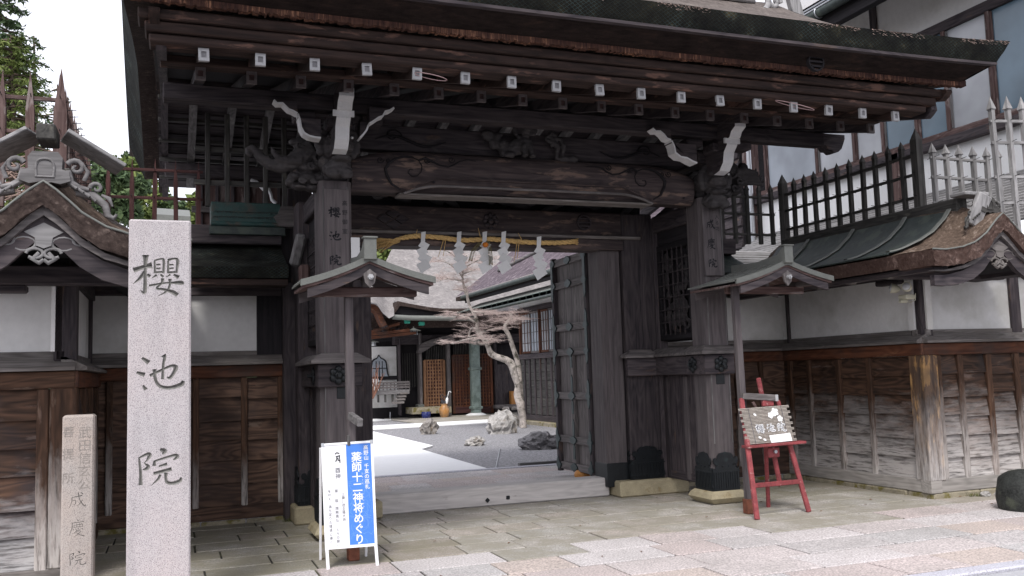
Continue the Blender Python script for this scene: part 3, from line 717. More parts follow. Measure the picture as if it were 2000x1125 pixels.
# second beam and the carved beasts on it
u2 = piece('upper_beam', -2.0, 2.05, -.05, .12, 4.06, 4.34, wood('dark', 'X'), gate, .01)
mb = MB()
for sgn in (1, -1):
    b_ = [V(GC+sgn*(-1.75+.8*k/12), -.062, 4.17+.05*math.sin(k*.55)) for k in range(13)]
    mb.tube(b_, [.004+.014*math.sin(math.pi*k/12) for k in range(13)], 6)
    mb.tube([V(GC+sgn*(-1.55+.10*(1-k/14)*math.cos(k*.6)), -.062, 4.22+.08*(1-k/14)*math.sin(k*.6)) for k in range(13)], .009, 5)
mb.build('carved_scroll', wood('black', 'X'), u2)
def lion(cx, cz, s=1., f=1):
    g = lambda x, y, z, a, b, c, *r: (cx+f*x*s, -.16+y*s, cz+z*s, a*s, b*s, c*s)+r
    B = [g(0, 0, .13, .10, .07, .12), g(-.10, 0, .10, .10, .06, .10), g(-.20, .01, .06, .08, .06, .08),      # body
         g(.02, -.05, .30, .085, .08, .085), g(.07, -.10, .27, .05, .05, .04), g(.06, -.11, .23, .04, .04, .02),  # head, muzzle, jaw
         g(-.03, -.02, .38, .03, .03, .035), g(.06, -.01, .385, .025, .025, .03),
         g(.05, -.06, .05, .03, .035, .09), g(-.04, -.07, .05, .03, .035, .09), g(.06, -.09, -.01, .04, .045, .022), g(-.04, -.10, -.01, .04, .045, .022),
         g(-.20, -.04, .0, .07, .05, .035)]
    for k in range(9):
        a = 1.1+k*.5; B.append(g(-.02+.10*math.cos(a), 0, .30+.10*math.sin(a), .028, .04, .028))
    t = MB().tube([V(cx+f*(-.26*s), -.13, cz+.05*s), V(cx+f*(-.34*s), -.14, cz+.12*s), V(cx+f*(-.33*s), -.15, cz+.22*s), V(cx+f*(-.26*s), -.15, cz+.24*s)], [.03*s, .035*s, .04*s, .02*s], 8)
    return B+[t]
balls = lion(.03-.12, 4.05, 1.0, 1)+lion(-.36, 4.03, .5, -1)
for k in range(7):
    a = k*.9; balls.append((.26+.06*math.cos(a), -.14, 4.28+.06*math.sin(a), .045, .03, .022, (0, a, 0)))
balls += [MB().tube([V(.24, -.13, 4.30), V(.32, -.15, 4.18), V(.30, -.14, 4.05)], [.03, .035, .02], 7), MB().tube([V(.36, -.13, 4.3), V(.40, -.15, 4.2), V(.38, -.14, 4.08)], [.02, .03, .02], 7),
          (.40, -.12, 4.05, .10, .05, .04), (.52, -.12, 4.06, .07, .05, .05), (-.52, -.12, 4.28, .08, .04, .07), (-.46, -.12, 4.18, .05, .04, .07), (0, -.06, 4.03, .6, .05, .03)]
blob('carved_lions', balls, wood('carve', 'X'), gate, .0115, 2, disp=.006, dscale=22)

# -- carved heads on the pillar tops
def head(cx, y0, cz, s, fx):
    """snarling lion head looking out over the pillar"""
    g = lambda x, y, z, a, b, c, *r: (cx+fx*x*s, y0+y*s, cz+z*s, a*s, b*s, c*s)+r
    B = [g(0, .05, 0, .17, .15, .15), g(.02, -.07, -.03, .12, .10, .07), g(.02, -.15, -.02, .05, .04, .03), g(.02, -.08, -.14, .10, .09, .035),
         g(-.07, -.10, .06, .05, .04, .028), g(.10, -.10, .06, .05, .04, .028), g(-.16, .02, .08, .05, .03, .06), g(.17, .02, .08, .04, .03, .06),
         g(0, .04, -.22, .15, .13, .09), g(-.06, -.04, -.27, .07, .06, .06), g(.07, -.04, -.27, .07, .06, .06)]
    for k in range(16):
        a = -.6+k*.28; B.append(g(.18*math.cos(a), .02, .02+.17*math.sin(a), .045, .05, .045))
    return B
for cx, fx in ((-2.24, 1), (2.30, -1)):
    hd = blob('carved_lion_head', head(cx, -.34, 4.0 if cx < 0 else 3.84, 1.08, fx)+[(cx, -.12, 3.86, .19, .14, .13), (cx, -.06, 3.74, .15, .12, .10)], wood('carve', 'X'), gate, .011, 2, disp=.010, dscale=16)
    hz = 4.0 if cx < 0 else 3.84
    for ex in (-.06, .08): MB().add(*ballmesh(cx+fx*ex*1.05+(.03 if cx < 0 else 0), -.525, hz+.045, .014, .012, .014), True).build('white_eye', M['whitepaint'], hd)
# elephant-like noses reaching outwards from each pillar
for sgn, cx in ((-1, -2.42), (1, 2.48)):
    Y0 = .0 if sgn < 0 else .0
    L = []
    pp = lambda P, y: [atY(a, b, y) for a, b in P]
    if sgn < 0:
        L.append(MB().tube(pp([(610, 292), (588, 306), (568, 318), (548, 325), (528, 321), (511, 309), (500, 296), (491, 289), (484, 292), (484, 301), (491, 305)], -.05), [.13, .105, .085, .075, .066, .056, .047, .038, .032, .028, .018], 10))
        L.append(MB().tube(pp([(590, 314), (565, 314), (545, 310), (535, 299), (529, 284)], -.12), [.05, .045, .038, .026, .007], 8))
        bal = [((590, 282), .10, .10, .09), ((612, 278), .13, .12, .11), ((630, 300), .12, .14, .13), ((622, 322), .09, .13, .08), ((640, 285), .10, .12, .12), ((575, 278), .06, .07, .04),
               ((600, 330), .11, .12, .055), ((575, 346), .075, .10, .05), ((566, 356), .05, .08, .045), ((600, 349), .12, .11, .06), ((628, 350), .10, .11, .07), ((585, 366), .09, .09, .035), ((612, 368), .10, .09, .045)]
        curls = [((600, 296), 11), ((622, 306), 12), ((608, 322), 9), ((590, 350), 8), ((612, 352), 7), ((585, 284), 8), ((640, 330), 9)]
    else:
        bal = [((1425, 335), .12, .13, .12), ((1440, 350), .10, .12, .09), ((1432, 372), .12, .11, .07), ((1450, 330), .07, .08, .08), ((1415, 380), .10, .10, .06)]
        for k in range(5):
            L.append(MB().tube(pp([(1438, 352-7*k+10), (1458, 345-6*k+12), (1474, 347-5*k+10), (1488-3*k, 356-6*k+6), (1492-4*k, 348-6*k+4)], -.06-.02*k), [.04, .036, .030, .022, .010], 8))
        curls = [((1428, 340), 10), ((1436, 366), 9), ((1418, 374), 8), ((1445, 352), 8), ((1412, 350), 9)]
    B = list(L)
    for (q, a, b_, c_) in bal:
        p = atY(q[0], q[1], -.02); B.append((p.x, p.y, p.z, a, b_, c_))
    for (q, r_) in curls:
        B.append(MB().tube([atY(q[0]+r_*(1-k/15)*math.cos(k*.55), q[1]+r_*(1-k/15)*math.sin(k*.55), -.145) for k in range(13)], [.020-.0008*k for k in range(13)], 6))
    blob('carved_elephant_nose' if sgn < 0 else 'carved_beast_mane', B, wood('carve', 'X'), gate, .0105, 1, disp=.007, dscale=26)
piece('rear_board_wall', -3.55, -2.4, 2.95, 3.0, 3.5, 4.30, wood('redbr', 'Z'), gate, .004)
for k in range(6): piece('rear_batten', -3.5+.2*k, -3.46+.2*k, 2.90, 2.95, 3.5, 4.30, wood('dark', 'Z'), gate, .004)
piece('rear_board_rail', -3.6, -2.4, 2.87, 2.94, 3.84, 3.92, wood('cap', 'X'), gate, .004)

# -- bracket arms with white-painted undersides
def bracket(name_pts, y, w, t=.018):
    pts = [atY(px, py, y) for px, py in name_pts]
    MB().ribbon(pts, w, t).build('white_bracket_edge', M['white'], gate)
    return pts
def bracket_body(pts, top, y, w, mat):
    o = [(p.x, p.z+.006) for p in pts]; o += [(pts[-1].x, top), (pts[0].x, top)]
    MB().prism(o, 'y', y+.004, y+w-.004).build('bracket_arm', mat, gate)
LB = [(535, 195), (541, 201), (552, 201), (558, 207), (564, 213), (572, 216), (581, 221)]
LB2 = [(582, 222), (586, 234), (588, 248), (594, 259), (604, 265), (617, 268), (627, 269)]
p1 = bracket(LB, -.76, .13); bracket_body(p1, 4.31, -.76, .13, wood('dark', 'X'))
p2 = bracket(LB2, -.66, .16); bracket_body(p2, 4.18, -.66, .16, wood('dark', 'X'))
RB = [(770, 210), (762, 215), (753, 217), (748, 226), (740, 229), (730, 236), (722, 241)]
RB2 = [(721, 241), (716, 254), (710, 262), (704, 268)]
p1 = bracket(RB[::-1], -.76, .13); bracket_body(p1, 4.31, -.76, .13, wood('dark', 'X'))
p2 = bracket(RB2[::-1], -.66, .16); bracket_body(p2, 4.18, -.66, .16, wood('dark', 'X'))
RL = [(1275, 250), (1281, 256), (1290, 256), (1297, 262), (1303, 270), (1311, 273)]
RL2 = [(1312, 274), (1317, 284), (1320, 298), (1330, 306), (1342, 308), (1352, 314), (1362, 318)]
p1 = bracket(RL, -.76, .13); bracket_body(p1, 4.31, -.76, .13, wood('dark', 'X'))
p2 = bracket(RL2, -.66, .16); bracket_body(p2, 4.18, -.66, .16, wood('dark', 'X'))
RR = [(1447, 264), (1440, 267), (1434, 273), (1427, 279)]
p1 = bracket(RR[::-1], -.76, .13); bracket_body(p1, 4.31, -.76, .13, wood('dark', 'X'))
for cx, zc in ((-2.26, 0), (2.24, 0)):      # arms reaching forward: broad white noses
    yz = [(-.98, 4.42), (-.98, 4.34), (-.90, 4.30), (-.86, 4.24), (-.80, 4.235)]
    y2 = [(-.80, 4.225), (-.80, 4.17), (-.73, 4.10), (-.70, 3.98), (-.62, 3.90), (-.50, 3.875)]
    for sect, w, top, yb in ((yz, .14, 4.44, -.3), (y2, .135, 4.232, -.2)):
        MB().prism([(a, b) for a, b in sect]+[(yb, sect[-1][1]), (yb, top), (sect[0][0], top)], 'x', cx-w/2, cx+w/2).build('bracket_arm', wood('dark', 'Y'), gate)
        a = []
        for (ya, za) in sect: a.append([V(cx-w/2-.003, ya-.006, za-.006), V(cx+w/2+.003, ya-.006, za-.006)])
        mbw = MB().grid(a, False)
        mbw.add([V(cx-w/2-.003, ya+.012, za+.01) for ya, za in sect], []) if False else None
        mbw.build('white_bracket_nose', M['white'], gate)
    mb = MB().box(cx-.105, cx+.105, -.815, -.79, 4.18, 4.24).build('white_bracket_nose', M['white'], gate)
    piece('bearing_block', cx-.13, cx+.13, -.62, -.38, 4.13, 4.24, wood('dark', 'X'), gate, .015)
    piece('bearing_block', cx-.15, cx+.15, -.33, .05, 4.06, 4.20, wood('dark', 'X'), gate, .015)
    for ox in (-.34, .34): piece('bearing_block', cx+ox-.11, cx+ox+.11, -.56, -.36, 4.19, 4.285, wood('dark', 'X'), gate, .015)
for y in (1.6, 2.45):                       # the same brackets seen through the dark behind
    for px0, py0 in ((490, 350), (1255, 310)):
        pts = [atY(px0+a, py0+b, y) for a, b in ((0, 0), (12, 4), (20, 12), (26, 18))]
        MB().ribbon(pts, .12, .02).build('white_bracket_edge', M['white'], gate)
pts = [atY(px, py, 1.6) for px, py in ((525, 366), (530, 378), (532, 388), (540, 396))]
MB().ribbon(pts, .12, .02).build('white_bracket_edge', M['white'], gate)
# -- purlins
def purlin(y0, y1, z0, z1, x0, x1, kind='dark'):
    return MB().box(x0, x1, y0, y1, z0, z1, .012).build('purlin', wood(kind, 'X'), gate)
pu = purlin(-.62, -.44, 4.29, 4.45, -3.93, 3.72)
o = [(0, .0), (.03, -.05), (.06, -.04), (.10, -.10), (.15, -.10), (.19, -.13), (.25, -.12), (.30, -.08), (.33, -.02), (.36, .05), (.36, .10), (0, .10)]
MB().prism([(3.68+a, 4.345+b) for a, b in o], 'y', -.61, -.45).build('purlin_nose', wood('dark', 'X'), pu)
purlin(2.74, 2.92, 4.29, 4.45, -3.93, 3.9); purlin(1.05, 1.25, 4.95, 5.13, -3.93, 3.9)
piece('rear_beam', -2.3, 2.3, 2.3, 2.5, 3.6, 3.95, wood('dark', 'X'), gate, .012)
for cx in (-2.3, 2.25):
    piece('rear_pillar', cx-.17, cx+.17, 2.25, 2.59, .12, 4.25, wood('dark', 'Z'), gate, .03)
    piece('cross_beam', cx-.1, cx+.1, -.1, 2.5, 4.08, 4.28, wood('dark', 'Y'), gate, .012)
# -- rafters with capped ends
mj = wood('eave', 'Y'); jm = MB()
_hien = MB().prism([(-.0, 0), (.95, .30), (.95, .40), (0, .09)], 'x', -.04, .04).mesh('flying_rafter', mj, V(0, 0, 0))[0]
_ji = MB().prism([(0, 0), (2.42, .62), (2.42, .72), (0, .10)], 'x', -.045, .045).mesh('base_rafter', wood('dark', 'Y'), V(0, 0, 0))[0]
_jb = MB().prism([(0, 0), (2.42, -.62), (2.42, -.52), (0, .10)], 'x', -.045, .045).mesh('rear_rafter', wood('grey', 'Y'), V(0, 0, 0))[0]
def cap_frame(mat, s=1.):
    m = MB(); a, b = .041*s, .052*s
    m.box(-a, -a*.5, -.012, .02, -b, b).box(a*.5, a, -.012, .02, -b, b).box(-a*.5, a*.5, -.012, .02, b*.5, b).box(-a*.5, a*.5, -.012, .02, -b, -b*.5)
    return m.mesh('rafter_cap', mat, V(0, 0, 0))[0]
def cap_in(mat, s=1.):
    return MB().box(-.022*s, .022*s, -.002, .02, -.027*s, .027*s).mesh('cap_inset', mat, V(0, 0, 0))[0]
cf1, ci1 = cap_frame(M['capwhite']), cap_in(M['capinset']); cf2, ci2 = cap_frame(M['capdull'], 1.1), cap_in(M['capdullin'], 1.1)
for i in range(-1, 19):
    x = -3.61+.4394*i
    if x > 3.95: break
    if -1 < i < 17:
        r_ = shared('flying_rafter', _hien, (x, -2.1, 4.175), gate)
        c_ = shared('rafter_cap', cf1, (x, -2.11, 4.222), r_, rot=(random.uniform(-.05, .05), random.uniform(-.05, .05), random.uniform(-.06, .06))); shared('cap_inset', ci1, (x, -2.105, 4.222), r_)
    if -1 < i < 18:
        r_ = shared('base_rafter', _ji, (x, -1.25, 4.295), gate)
        shared('rafter_cap', cf2, (x, -1.262, 4.345), r_); shared('cap_inset', ci2, (x, -1.257, 4.345), r_)
        shared('rear_rafter', _jb, (x, 1.15, 4.915), gate)
piece('eave_strip', -3.95, 3.95, -1.33, -1.16, 4.40, 4.475, wood('eave', 'X'), gate, .01)
# -- stepped eave boards
for (y0, y1, z0, z1, x0, x1) in ((-2.17, -1.95, 4.275, 4.345, -4.02, 3.80), (-2.215, -1.98, 4.349, 4.43, -4.05, 3.90), (-2.26, -2.0, 4.434, 4.515, -4.10, 4.06)):
    piece('eave_board', x0, x1, y0, y1, z0, z1, wood('eave', 'X'), gate, .012)
# soffit boards: front slope, and the rear slope seen through the truss
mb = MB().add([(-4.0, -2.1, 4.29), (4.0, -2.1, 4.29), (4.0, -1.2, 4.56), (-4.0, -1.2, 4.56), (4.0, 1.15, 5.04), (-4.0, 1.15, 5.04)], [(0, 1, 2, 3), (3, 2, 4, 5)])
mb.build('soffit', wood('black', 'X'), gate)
for k in range(11):
    t0, t1 = k/11, (k+1)/11
    y0, y1 = 1.15+2.75*t0, 1.15+2.75*t1; z0, z1 = 5.05-.70*t0, 5.05-.70*t1
    MB().add([(-4.0, y0, z0), (4.0, y0, z0), (4.0, y1-.012, z1+.012), (-4.0, y1-.012, z1+.012), (-4.0, y0, z0+.03), (4.0, y0, z0+.03), (4.0, y1-.012, z1+.042), (-4.0, y1-.012, z1+.042)],
      [(0, 1, 2, 3), (7, 6, 5, 4), (0, 4, 5, 1), (3, 2, 6, 7), (0, 3, 7, 4), (1, 5, 6, 2)]).build('soffit_board', wood('dark', 'X'), gate)
    if k % 2: piece('soffit_batten', -4.0, 4.0, y0-.03, y0+.03, z0-.10, z0-.055, wood('greydk', 'X'), gate, .006)

# -- the bark roof
def ro_top(y):
    t = y+2.75 if y <= 1.15 else 5.05-y
    return 4.85+.34*t+.045*t*t
def ro_bot(y):
    t = (y+2.3)/3.45 if y <= 1.15 else (4.6-y)/3.45
    return 4.53+.62*math.sin(max(0, t)*1.2)/math.sin(1.2)
NX = 40
def xrow(y, z, hx, lift=0., jit=0.):
    return [V(GC+.03+hx*(-1+2*k/NX), y, z+lift*abs(-1+2*k/NX)**4+(random.uniform(-jit, jit) if jit else 0)) for k in range(NX+1)]
ys = [-2.75+.26*k for k in range(31)]
ys = [y for y in ys if y <= 5.05]
rows = [xrow(y, ro_top(y), 4.42, .07 if y < -1 else .05, .006) for y in ys]
MB().grid(rows).build('bark_covering', M['barktop'], gate)
MB().grid([xrow(-2.75, 4.85, 4.42, .07), xrow(-2.735, 4.755, 4.34, .05), xrow(-2.70, 4.66, 4.25, .03)]).build('eave_netting', M['net'], gate)
mb = MB().grid([xrow(-2.72, 4.655, 4.25, .03), xrow(-2.715, 4.63, 4.25, .03), xrow(-2.66, 4.63, 4.22, .03)], False); mb.build('eave_flashing', wood('dark', 'X'), gate)
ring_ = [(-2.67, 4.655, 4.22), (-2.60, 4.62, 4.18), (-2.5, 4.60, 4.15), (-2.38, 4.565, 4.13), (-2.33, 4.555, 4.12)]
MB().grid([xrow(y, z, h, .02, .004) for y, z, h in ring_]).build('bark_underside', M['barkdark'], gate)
# ragged fringe of bark ends
mb = MB(); x = -4.15; rr = random.Random(11)
while x < 4.16:
    w = rr.uniform(.012, .03); z = 4.51+rr.uniform(-.006, .012)+.02*abs(x/4.1)**4
    mb.box(x, x+w, -2.36, -2.30+rr.uniform(-.01, .012), z, z+.06); x += w*.96
mb.build('bark_fringe', M['barkfr'], gate, kind='stuff')
# ragged bark poking through the netting along the lip
mb = MB()
for k in range(1500):
    x = rr.uniform(-4.3, 4.4)
    if noise.noise(V(x*1.6, 3.3, 0)) < -.02 : continue
    z = 4.85+.07*abs(x/4.4)**4-rr.random()**2*.05; y = -2.752
    a = rr.uniform(-1.2, 1.2); L = rr.uniform(.01, .035)
    mb.add([(x, y, z), (x+.006, y-.004, z), (x+L*math.cos(a), y-.016, z-.004+L*math.sin(a)*.6)], [(0, 1, 2)])
mb.build('loose_bark', plain('loose_bark', (.30, .22, .19), .9, .3, 30., 0), gate, kind='stuff')
# gable ends
for sgn in (-1, 1):
    a, b, c = [], [], []
    for y in ys:
        if y < -2.3 or y > 4.6: continue
        l = .05*(abs(y-1.15)/3.5)**4
        a.append(V(GC+.03+sgn*4.42, y, ro_top(y)+.05)); b.append(V(GC+.03+sgn*4.20, y, ro_bot(y)+l)); c.append(V(GC+.03+sgn*3.80, y, ro_bot(y)+.05+l))
    f0 = V(GC+.03+sgn*4.42, -2.75, 4.92); f1 = V(GC+.03+sgn*4.25, -2.70, 4.68)
    MB().grid([[f0]+a, [f1]+b], True).build('gable_netting', M['net'], gate)
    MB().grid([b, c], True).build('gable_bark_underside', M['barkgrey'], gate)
    for lay, (xo, z0, z1, yy) in enumerate(((3.98, -.02, -.17, -2.22), (3.93, -.175, -.36, -2.05))):
        o1, o2 = [], []
        for k in range(25):
            y = yy+(2.3-2*yy)*k/24; z = ro_bot(max(-2.29, min(4.59, y)))
            o1.append((y, z+z0)); o2.append((y, z+z1+.02))
        # rounded, scalloped ends
        e = [(yy-.05, o2[0][1]+.03), (yy-.10, o2[0][1]+.07), (yy-.09, o1[0][1]-.03)]
        MB().prism(o1+[(2.3-p[0], p[1]) for p in e[::-1]]+o2[::-1]+e, 'x', sgn*xo-.04, sgn*xo+.04).build('bargeboard', wood('eave' if lay == 0 else 'dark', 'Y'), gate)
q = atY(1595, 120, -2.52)
ring_crest(q, -2.50, .095, gate, wood('black', 'X'))
# ridge
piece('ridge_box', -4.0, 4.0, .95, 1.35, 6.78, 7.3, wood('grey', 'X'), gate, .02)
q = atY(1515, 8, 1.0)
MB().tube([V(4.22+.12*math.cos(k*.5)*(1-k/20), .85, 6.78+.14*math.sin(k*.5)*(1-k/20)) for k in range(16)], .035, 8).tube([V(4.12, .85, 6.9), V(4.12, .85, 6.72), V(4.02, .8, 6.62)], .045, 8).build('ridge_end_scroll', wood('silver', 'X'), gate)
MB().box(4.42, 4.60, .75, .85, 6.5, 7.2, .01, rot=Euler((0, R(-14), 0)).to_matrix()).build('ridge_end_board', wood('silver', 'Z'), gate)
# -- open door leaf
LX = 1.45
leaf = thing('door_leaf', (LX, 1.5, .2), None, None); leaf.parent = gate; leaf.location = V(LX, 1.5, .2)-WL[gate]
Y0, Y1 = 1.46, 2.62
piece('leaf_board', LX-.02, LX+.03, Y0, Y1, .22, 3.24, wood('grey', 'Z') if False else wood('cap', 'Z'), leaf, .004)
railz = [3.17, 2.84, 2.23, 1.88, 1.27, .66, .29]
for z in railz: piece('leaf_rail', LX-.075, LX-.02, Y0+.08, Y1-.06, z-.05, z+.05, wood('cap', 'Y'), leaf, .006)
for y in (Y0+.035, Y1-.025): piece('leaf_stile', LX-.085, LX-.018, y-.04, y+.04, .2, 3.25, wood('dark', 'Z'), leaf, .006)
piece('leaf_stile', LX-.070, LX-.018, 2.0, 2.09, .3, 1.88, wood('cap', 'Z'), leaf, .006)
def plate(y, z, hy, hz, n=12, lob=.16):
    o = [(y+hy*math.cos(t)*(1+lob*math.cos(4*t)), z+hz*math.sin(t)*(1+lob*math.cos(4*t))) for t in [2*math.pi*k/n for k in range(n)]]
    return o
fm = None
for z in railz:
    for y, h in ((Y0+.05, .07), (2.045, .10), (Y1-.05, .07)):
        MB().prism(plate(y, z, h, .055, 16, .1), 'x', LX-.094, LX-.074).build('metal_fitting', M['fitting'], leaf)
for y in (Y0+.03, Y1-.03):
    for z0, z1 in ((.22, .42), (.5, .82), (1.1, 1.5), (1.7, 2.45), (2.6, 3.2)):
        MB().prism([(y-.035, z0+.06), (y, z0), (y+.035, z0+.06), (y+.035, z1-.06), (y, z1), (y-.035, z1-.06)], 'x', LX-.096, LX-.084).build('metal_fitting', M['fitting'], leaf)
for z0, z1 in ((.4, .62), (.72, .95), (1.02, 1.22), (1.32, 1.56), (1.66, 1.86)):
    MB().prism([(2.045-.03, z0), (2.045+.03, z0), (2.045+.03, z1-.05), (2.045, z1), (2.045-.03, z1-.05)], 'x', LX-.080, LX-.070).build('metal_fitting', M['fitting'], leaf)
MB().add(*ballmesh(LX+.0, 1.95, .2, .13, .10, .08, 14, 8), True).build('roller_foot', plain('orange_roller', (.42, .19, .05), .5), leaf)
# vertical lattice bars under the left eave, beside the pillar
for x in (-3.45, -3.23, -3.01, -2.79, -2.57):
    piece('lattice_bar', x-.028, x+.028, 1.47, 1.53, 3.66, 4.78, wood('greydk', 'Z'), gate, .006)
for z in (3.95, 4.35): piece('lattice_rail', -3.6, -2.4, 1.50, 1.54, z-.03, z+.03, wood('greydk', 'X'), gate, .006)
piece('rear_side_wall', -2.9, -2.5, 1.5, 1.56, .12, 3.6, wood('black', 'Z'), gate, .004)
# ---------------------------------------------------------------- ground, paving, kerb, road
def sheet(name, pts, z, mat, kind='structure', sub=1):
    return MB().add([(x, y, z) for x, y in pts], [tuple(range(len(pts)))]).build(name, mat, None, kind=kind)
sheet('ground', [(-220, -60), (260, -60), (260, 320), (-220, 320)], -.10, plain('earth', (.16, .14, .11), .95, .2, .8, .4, world=True))
mort = plain('mortar', (.035, .033, .03), .95, .2, 14., .3, world=True, blotch=((.10, .10, .06), 2., .5))
sheet('pavement_bed', [(-9, -4.12), (9, -4.12), (9, 1.5), (-9, 1.5)], -.012, mort)
road = plain('asphalt', (.075, .075, .08), .9, .25, 22., .5, world=True)
sheet('road', [(-60, -30), (60, -30), (60, -4.3), (-60, -4.3)], -.03, road)
pave = MB().box(-9, 9, -4.06, 1.45, -.07, -.035).build('pavement', mort, None, kind='structure')
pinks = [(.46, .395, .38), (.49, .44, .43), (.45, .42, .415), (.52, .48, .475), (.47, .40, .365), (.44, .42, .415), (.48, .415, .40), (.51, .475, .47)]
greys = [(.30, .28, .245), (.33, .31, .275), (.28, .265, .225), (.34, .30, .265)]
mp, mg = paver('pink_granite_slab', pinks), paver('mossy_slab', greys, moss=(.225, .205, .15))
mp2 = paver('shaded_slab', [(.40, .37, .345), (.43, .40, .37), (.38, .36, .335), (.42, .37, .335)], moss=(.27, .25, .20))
rr = random.Random(21)
y = -4.02; row = 0
while y < 1.40:
    h = .49 if y < -1.9 else .45
    x = -6.6+rr.uniform(0, .6)
    while x < 6.9:
        w = rr.uniform(.55, .98) if y < -1.5 else rr.uniform(.45, .80)
        xm, ym = x+w/2, y+h/2
        hide = (ym > -.9 and (abs(xm) > 5.1)) or (ym > 1.5)
        if not hide:
            left = xm < -1.6 and ym > -1.6
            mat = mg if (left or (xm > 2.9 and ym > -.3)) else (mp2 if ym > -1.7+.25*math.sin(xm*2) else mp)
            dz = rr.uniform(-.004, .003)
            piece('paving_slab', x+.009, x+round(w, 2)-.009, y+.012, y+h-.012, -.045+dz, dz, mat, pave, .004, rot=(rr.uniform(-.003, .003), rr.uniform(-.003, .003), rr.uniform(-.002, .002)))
        x += round(w, 2)
    y += h; row += 1
kb_ = MB().box(-9, 9, -4.27, -4.05, -.12, -.07).build('kerb', mort, None, kind='structure')
kmat = granite('kerb_granite', (.50, .50, .55), scale=90., pink=(.46, .45, .50))
for k in range(12): piece('kerb_stone', -6+1.2*k+.005, -4.8+1.2*k-.005, -4.20, -4.035, -.10, .004, kmat, kb_, .012)
for k in range(12): piece('gutter_cover', -6.3+1.2*k+.005, -5.1+1.2*k-.005, -4.55, -4.25, -.06, -.012, plain('gutter_concrete', (.40, .40, .42), .8, .1, 20., .3) if k == 0 else bpy.data.materials['gutter_concrete'], kb_, .006)

# ---------------------------------------------------------------- wing walls
def wallrun(T, p0, d, n, L, studs, kinds, zo=0., plaster_posts=(), courses=6, u0=0., plank='plank', top=2.62, skipfoot=False, studw=.07, seed=1, pl_end=None):
    """one straight run of wall: p0 start, d direction, n outward normal"""
    ax = 'X' if abs(d[0]) > .5 else 'Y'; rr = random.Random(seed)
    def bx(name, ua, ub, oa, ob, za, zb, mat, parent=T, bev=.006, **k):
        A = (p0[0]+d[0]*ua+n[0]*oa, p0[1]+d[1]*ua+n[1]*oa); B = (p0[0]+d[0]*ub+n[0]*ob, p0[1]+d[1]*ub+n[1]*ob)
        return piece(name, min(A[0], B[0]), max(A[0], B[0]), min(A[1], B[1]), max(A[1], B[1]), za+zo, zb+zo, mat, parent, bev, **k)
    if not skipfoot:
        u = 0
        while u < L-.02:
            w = min(rr.uniform(.4, .9), L-u)
            if L-u-w < .12: w = L-u
            bx('footing_stone', u+.003, u+w-.003, -.25, rr.uniform(-.005, .02), -.06-zo, .058, M['footing'], bev=.015); u += w
    bx('sill_rail', 0, L, -.10, .005, .06, .215, wood(kinds[0], ax), bev=.01)
    bx('backing_board', 0, L, -.12, -.075, .2, 1.66, wood('black', ax), bev=0)
    edges = [0]+sorted(studs)+[L]
    for a, b in zip(edges[:-1], edges[1:]):
        if b-a < .08: continue
        z = .215; hh = (1.665-.215)/courses; zs = [z]
        for c in range(courses-1): zs.append(.215+(c+1)*hh+rr.uniform(-.025, .025))
        zs.append(1.66)
        for c in range(courses):
            u1, u2 = a+.012, b-.012
            A = (p0[0]+d[0]*u1, p0[1]+d[1]*u1); ln = u2-u1
            h = zs[c+1]-zs[c]
            key = ('pl', round(ln, 3), round(h, 2), plank, ax, n)
            # lapped board: thicker at its lower edge
            o = [(-.08, 0), (-.020, 0), (-.054, round(h, 2)+.005), (-.08, round(h, 2)+.005)]
            if key not in _bc:
                if ax == 'X': pts = [(n[1]*q[0], q[1]) for q in o]; m_ = MB().prism(pts, 'x', -ln/2, ln/2)
                else:
                    m_ = MB().prism([(n[0]*q[0], q[1]) for q in o], 'y', -ln/2, ln/2)
                _bc[key] = m_.mesh('wall_plank', wood(plank, ax), V(0, 0, 0))[0]
            um = (u1+u2)/2
            shared('wall_plank', _bc[key], (p0[0]+d[0]*um, p0[1]+d[1]*um, zs[c]+zo+.002), T)
    for s in studs: bx('wall_stud', s-studw/2, s+studw/2, -.06, .0+rr.uniform(-.004, .004), .20, 1.665, wood(kinds[1], 'Z'), bev=.01)
    bx('top_rail', 0, L, -.10, .010, 1.665, 1.81, wood(kinds[2], ax), bev=.01)
    # sloping cap
    o = [(-.12, 1.812), (.075, 1.812), (.075, 1.842), (.05, 1.855), (-.085, 1.925), (-.12, 1.925)]
    nn = n[1] if ax == 'X' else n[0]
    ofs = p0[1] if ax == 'X' else p0[0]
    s0 = p0[0] if ax == 'X' else p0[1]; sd = d[0] if ax == 'X' else d[1]
    MB().prism([(ofs+nn*a, b+zo) for a, b in o], ax.lower(), s0+sd*0, s0+sd*L).build('wall_cap', wood('sill', ax), T)
    bx('plaster_skirt', 0, L, -.16, -.092, 1.90, 1.975, wood('sill', ax), bev=.004)
    bx('plaster_panel', 0, L, -.20, -.115, 1.97, top+.05, M['plaster'], bev=.002)
    for pu, pw in plaster_posts: bx('wall_post', pu-pw/2, pu+pw/2, -.19, -.075, 1.90, top+.02, wood('dark', 'Z'), bev=.008)
    bx('head_beam', 0, L, -.24, -.06, top, top+.13, wood('dark', ax), bev=.01)
    return bx
def halfroof(s, pts):       # interpolate the curved roof section
    for (a, za), (b, zb) in zip(pts[:-1], pts[1:]):
        if s <= b: t = (s-a)/(b-a); t2 = t*t*(3-2*t)*.35+t*.65; return za+(zb-za)*t2
    return pts[-1][1]
SEC = [(0, 3.17), (.10, 3.10), (.25, 2.95), (.42, 2.845), (.62, 2.785), (.85, 2.755), (1.02, 2.76)]
def swell(s, dy):      # the bark rises a little behind the gable edge
    t = min(1, max(0, dy)/.75); return .21*(t*t*(3-2*t))*max(0, 1-(abs(s)/1.02)**1.6)
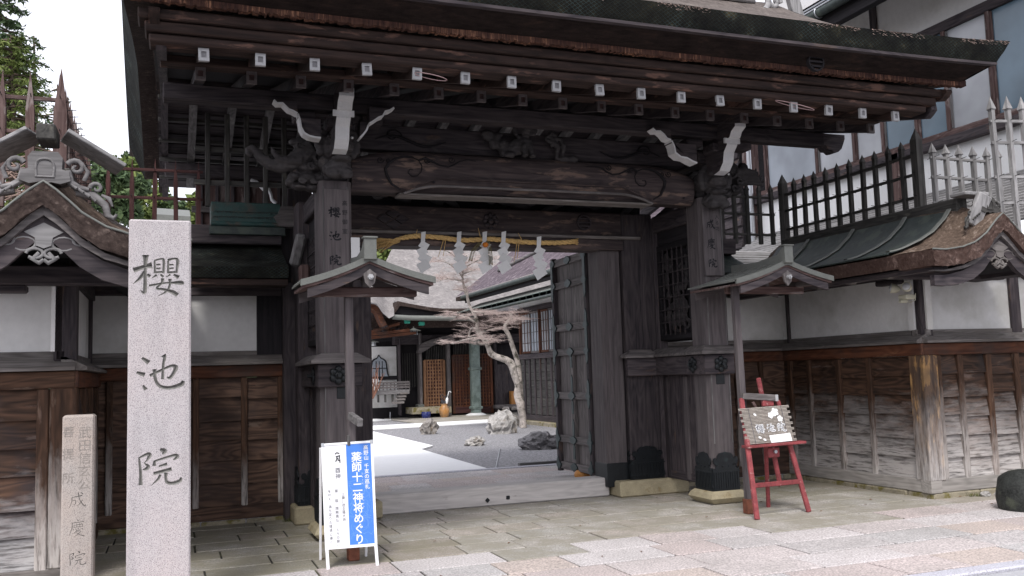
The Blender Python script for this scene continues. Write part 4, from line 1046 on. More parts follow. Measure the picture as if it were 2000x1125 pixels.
def gable_roof(T, xr, yf, yb, zo, kinds, side, glassy_side=None):
    N = 24; hw = 1.02
    def zt(s): return halfroof(abs(s), SEC)+zo
    ss = [-hw+2*hw*k/N for k in range(N+1)]
    rr = random.Random(int(xr*10))
    ny = 26
    rows = [[V(xr+s, yf+(yb-yf)*j/ny, zt(s)+swell(s, (yb-yf)*j/ny)+rr.uniform(-.012, .012)+(.02 if abs(s) < .95 else 0)*noise.noise(V(s*4, j*.5, xr))) for s in ss] for j in range(ny+1)]
    MB().grid(rows).build('bark_covering', M[kinds[0]], T)
    # cut bark edge at the gable
    o = [(xr+s, zt(s)-.004) for s in ss]+[(xr+s*.985, zt(s)-.17) for s in ss[::-1]]
    n = len(ss); mb = MB()
    for k in range(N):
        q = [o[k], o[k+1], o[2*n-2-k], o[2*n-1-k]]
        mb.prism(q, 'y', yf, yf+.5)
    mb.build('bark_core', M[kinds[1]], T)
    rws = []
    for q in range(9):
        rws.append([V(xr+s*(1-.015*q/8), yf-.006-.022*noise.noise(V(s*19, q*1.7, xr)), zt(s)-.002-.172*q/8+.012*noise.noise(V(s*30, q*3, 1))) for s in [-hw+2*hw*k/110 for k in range(111)]])
    MB().grid(rws).build('bark_edge', M[kinds[1]], T)
    # thin metal drip edge following the curve
    MB().tube([V(xr+s, yf-.004, zt(s)+.004) for s in ss], .010, 6).build('drip_edge', M['sheet'], T)
    # eave fascias (bark) down both long sides
    for sg in (-1, 1):
        e = xr+sg*hw
        MB().prism([(e, zt(hw)), (e-sg*.03, zt(hw)-.15), (e-sg*.30, zt(hw)-.13), (e-sg*.30, zt(hw)-.01)], 'y', yf+.02, yb).build('bark_fascia', M['barkedge'], T)
        MB().prism([(e-sg*.10, zt(hw)-.152), (e-sg*.12, zt(hw)-.21), (e-sg*.32, zt(hw)-.20), (e-sg*.32, zt(hw)-.15)], 'y', yf+.12, yb).build('eave_board', wood('dark', 'Y'), T)
    # bargeboards: two nested curves with a point at the apex
    def barge(off0, off1, y0, y1, w, mat, name='bargeboard', inset=.0):
        for sg in (-1, 1):
            up = [(xr+sg*abs(s)*w, zt(s)-off0-.05*(abs(s)/hw)) for s in ss[N//2:]]
            lo = [(xr+sg*abs(s)*w, zt(s)-off1-.02*(1-abs(s)/hw)) for s in ss[N//2:]]
            n = len(up); mb = MB()
            for k in range(n-1): mb.prism([up[k], up[k+1], lo[k+1], lo[k]], 'y', y0, y1)
            mb.build(name, mat, T)
    barge(.165, .22, yf+.04, yf+.10, .97, wood('cap', 'X'))
    barge(.215, .37, yf+.08, yf+.14, .92, wood('dark', 'X'))
    # soffit
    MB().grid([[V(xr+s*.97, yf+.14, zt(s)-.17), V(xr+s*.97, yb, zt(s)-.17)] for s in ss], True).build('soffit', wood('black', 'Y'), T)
    # pendant carving: pierced cloud scrolls
    z = zt(0)-.46; yy = yf+.09; pm_ = wood('silver' if side < 0 else 'sill', 'X')
    pc = MB().prism([(xr-.13, z+.10), (xr, z+.17), (xr+.13, z+.10), (xr+.06, z+.06), (xr+.05, z), (xr, z-.02), (xr-.05, z), (xr-.06, z+.06)], 'y', yy-.02, yy+.02)
    for sg in (-1, 1):
        for cx_, cz_, r_ in ((.13, .015, .062), (.245, .04, .045), (.06, -.055, .045)):
            pc.tube([V(xr+sg*(cx_+r_*1.25*math.cos(k*.5)), yy, z+cz_+r_*.8*math.sin(k*.5)) for k in range(12)], .013, 6)
        pc.tube([V(xr+sg*.28, yy, z+.02), V(xr+sg*.33, yy, z+.045), V(xr+sg*.37, yy, z+.03), V(xr+sg*.40, yy, z+.06)], [.016, .02, .014, .006], 6)
        pc.tube([V(xr+sg*.03, yy, z-.05), V(xr+sg*.075, yy, z-.10), V(xr+sg*.03, yy, z-.125), V(xr, yy, z-.10)], [.016, .02, .018, .014], 6)
    pc.build('hanging_carving', pm_, T)
    # tie beam and struts below the gable
    return zt
def ridge_ornament(T, x, y, z, s, mat):
    """carved ogre-board: arched central tablet, scrolls and leaves spreading down both slopes"""
    d = .11
    tab = [(-.20, 0), (-.185, .08), (-.13, .10), (-.135, .20), (-.10, .25), (.10, .25), (.135, .20), (.13, .10), (.185, .08), (.20, 0), (.12, -.03), (.05, -.015), (0, -.03), (-.05, -.015), (-.12, -.03)]
    o = MB().prism([(x+a*s, z+b*s) for a, b in tab], 'y', y-.05, y+d).build('ridge_end_ornament', mat, T)
    arch = [(-.065, .03), (-.07, .12), (-.05, .17), (0, .185), (.05, .17), (.07, .12), (.065, .03)]
    MB().tube([V(x+a*s, y-.052, z+b*s) for a, b in spline2(arch)], .011*s, 6).tube([V(x-.075*s, y-.052, z+.03*s), V(x+.075*s, y-.052, z+.03*s)], .009*s, 6).build('ornament_panel_edge', mat, o)
    for sg in (-1, 1):
        mb = MB()
        mb.tube([V(x+sg*(.235-.075*(1-k/17)*math.cos(k*.5+.4))*s, y, z+(.13+.075*(1-k/17)*math.sin(k*.5+.4))*s) for k in range(16)], [(.024-.0008*k)*s for k in range(16)], 8)
        mb.tube([V(x+sg*.17*s, y, z+.10*s), V(x+sg*.19*s, y, z+.0*s), V(x+sg*.26*s, y, z-.05*s), V(x+sg*.34*s, y, z-.06*s)], [.03*s, .035*s, .032*s, .02*s], 8)
        mb.tube([V(x+sg*(.40-.055*(1-k/14)*math.cos(k*.55))*s, y, z+(-.045+.055*(1-k/14)*math.sin(k*.55))*s) for k in range(13)], [(.020-.0007*k)*s for k in range(13)], 8)
        mb.tube([V(x+sg*.24*s, y+.02, z-.08*s), V(x+sg*.38*s, y+.02, z-.11*s), V(x+sg*.47*s, y+.01, z-.19*s), V(x+sg*.49*s, y, z-.28*s), V(x+sg*.54*s, y, z-.31*s), V(x+sg*.565*s, y-.01, z-.27*s)], [.035*s, .04*s, .035*s, .03*s, .026*s, .012*s], 8)
        mb.tube([V(x+sg*.44*s, y+.01, z-.10*s), V(x+sg*.50*s, y, z-.13*s), V(x+sg*.53*s, y, z-.20*s)], [.012*s, .022*s, .008*s], 7)
        mb.tube([V(x+sg*.30*s, y+.01, z+.02*s), V(x+sg*.33*s, y, z+.10*s), V(x+sg*.29*s, y-.01, z+.17*s)], [.02*s, .018*s, .006*s], 7)
        for k in range(4): mb.tube([V(x+sg*(.20+.045*k)*s, y-.03, z-(.02+.028*k)*s), V(x+sg*(.25+.05*k)*s, y-.04, z-(.06+.035*k)*s)], [.010*s, .016*s], 6)
        mb.build('ornament_scroll', mat, o)
    return o
def spline2(P, k=4):
    out = []; Q = [P[0]]+list(P)+[P[-1]]
    for i in range(1, len(Q)-2):
        a, b, c, d = Q[i-1:i+3]
        for j in range(k):
            t = j/k; out.append(tuple(.5*(2*b[q]+(c[q]-a[q])*t+(2*a[q]-5*b[q]+4*c[q]-d[q])*t*t+(3*b[q]-a[q]-3*c[q]+d[q])*t**3) for q in range(2)))
    return out+[P[-1]]

# right wing
TR = thing('wing_wall', (4.45, 0, 0), 'plastered wing wall with weathered grey and orange planks beside the red easel', 'wall', 'wing walls beside the gate')
wallrun(TR, (2.52, 1.42), (1, 0), (0, -1), 2.15, [.30, .72, 1.14, 1.55], ('plankin', 'stud', 'rust'), plank='plankin', seed=3, plaster_posts=())
wallrun(TR, (4.45, 1.60), (0, -1), (-1, 0), 2.80, [.30, .71, 1.31, 1.88, 2.68], ('palesill', 'stud', 'rust'), plank='plank', seed=4, plaster_posts=((.22, .05),), studw=.085)
piece('corner_post', 4.435, 4.66, -1.22, -.985, .20, 1.668, wood('corner', 'Z'), TR, .012)
piece('plaster_post', 4.50, 4.68, -1.17, -.99, 1.88, 2.63, wood('dark', 'Z'), TR, .012)
wallrun(TR, (4.47, -1.2), (1, 0), (0, -1), 2.7, [.10, .22, .565, 1.02, 1.47, 1.92, 2.37], ('palesill', 'stud', 'rust'), plank='plank', seed=5, plaster_posts=((1.62, .16),), studw=.085)
piece('corner_sill', 4.435, 4.60, -1.215, -1.05, .055, .218, wood('palesill', 'X'), TR, .01)
# gable tie beam, corbels
piece('tie_beam', 3.95, 5.7, -1.34, -1.22, 2.56, 2.68, wood('dark', 'X'), TR, .012)
piece('corbel', 4.72, 5.02, -1.30, -1.13, 2.50, 2.565, wood('dark', 'X'), TR, .015); piece('corbel', 4.34, 4.46, -1.0, -.62, 2.535, 2.60, wood('dark', 'Y'), TR, .015)
zt = gable_roof(TR, 4.60, -2.32, 1.55, 0., ('barkbr', 'barkedge'), 1)
# back-wall roof (towards the gate)
def backroof(T, x0, x1, zo, mat):
    yr = 1.50
    rows = []
    for k in range(9):
        s = k/8; z = 3.22-.36*s**.8+zo; rows.append([V(x0, yr-.78*s, z), V(x1, yr-.78*s, z)])
    MB().grid(rows).grid([[V(x0, yr+(yr-p[0].y), p[0].z), V(x1, yr+(yr-p[0].y), p[0].z)] for p in rows]).build('netted_roof', mat, T)
    ye = yr-.78
    MB().prism([(ye, 2.86+zo), (ye+.02, 2.74+zo), (ye+.35, 2.74+zo), (ye+.35, 2.86+zo)], 'x', x0, x1).build('bark_fascia', M['net'], T)
    piece('eave_board', x0, x1, ye+.06, ye+.35, 2.66+zo, 2.738+zo, wood('eave', 'X'), T, .008)
    piece('ridge_board', x0, x1, yr-.16, yr+.16, 3.20+zo, 3.42+zo, wood('dark', 'X'), T, .012)
backroof(TR, 2.5, 3.7, 0, M['copperdk'])
# copper sheets over the slope facing the gate, with jointing strips
sh = []
def slope(xr, s, zo=0): return halfroof(abs(s), SEC)+zo
ymarks = [(-1.72, 0), (-1.05, 0), (-.15, 0), (.75, 0), (1.45, 0)]
for k in range(4):
    ya, yb = ymarks[k][0], ymarks[k+1][0]
    rows = []
    for j in range(11):
        s = .12+.93*j/10
        rows.append([V(4.60-s, ya+.02, slope(0, s)+swell(s, ya+2.32)+.03), V(4.60-s, yb-.02, slope(0, s)+swell(s, yb+2.32)+.03)])
    MB().grid(rows).build('roof_sheet', M['copperdk'], TR)
for k in range(4):
    ya = ymarks[k][0]
    pts = [V(4.60-(.12+.93*j/10), ya, slope(0, .12+.93*j/10)+swell(.12+.93*j/10, ya+2.32)+.045) for j in range(11)]
    mb = MB()
    rows = [[p+V(0, -.035, 0), p+V(0, -.03, .012), p+V(0, .03, .012), p+V(0, .035, 0)] for p in pts]
    mb.grid(rows, False).build('joint_strip', M['sheet'], TR)
MB().tube([V(3.555, -1.72, 2.785), V(3.555, 1.3, 2.785)], .010, 6).build('drip_edge', M['copperdk'], TR)
piece('ridge_board', 4.52, 4.68, -1.80, 1.4, 3.20, 3.44, wood('greydk', 'Y'), TR, .012)
piece('ridge_cover', 4.42, 4.78, -2.02, -1.80, 3.43, 3.47, wood('silver', 'Y'), TR, .008)
MB().box(4.38, 4.56, -2.16, -2.10, 3.05, 3.42, .01, rot=Euler((R(12), R(22), 0)).to_matrix()).build('ridge_end_board', wood('silver', 'Z'), TR)
ridge_ornament(TR, 4.60, -2.12, 3.22, .62, wood('greydk', 'X'))
for y in (-1.5, -.9, -.3, .3): MB().prism([(y-.12, 2.60), (y+.14, 2.60), (y+.10, 2.55), (y, 2.53)], 'x', 3.72, 3.80).build('eave_corbel', wood('sill', 'Y'), TR)

# left wing
ZL = -.07
TL = thing('wing_wall', (-4.6, 0, 0), 'plastered wing wall with dark brown planks behind the two inscribed stone pillars', 'wall', 'wing walls beside the gate')
wallrun(TL, (-4.80, 1.42), (1, 0), (0, -1), 2.34, [.32, .72, 1.22, 1.75, 2.16], ('plankin', 'stud', 'rust'), zo=-.01, plank='plankin', seed=13, courses=6)
piece('end_post', -2.62, -2.44, 1.27, 1.44, .0, 2.75, wood('dark', 'Z'), TL, .012)
wallrun(TL, (-4.58, 1.60), (0, -1), (1, 0), 2.80, [.28, 1.08, 1.88, 2.68], ('plankin', 'stud', 'rust'), zo=ZL, plank='planklf', seed=14, plaster_posts=((.20, .06),))
piece('corner_post', -4.78, -4.575, -1.21, -1.02, .14, 1.60, wood('stud', 'Z'), TL, .012)
piece('plaster_post', -4.76, -4.585, -1.20, -1.02, 1.82, 2.56, wood('dark', 'Z'), TL, .012)
wallrun(TL, (-7.4, -1.2), (1, 0), (0, -1), 2.81, [.6, 1.5, 2.57, 2.72], ('sill', 'stud', 'stud'), zo=ZL, plank='planklf', seed=15, plaster_posts=(), studw=.09)
piece('tie_beam', -6.4, -3.9, -1.36, -1.22, 2.44, 2.60, wood('dark', 'X'), TL, .012)
piece('corbel', -5.35, -4.95, -1.34, -1.18, 2.38, 2.445, wood('dark', 'X'), TL, .015)
MB().beam((-3.8, -1.3, 2.66), (-4.05, -1.3, 2.46), .12, .10, .01).build('eave_bracket', wood('dark', 'X'), TL)
gable_roof(TL, -4.72, -2.32, 1.55, -.075, ('barkbr', 'barkgrey'), -1)
backroof(TL, -3.72, -2.62, 0, M['net'])
piece('ridge_board', -4.84, -4.60, -1.7, 1.5, 3.14, 3.34, wood('greydk', 'Y'), TL, .012)
ridge_ornament(TL, -4.72, -2.20, 3.12, .86, wood('grey', 'X'))
piece('ridge_end_block', -4.79, -4.66, -2.2, -1.9, 3.44, 3.56, wood('greydk', 'Y'), TL, .01)
MB().beam((-4.62, -2.0, 3.53), (-4.22, -1.9, 3.30), .34, .03, .006).build('ridge_cover', wood('silver', 'X'), TL)
MB().beam((-4.82, -2.0, 3.53), (-5.22, -1.9, 3.30), .34, .03, .006).build('ridge_cover', wood('silver', 'X'), TL)
MB().beam((-4.66, -1.2, 3.17), (-3.66, 1.2, 2.9), .12, .04, .006).build('hip_cover', wood('sill', 'Y'), TL)
# copper-clad ridge of the low roof next to the gate
q0, q1 = atY(412, 393, 1.34), atY(549, 445, 1.34)
rc = MB().box(q0.x, q1.x, 1.34, 1.66, q1.z+.04, q0.z, .01).build('copper_ridge', M['copper'], TL)
MB().tube([V(q0.x, 1.33, q1.z+.03), V(q1.x, 1.33, q1.z+.03)], .03, 8).build('ridge_roll', M['copper'], rc)
wv = MB()
for r_ in range(2):
    for k in range(16):
        cx = q0.x+.05+(q1.x-q0.x-.1)*k/15; wv.tube([V(cx+.03*math.cos(t), 1.335, q1.z+.10+.06*r_+.02*math.sin(t)) for t in (0, .8, 1.6, 2.4, 3.1)], .005, 5)
wv.build('wave_relief', M['copperdk'], rc)
piece('copper_ridge_base', q0.x-.02, q1.x+.05, 1.30, 1.7, q1.z-.10, q1.z+.0, M['copperdk'], TL, .01)
a, b = atY(535, 410, 1.30), atY(607, 444, 1.30)
MB().prism([(a.x, a.z-.08), (a.x+.06, b.z), (b.x, b.z), (b.x, a.z+.05), (a.x+.08, a.z+.05), (a.x+.05, a.z-.04)], 'y', 1.30, 1.42).build('ridge_end_beam', wood('cap', 'X'), TL)
a = atY(580, 460, .9); b = atY(590, 530, .75)
MB().box(a.x-.05, a.x+.07, .85, .97, a.z-.35, a.z+.02, .025, rot=Euler((R(20), R(12), 0)).to_matrix()).build('ridge_end_board', wood('grey', 'Z'), TL)
MB().box(b.x-.04, b.x+.08, .66, .78, b.z-.13, b.z+.07, .025).build('ridge_end_block', wood('redbr', 'Z'), TL)

# ---------------------------------------------------------------- spiked fences
def picket_mesh(w, h, tip, mat, hip=.0):
    a = w/2; v = [(-a, -a, 0), (a, -a, 0), (a, a, 0), (-a, a, 0), (-a, -a, h-tip), (a, -a, h-tip), (a, a, h-tip), (-a, a, h-tip)]
    b = a+hip; v += [(-b, -b, h-tip+.015), (b, -b, h-tip+.015), (b, b, h-tip+.015), (-b, b, h-tip+.015), (0, 0, h)]
    f = [(0, 3, 2, 1)]+[(i, (i+1) % 4, 4+(i+1) % 4, 4+i) for i in range(4)]+[(4+i, 4+(i+1) % 4, 8+(i+1) % 4, 8+i) for i in range(4)]+[(8+i, 8+(i+1) % 4, 12) for i in range(4)]
    return MB().add(v, f).mesh('picket', mat, V(0, 0, 0))[0]
def fence(T, p0, p1, n, z0, z1, w, tip, kind, rails, railkind=None, first=0, hip=.006, spikes=True, post=None):
    me = picket_mesh(w, z1-z0, tip, wood(kind, 'Z'), hip); rr = random.Random(int(p0[0]*7+p0[1]*3))
    d = V(p1[0]-p0[0], p1[1]-p0[1], 0); ax = 'X' if abs(d.x) > abs(d.y) else 'Y'; u = d.normalized(); sp = MB()
    for k in range(first, n):
        p = V(p0[0], p0[1], 0)+d*(k/(n-1))
        shared('picket', me, (p.x, p.y, z0), T, rot=(rr.uniform(-.012, .012), rr.uniform(-.012, .012), 0))
        if spikes:
            for z in rails:
                c = V(p.x, p.y, z); nrm = V(u.y, -u.x, 0)
                sp.tube([c-nrm*.09, c+nrm*.10+V(0, 0, .015)], .004, 5)
    for z in rails:
        a = V(p0[0], p0[1], z)-u*.05; b = V(p1[0], p1[1], z)+u*.05
        MB().beam(a, b, .03, .034, .004).build('fence_rail', wood(railkind or kind, ax), T)
    if sp.v: sp.build('nails', M['iron'], T, kind='stuff')
F1 = thing('spiked_fence', (4.62, 0, 3.36), 'dark grey-green spiked wooden fence along the roof ridge of the right wing wall', 'fence')
fence(F1, (4.62, 1.42), (4.62, -1.17), 12, 3.36, 4.32, .05, .12, 'greydk', (4.10, 3.86, 3.58))
big = picket_mesh(.10, 1.08, .16, wood('greydk', 'Z'), 0)
for y in (1.42, -1.17): shared('fence_post', big, (4.62, y, 3.34), F1)
fence(F1, (2.9, 1.42), (4.40, 1.42), 8, 3.36, 4.26, .05, .12, 'greydk', (4.05, 3.80, 3.5))
F2 = thing('spiked_fence', (5.2, -1.2, 3.3), 'weathered pale grey spiked fence turning away to the right over the wing wall', 'fence')
fence(F2, (4.84, -1.2), (5.70, -1.2), 5, 3.2, 4.25, .05, .14, 'silver', (4.06, 3.82, 3.5), hip=.012)
shared('picket', picket_mesh(.05, 1.05, .14, wood('silver', 'Z'), .012), (5.9, -1.2, 3.2), F2)
F3 = thing('spiked_fence', (5.3, -2.0, 3.2), 'taller pale grey spiked fence nearest the viewer at the right edge', 'fence')
z_ = atY(1937, 187, -2.0)
fence(F3, (z_.x, -2.0), (z_.x+1.1, -2.25), 7, 3.0, z_.z, .05, .17, 'silver', (z_.z-.30, z_.z-.55, z_.z-.95, z_.z-1.25), hip=.012)
F4 = thing('spiked_fence', (-4.73, 0, 3.2), 'purplish weathered spiked fence on the roof ridge above the left wing wall', 'fence')
fence(F4, (-5.62, -1.2), (-4.73, -1.2), 5, 3.1, 4.27, .065, .36, 'redbr', (4.03, 3.74, 3.42), hip=0, spikes=True)
shared('fence_post', picket_mesh(.105, 1.22, .42, wood('redbr', 'Z'), 0), (-4.73, -1.2, 3.1), F4)
fence(F4, (-4.73, -.98), (-4.73, 1.6), 13, 3.1, 4.22, .055, .30, 'redbr', (4.0, 3.80, 3.62, 3.44), hip=0, railkind='reddk')
F5 = thing('spiked_fence', (-4.1, 1.7, 3.0), 'dark red spiked fence crossing behind under the left end of the gate eave', 'fence')
fence(F5, (-4.52, 1.62), (-3.55, 1.62), 5, 3.0, 4.24, .05, .32, 'reddk', (4.09, 3.76, 3.3), hip=0)

# ---------------------------------------------------------------- stone pillars
def face_map(x0, y, ztop):      # point on a south-facing vertical face
    return lambda u, v, n=0.: V(x0+u, y-n, ztop-v)
def carve(o, cutter):
    t = bpy.data.objects.new('cut', cutter); COL.objects.link(t)
    w = WL[o]; t.location = w; o_loc = o.matrix_world.copy()
    md = o.modifiers.new('b', 'BOOLEAN'); md.object = t; md.operation = 'DIFFERENCE'; md.solver = 'EXACT'; md.use_self = True
    try: md.material_mode = 'TRANSFER'
    except Exception: pass
    dg = bpy.context.evaluated_depsgraph_get(); dg.update()
    me = bpy.data.meshes.new_from_object(o.evaluated_get(dg)); o.modifiers.clear()
    if len(me.polygons) > 20: o.data = me
    bpy.data.objects.remove(t)
def stone_slab(name, x0, x1, y, dep, top, mat, rows, rough=.004):
    mb = MB(); n = 30
    vs, fs = boxdata(x1-x0, dep, top+.1, .012)
    c = V((x0+x1)/2, y+dep/2, (top-.1)/2)
    return mb.add([c+V(*p) for p in vs], fs)
A0 = atY(246, 1100, -2.75); A1 = atY(372, 1100, -2.75); AT = atY(306, 429, -2.75)
P1 = thing('stone_pillar', (A0.x+.22, -2.6, 0), 'tall pale pink granite pillar carved with three large characters', 'monument')
vs, fs = boxdata(A1.x-A0.x, .30, AT.z+.1, .012)
mb = MB().add([V((A0.x+A1.x)/2, -2.6, (AT.z-.1)/2)+V(*p) for p in vs], fs)
shaft = mb.build('shaft', M['granite'], P1)
ct = MB()
for key, (px, py), sz in (('sakura', (249, 481), 130), ('ike', (252, 676), 127), ('in', (251, 862), 122)):
    q = atY(px, py, -2.75); q2 = atY(px+sz, py, -2.75)
    strokes(ct, key, face_map(q.x, -2.75, q.z), q2.x-q.x, 'cut', fat=1.5)
cm = ct.mesh('c', M['carved'], WL[shaft])[0]
carve(shaft, cm)
B0 = atY(119, 1000, -2.0); B1 = atY(183, 1000, -2.0); BT = atY(150, 811, -2.0)
P2 = thing('stone_pillar', (B0.x+.11, -1.9, 0), 'short weathered granite pillar with small worn characters, left of the tall one', 'monument')
vs, fs = boxdata(B1.x-B0.x, .20, BT.z+.1, .014)
sh2 = MB().add([V((B0.x+B1.x)/2, -1.9, (BT.z-.1)/2)+V(*p) for p in vs], fs).build('shaft', M['granite2'], P2)
ct = MB()
for key, (px, py), sz in (('jou', (130, 959), 46), ('kei', (130, 1014), 46), ('in', (128, 1072), 48)):
    q = atY(px, py, -2.0); q2 = atY(px+sz, py, -2.0)
    strokes(ct, key, face_map(q.x, -2.0, q.z), q2.x-q.x, 'cut', fat=1.25, k=3)
carve(sh2, ct.mesh('c', M['carved'], WL[sh2])[0])
tx = MB(); q = atY(166, 832, -2.0); fm = face_map(0, -2.0, 0)
w2 = lambda u, v, n=0.: V(u, -2.0-n, -v)
vtext(tx, '武田信玄公', w2, q.x, -q.z, .095, 1.0, .0012)
q = atY(134, 832, -2.0); vtext(tx, '菩', w2, q.x, -q.z, .085, 1.); vtext(tx, '提', w2, q.x, -q.z+.165, .085, 1.); vtext(tx, '所', w2, q.x, -q.z+.34, .085, 1.)
tx.build('worn_inscription', plain('worn_letter', (.26, .235, .215), .9, .2, 40., .2), sh2)

# ---------------------------------------------------------------- name boards on the pillars
def nameboard(label, x0, x1, y, z0, z1, chars, small, sx):
    T = thing('name_board', ((x0+x1)/2, y, z0), label, 'name board')
    b = piece('board', x0, x1, y-.022, y+.006, z0, z1, wood('pillar', 'Z'), T, .006)
    mb = MB(); cell = (x1-x0)*(.66 if x0 > 0 else .64)
    P = lambda u, v, n=0.: V(u, y-.0225-n, -v)
    for i, c in enumerate(chars):
        zz = -(z1-.17-i*(.235 if x0 > 0 else .25)); Pp = (lambda u, v, n=0., zz=zz: V(x0+(x1-x0)*sx+u, y-.0225-n, -zz-v))
        strokes(mb, c, Pp, cell, 'flat', fat=1.9)
    vtext(mb, small, P, x1-.05, -(z1-.12), .058, 1.7 if x0 < 0 else 1.25, .002)
    mb.build('brushed_characters', M['ink'], T, kind='stuff')
nameboard('grey name board with three brushed characters high on the left gate pillar', -2.37, -2.11, -.215, 2.62, 3.57, ('sakura', 'ike', 'in'), '高野御室', .10)
nameboard('grey name board with three brushed characters high on the right gate pillar', 2.155, 2.405, -.215, 2.70, 3.57, ('jou', 'kei', 'in'), '入る坊', .12)
n_ = atY(686, 463, -.27); n2 = atY(704, 515, -.27)
T = piece('paper_notice', n_.x, n2.x, -.252, -.244, n2.z, n_.z, M['paper'], None, .002, label='small blank white sheet on the left gate pillar just behind the small roof', cat='notice')

# ---------------------------------------------------------------- rope, paper streamers, orange
rp = [(762, 471), (790, 464), (820, 461), (860, 464), (900, 469), (940, 468), (960, 467), (1000, 471), (1050, 474), (1090, 474), (1122, 472)]
pts = [atY(px, py, .90) for px, py in rp]
def spline(P, k=8):
    out = []; Q = [P[0]]+P+[P[-1]]
    for i in range(1, len(Q)-2):
        a, b, c, d = Q[i-1:i+3]
        for j in range(k):
            t = j/k; out.append(.5*(2*b+(c-a)*t+(2*a-5*b+4*c-d)*t*t+(3*b-a-3*c+d)*t**3))
    return out+[P[-1]]
sp = spline(pts, 12)
RP = thing('sacred_rope', tuple(pts[5]), 'twisted golden straw rope hung across the gateway lintel', 'rope')
for ph in (0, 2.094, 4.189):
    mb = MB(); path = []; rad = []
    for i, p in enumerate(sp):
        a = ph+i*.62; r_ = .0155*(1 if i > 14 else .5+i/28)
        path.append(p+V(0, r_*math.cos(a), r_*math.sin(a))); rad.append(.0175*(1 if i > 14 else .35+i/22))
    mb.tube(path, rad, 7).build('rope_strand', M['straw'], RP)
mb = MB(); rr = random.Random(4)
for k in range(70):
    p = pts[0]+V(rr.uniform(-.02, .12), rr.uniform(-.02, .02), rr.uniform(-.01, .02)); e = p+V(-rr.uniform(.12, .34), rr.uniform(-.03, .03), -rr.uniform(-.02, .16))
    mb.tube([p, (p+e)/2+V(0, 0, .015), e], [.004, .004, .001], 4)
for px, py, e1, e2 in ((866, 470, 856, 502), (870, 470, 866, 500), (1010, 474, 1004, 512), (1014, 474, 1010, 505), (938, 462, 934, 445), (812, 462, 815, 448), (1020, 470, 1012, 455)):
    mb.tube([atY(px, py, .88), atY(e1, e2, .88)], [.006, .003], 5)
for k in range(60):
    p = pts[-1]+V(-.02, 0, 0); mb.tube([p+V(0, rr.uniform(-.03, .03), rr.uniform(-.03, .03)), p+V(.05+rr.uniform(-.02, .02), rr.uniform(-.035, .035), rr.uniform(-.04, .04))], .004, 4)
mb.build('loose_straws', M['straw'], RP)
descr = {823: 'leftmost white zigzag paper streamer hanging from the rope', 893: 'second paper streamer from the left on the rope', 943: 'middle paper streamer hanging beneath the orange', 980: 'fourth paper streamer, just right of the orange', 1049: 'rightmost paper streamer, near the open door leaf'}
for cx in (823, 893, 943, 980, 1049):
    top = atY(cx+3, 466 if cx != 1049 else 476, .86); s = atY(cx+10, 466, .86).x-atY(cx, 466, .86).x      # metres per 10 px
    T = thing('paper_streamer', tuple(top), descr[cx], 'paper streamer', 'paper streamers on the rope')
    u = s/10.*1.0; o = 0
    MB().add([top+V(-3*u, 0, 12*u), top+V(6*u, 0, 14*u), top+V(4*u, .0, -6*u), top+V(-4*u, 0, -6*u)], [(0, 1, 2, 3)]).build('paper_tab', M['paper'], T)
    zz = -6; xx = 0
    for k, (sh, w, hh) in enumerate(((4, 11, 15), (-4, 12, 17), (5, 14, 19), (-1, 15, 21))):
        c = top+V((sh*.5)*u, -.006*k, (zz-hh*.5)*u)
        dr = 1 if k % 2 == 0 else -1
        p = [c+V(-dr*w*.35*u, 0, hh*.66*u), c+V(dr*w*.98*u, -.008, hh*.14*u), c+V(dr*w*.32*u, 0, -hh*.66*u), c+V(-dr*w*1.02*u, .008, -hh*.04*u)]
        MB().add(p+[q+V(0, .0015, 0) for q in p], [(0, 1, 2, 3), (7, 6, 5, 4)]+[(i, (i+1) % 4, 4+(i+1) % 4, 4+i) for i in range(4)]).build('paper_fold', M['paper'], T)
        zz -= hh*.72
q = atY(948, 478, .80)
ora = blob('bitter_orange', [(q.x, q.y, q.z, .038, .038, .034)], M['orange'], None, .006, 1, label='single orange tied to the middle of the straw rope', cat='orange')
FE = thing('fern_sprig', tuple(atY(940, 470, .82)), 'dry curled fern fronds tied to the rope beside the orange', 'fern')
for (a, b, c) in (((936, 474), (924, 488), (918, 508)), ((952, 470), (957, 492), (958, 515))):
    A, B, C = [atY(*t, .82) for t in (a, b, c)]
    mb = MB(); p = spline([A, B, C], 10); mb.tube(p, .003, 4)
    for i, c0 in enumerate(p):
        for sg in (-1, 1):
            d_ = V(sg*.022, -.01, -.012)
            mb.add([c0, c0+d_+V(0, 0, .006), c0+d_*1.2, c0+d_+V(0, 0, -.008)], [(0, 1, 2, 3)])
    mb.build('frond', M['leafdry'], FE)

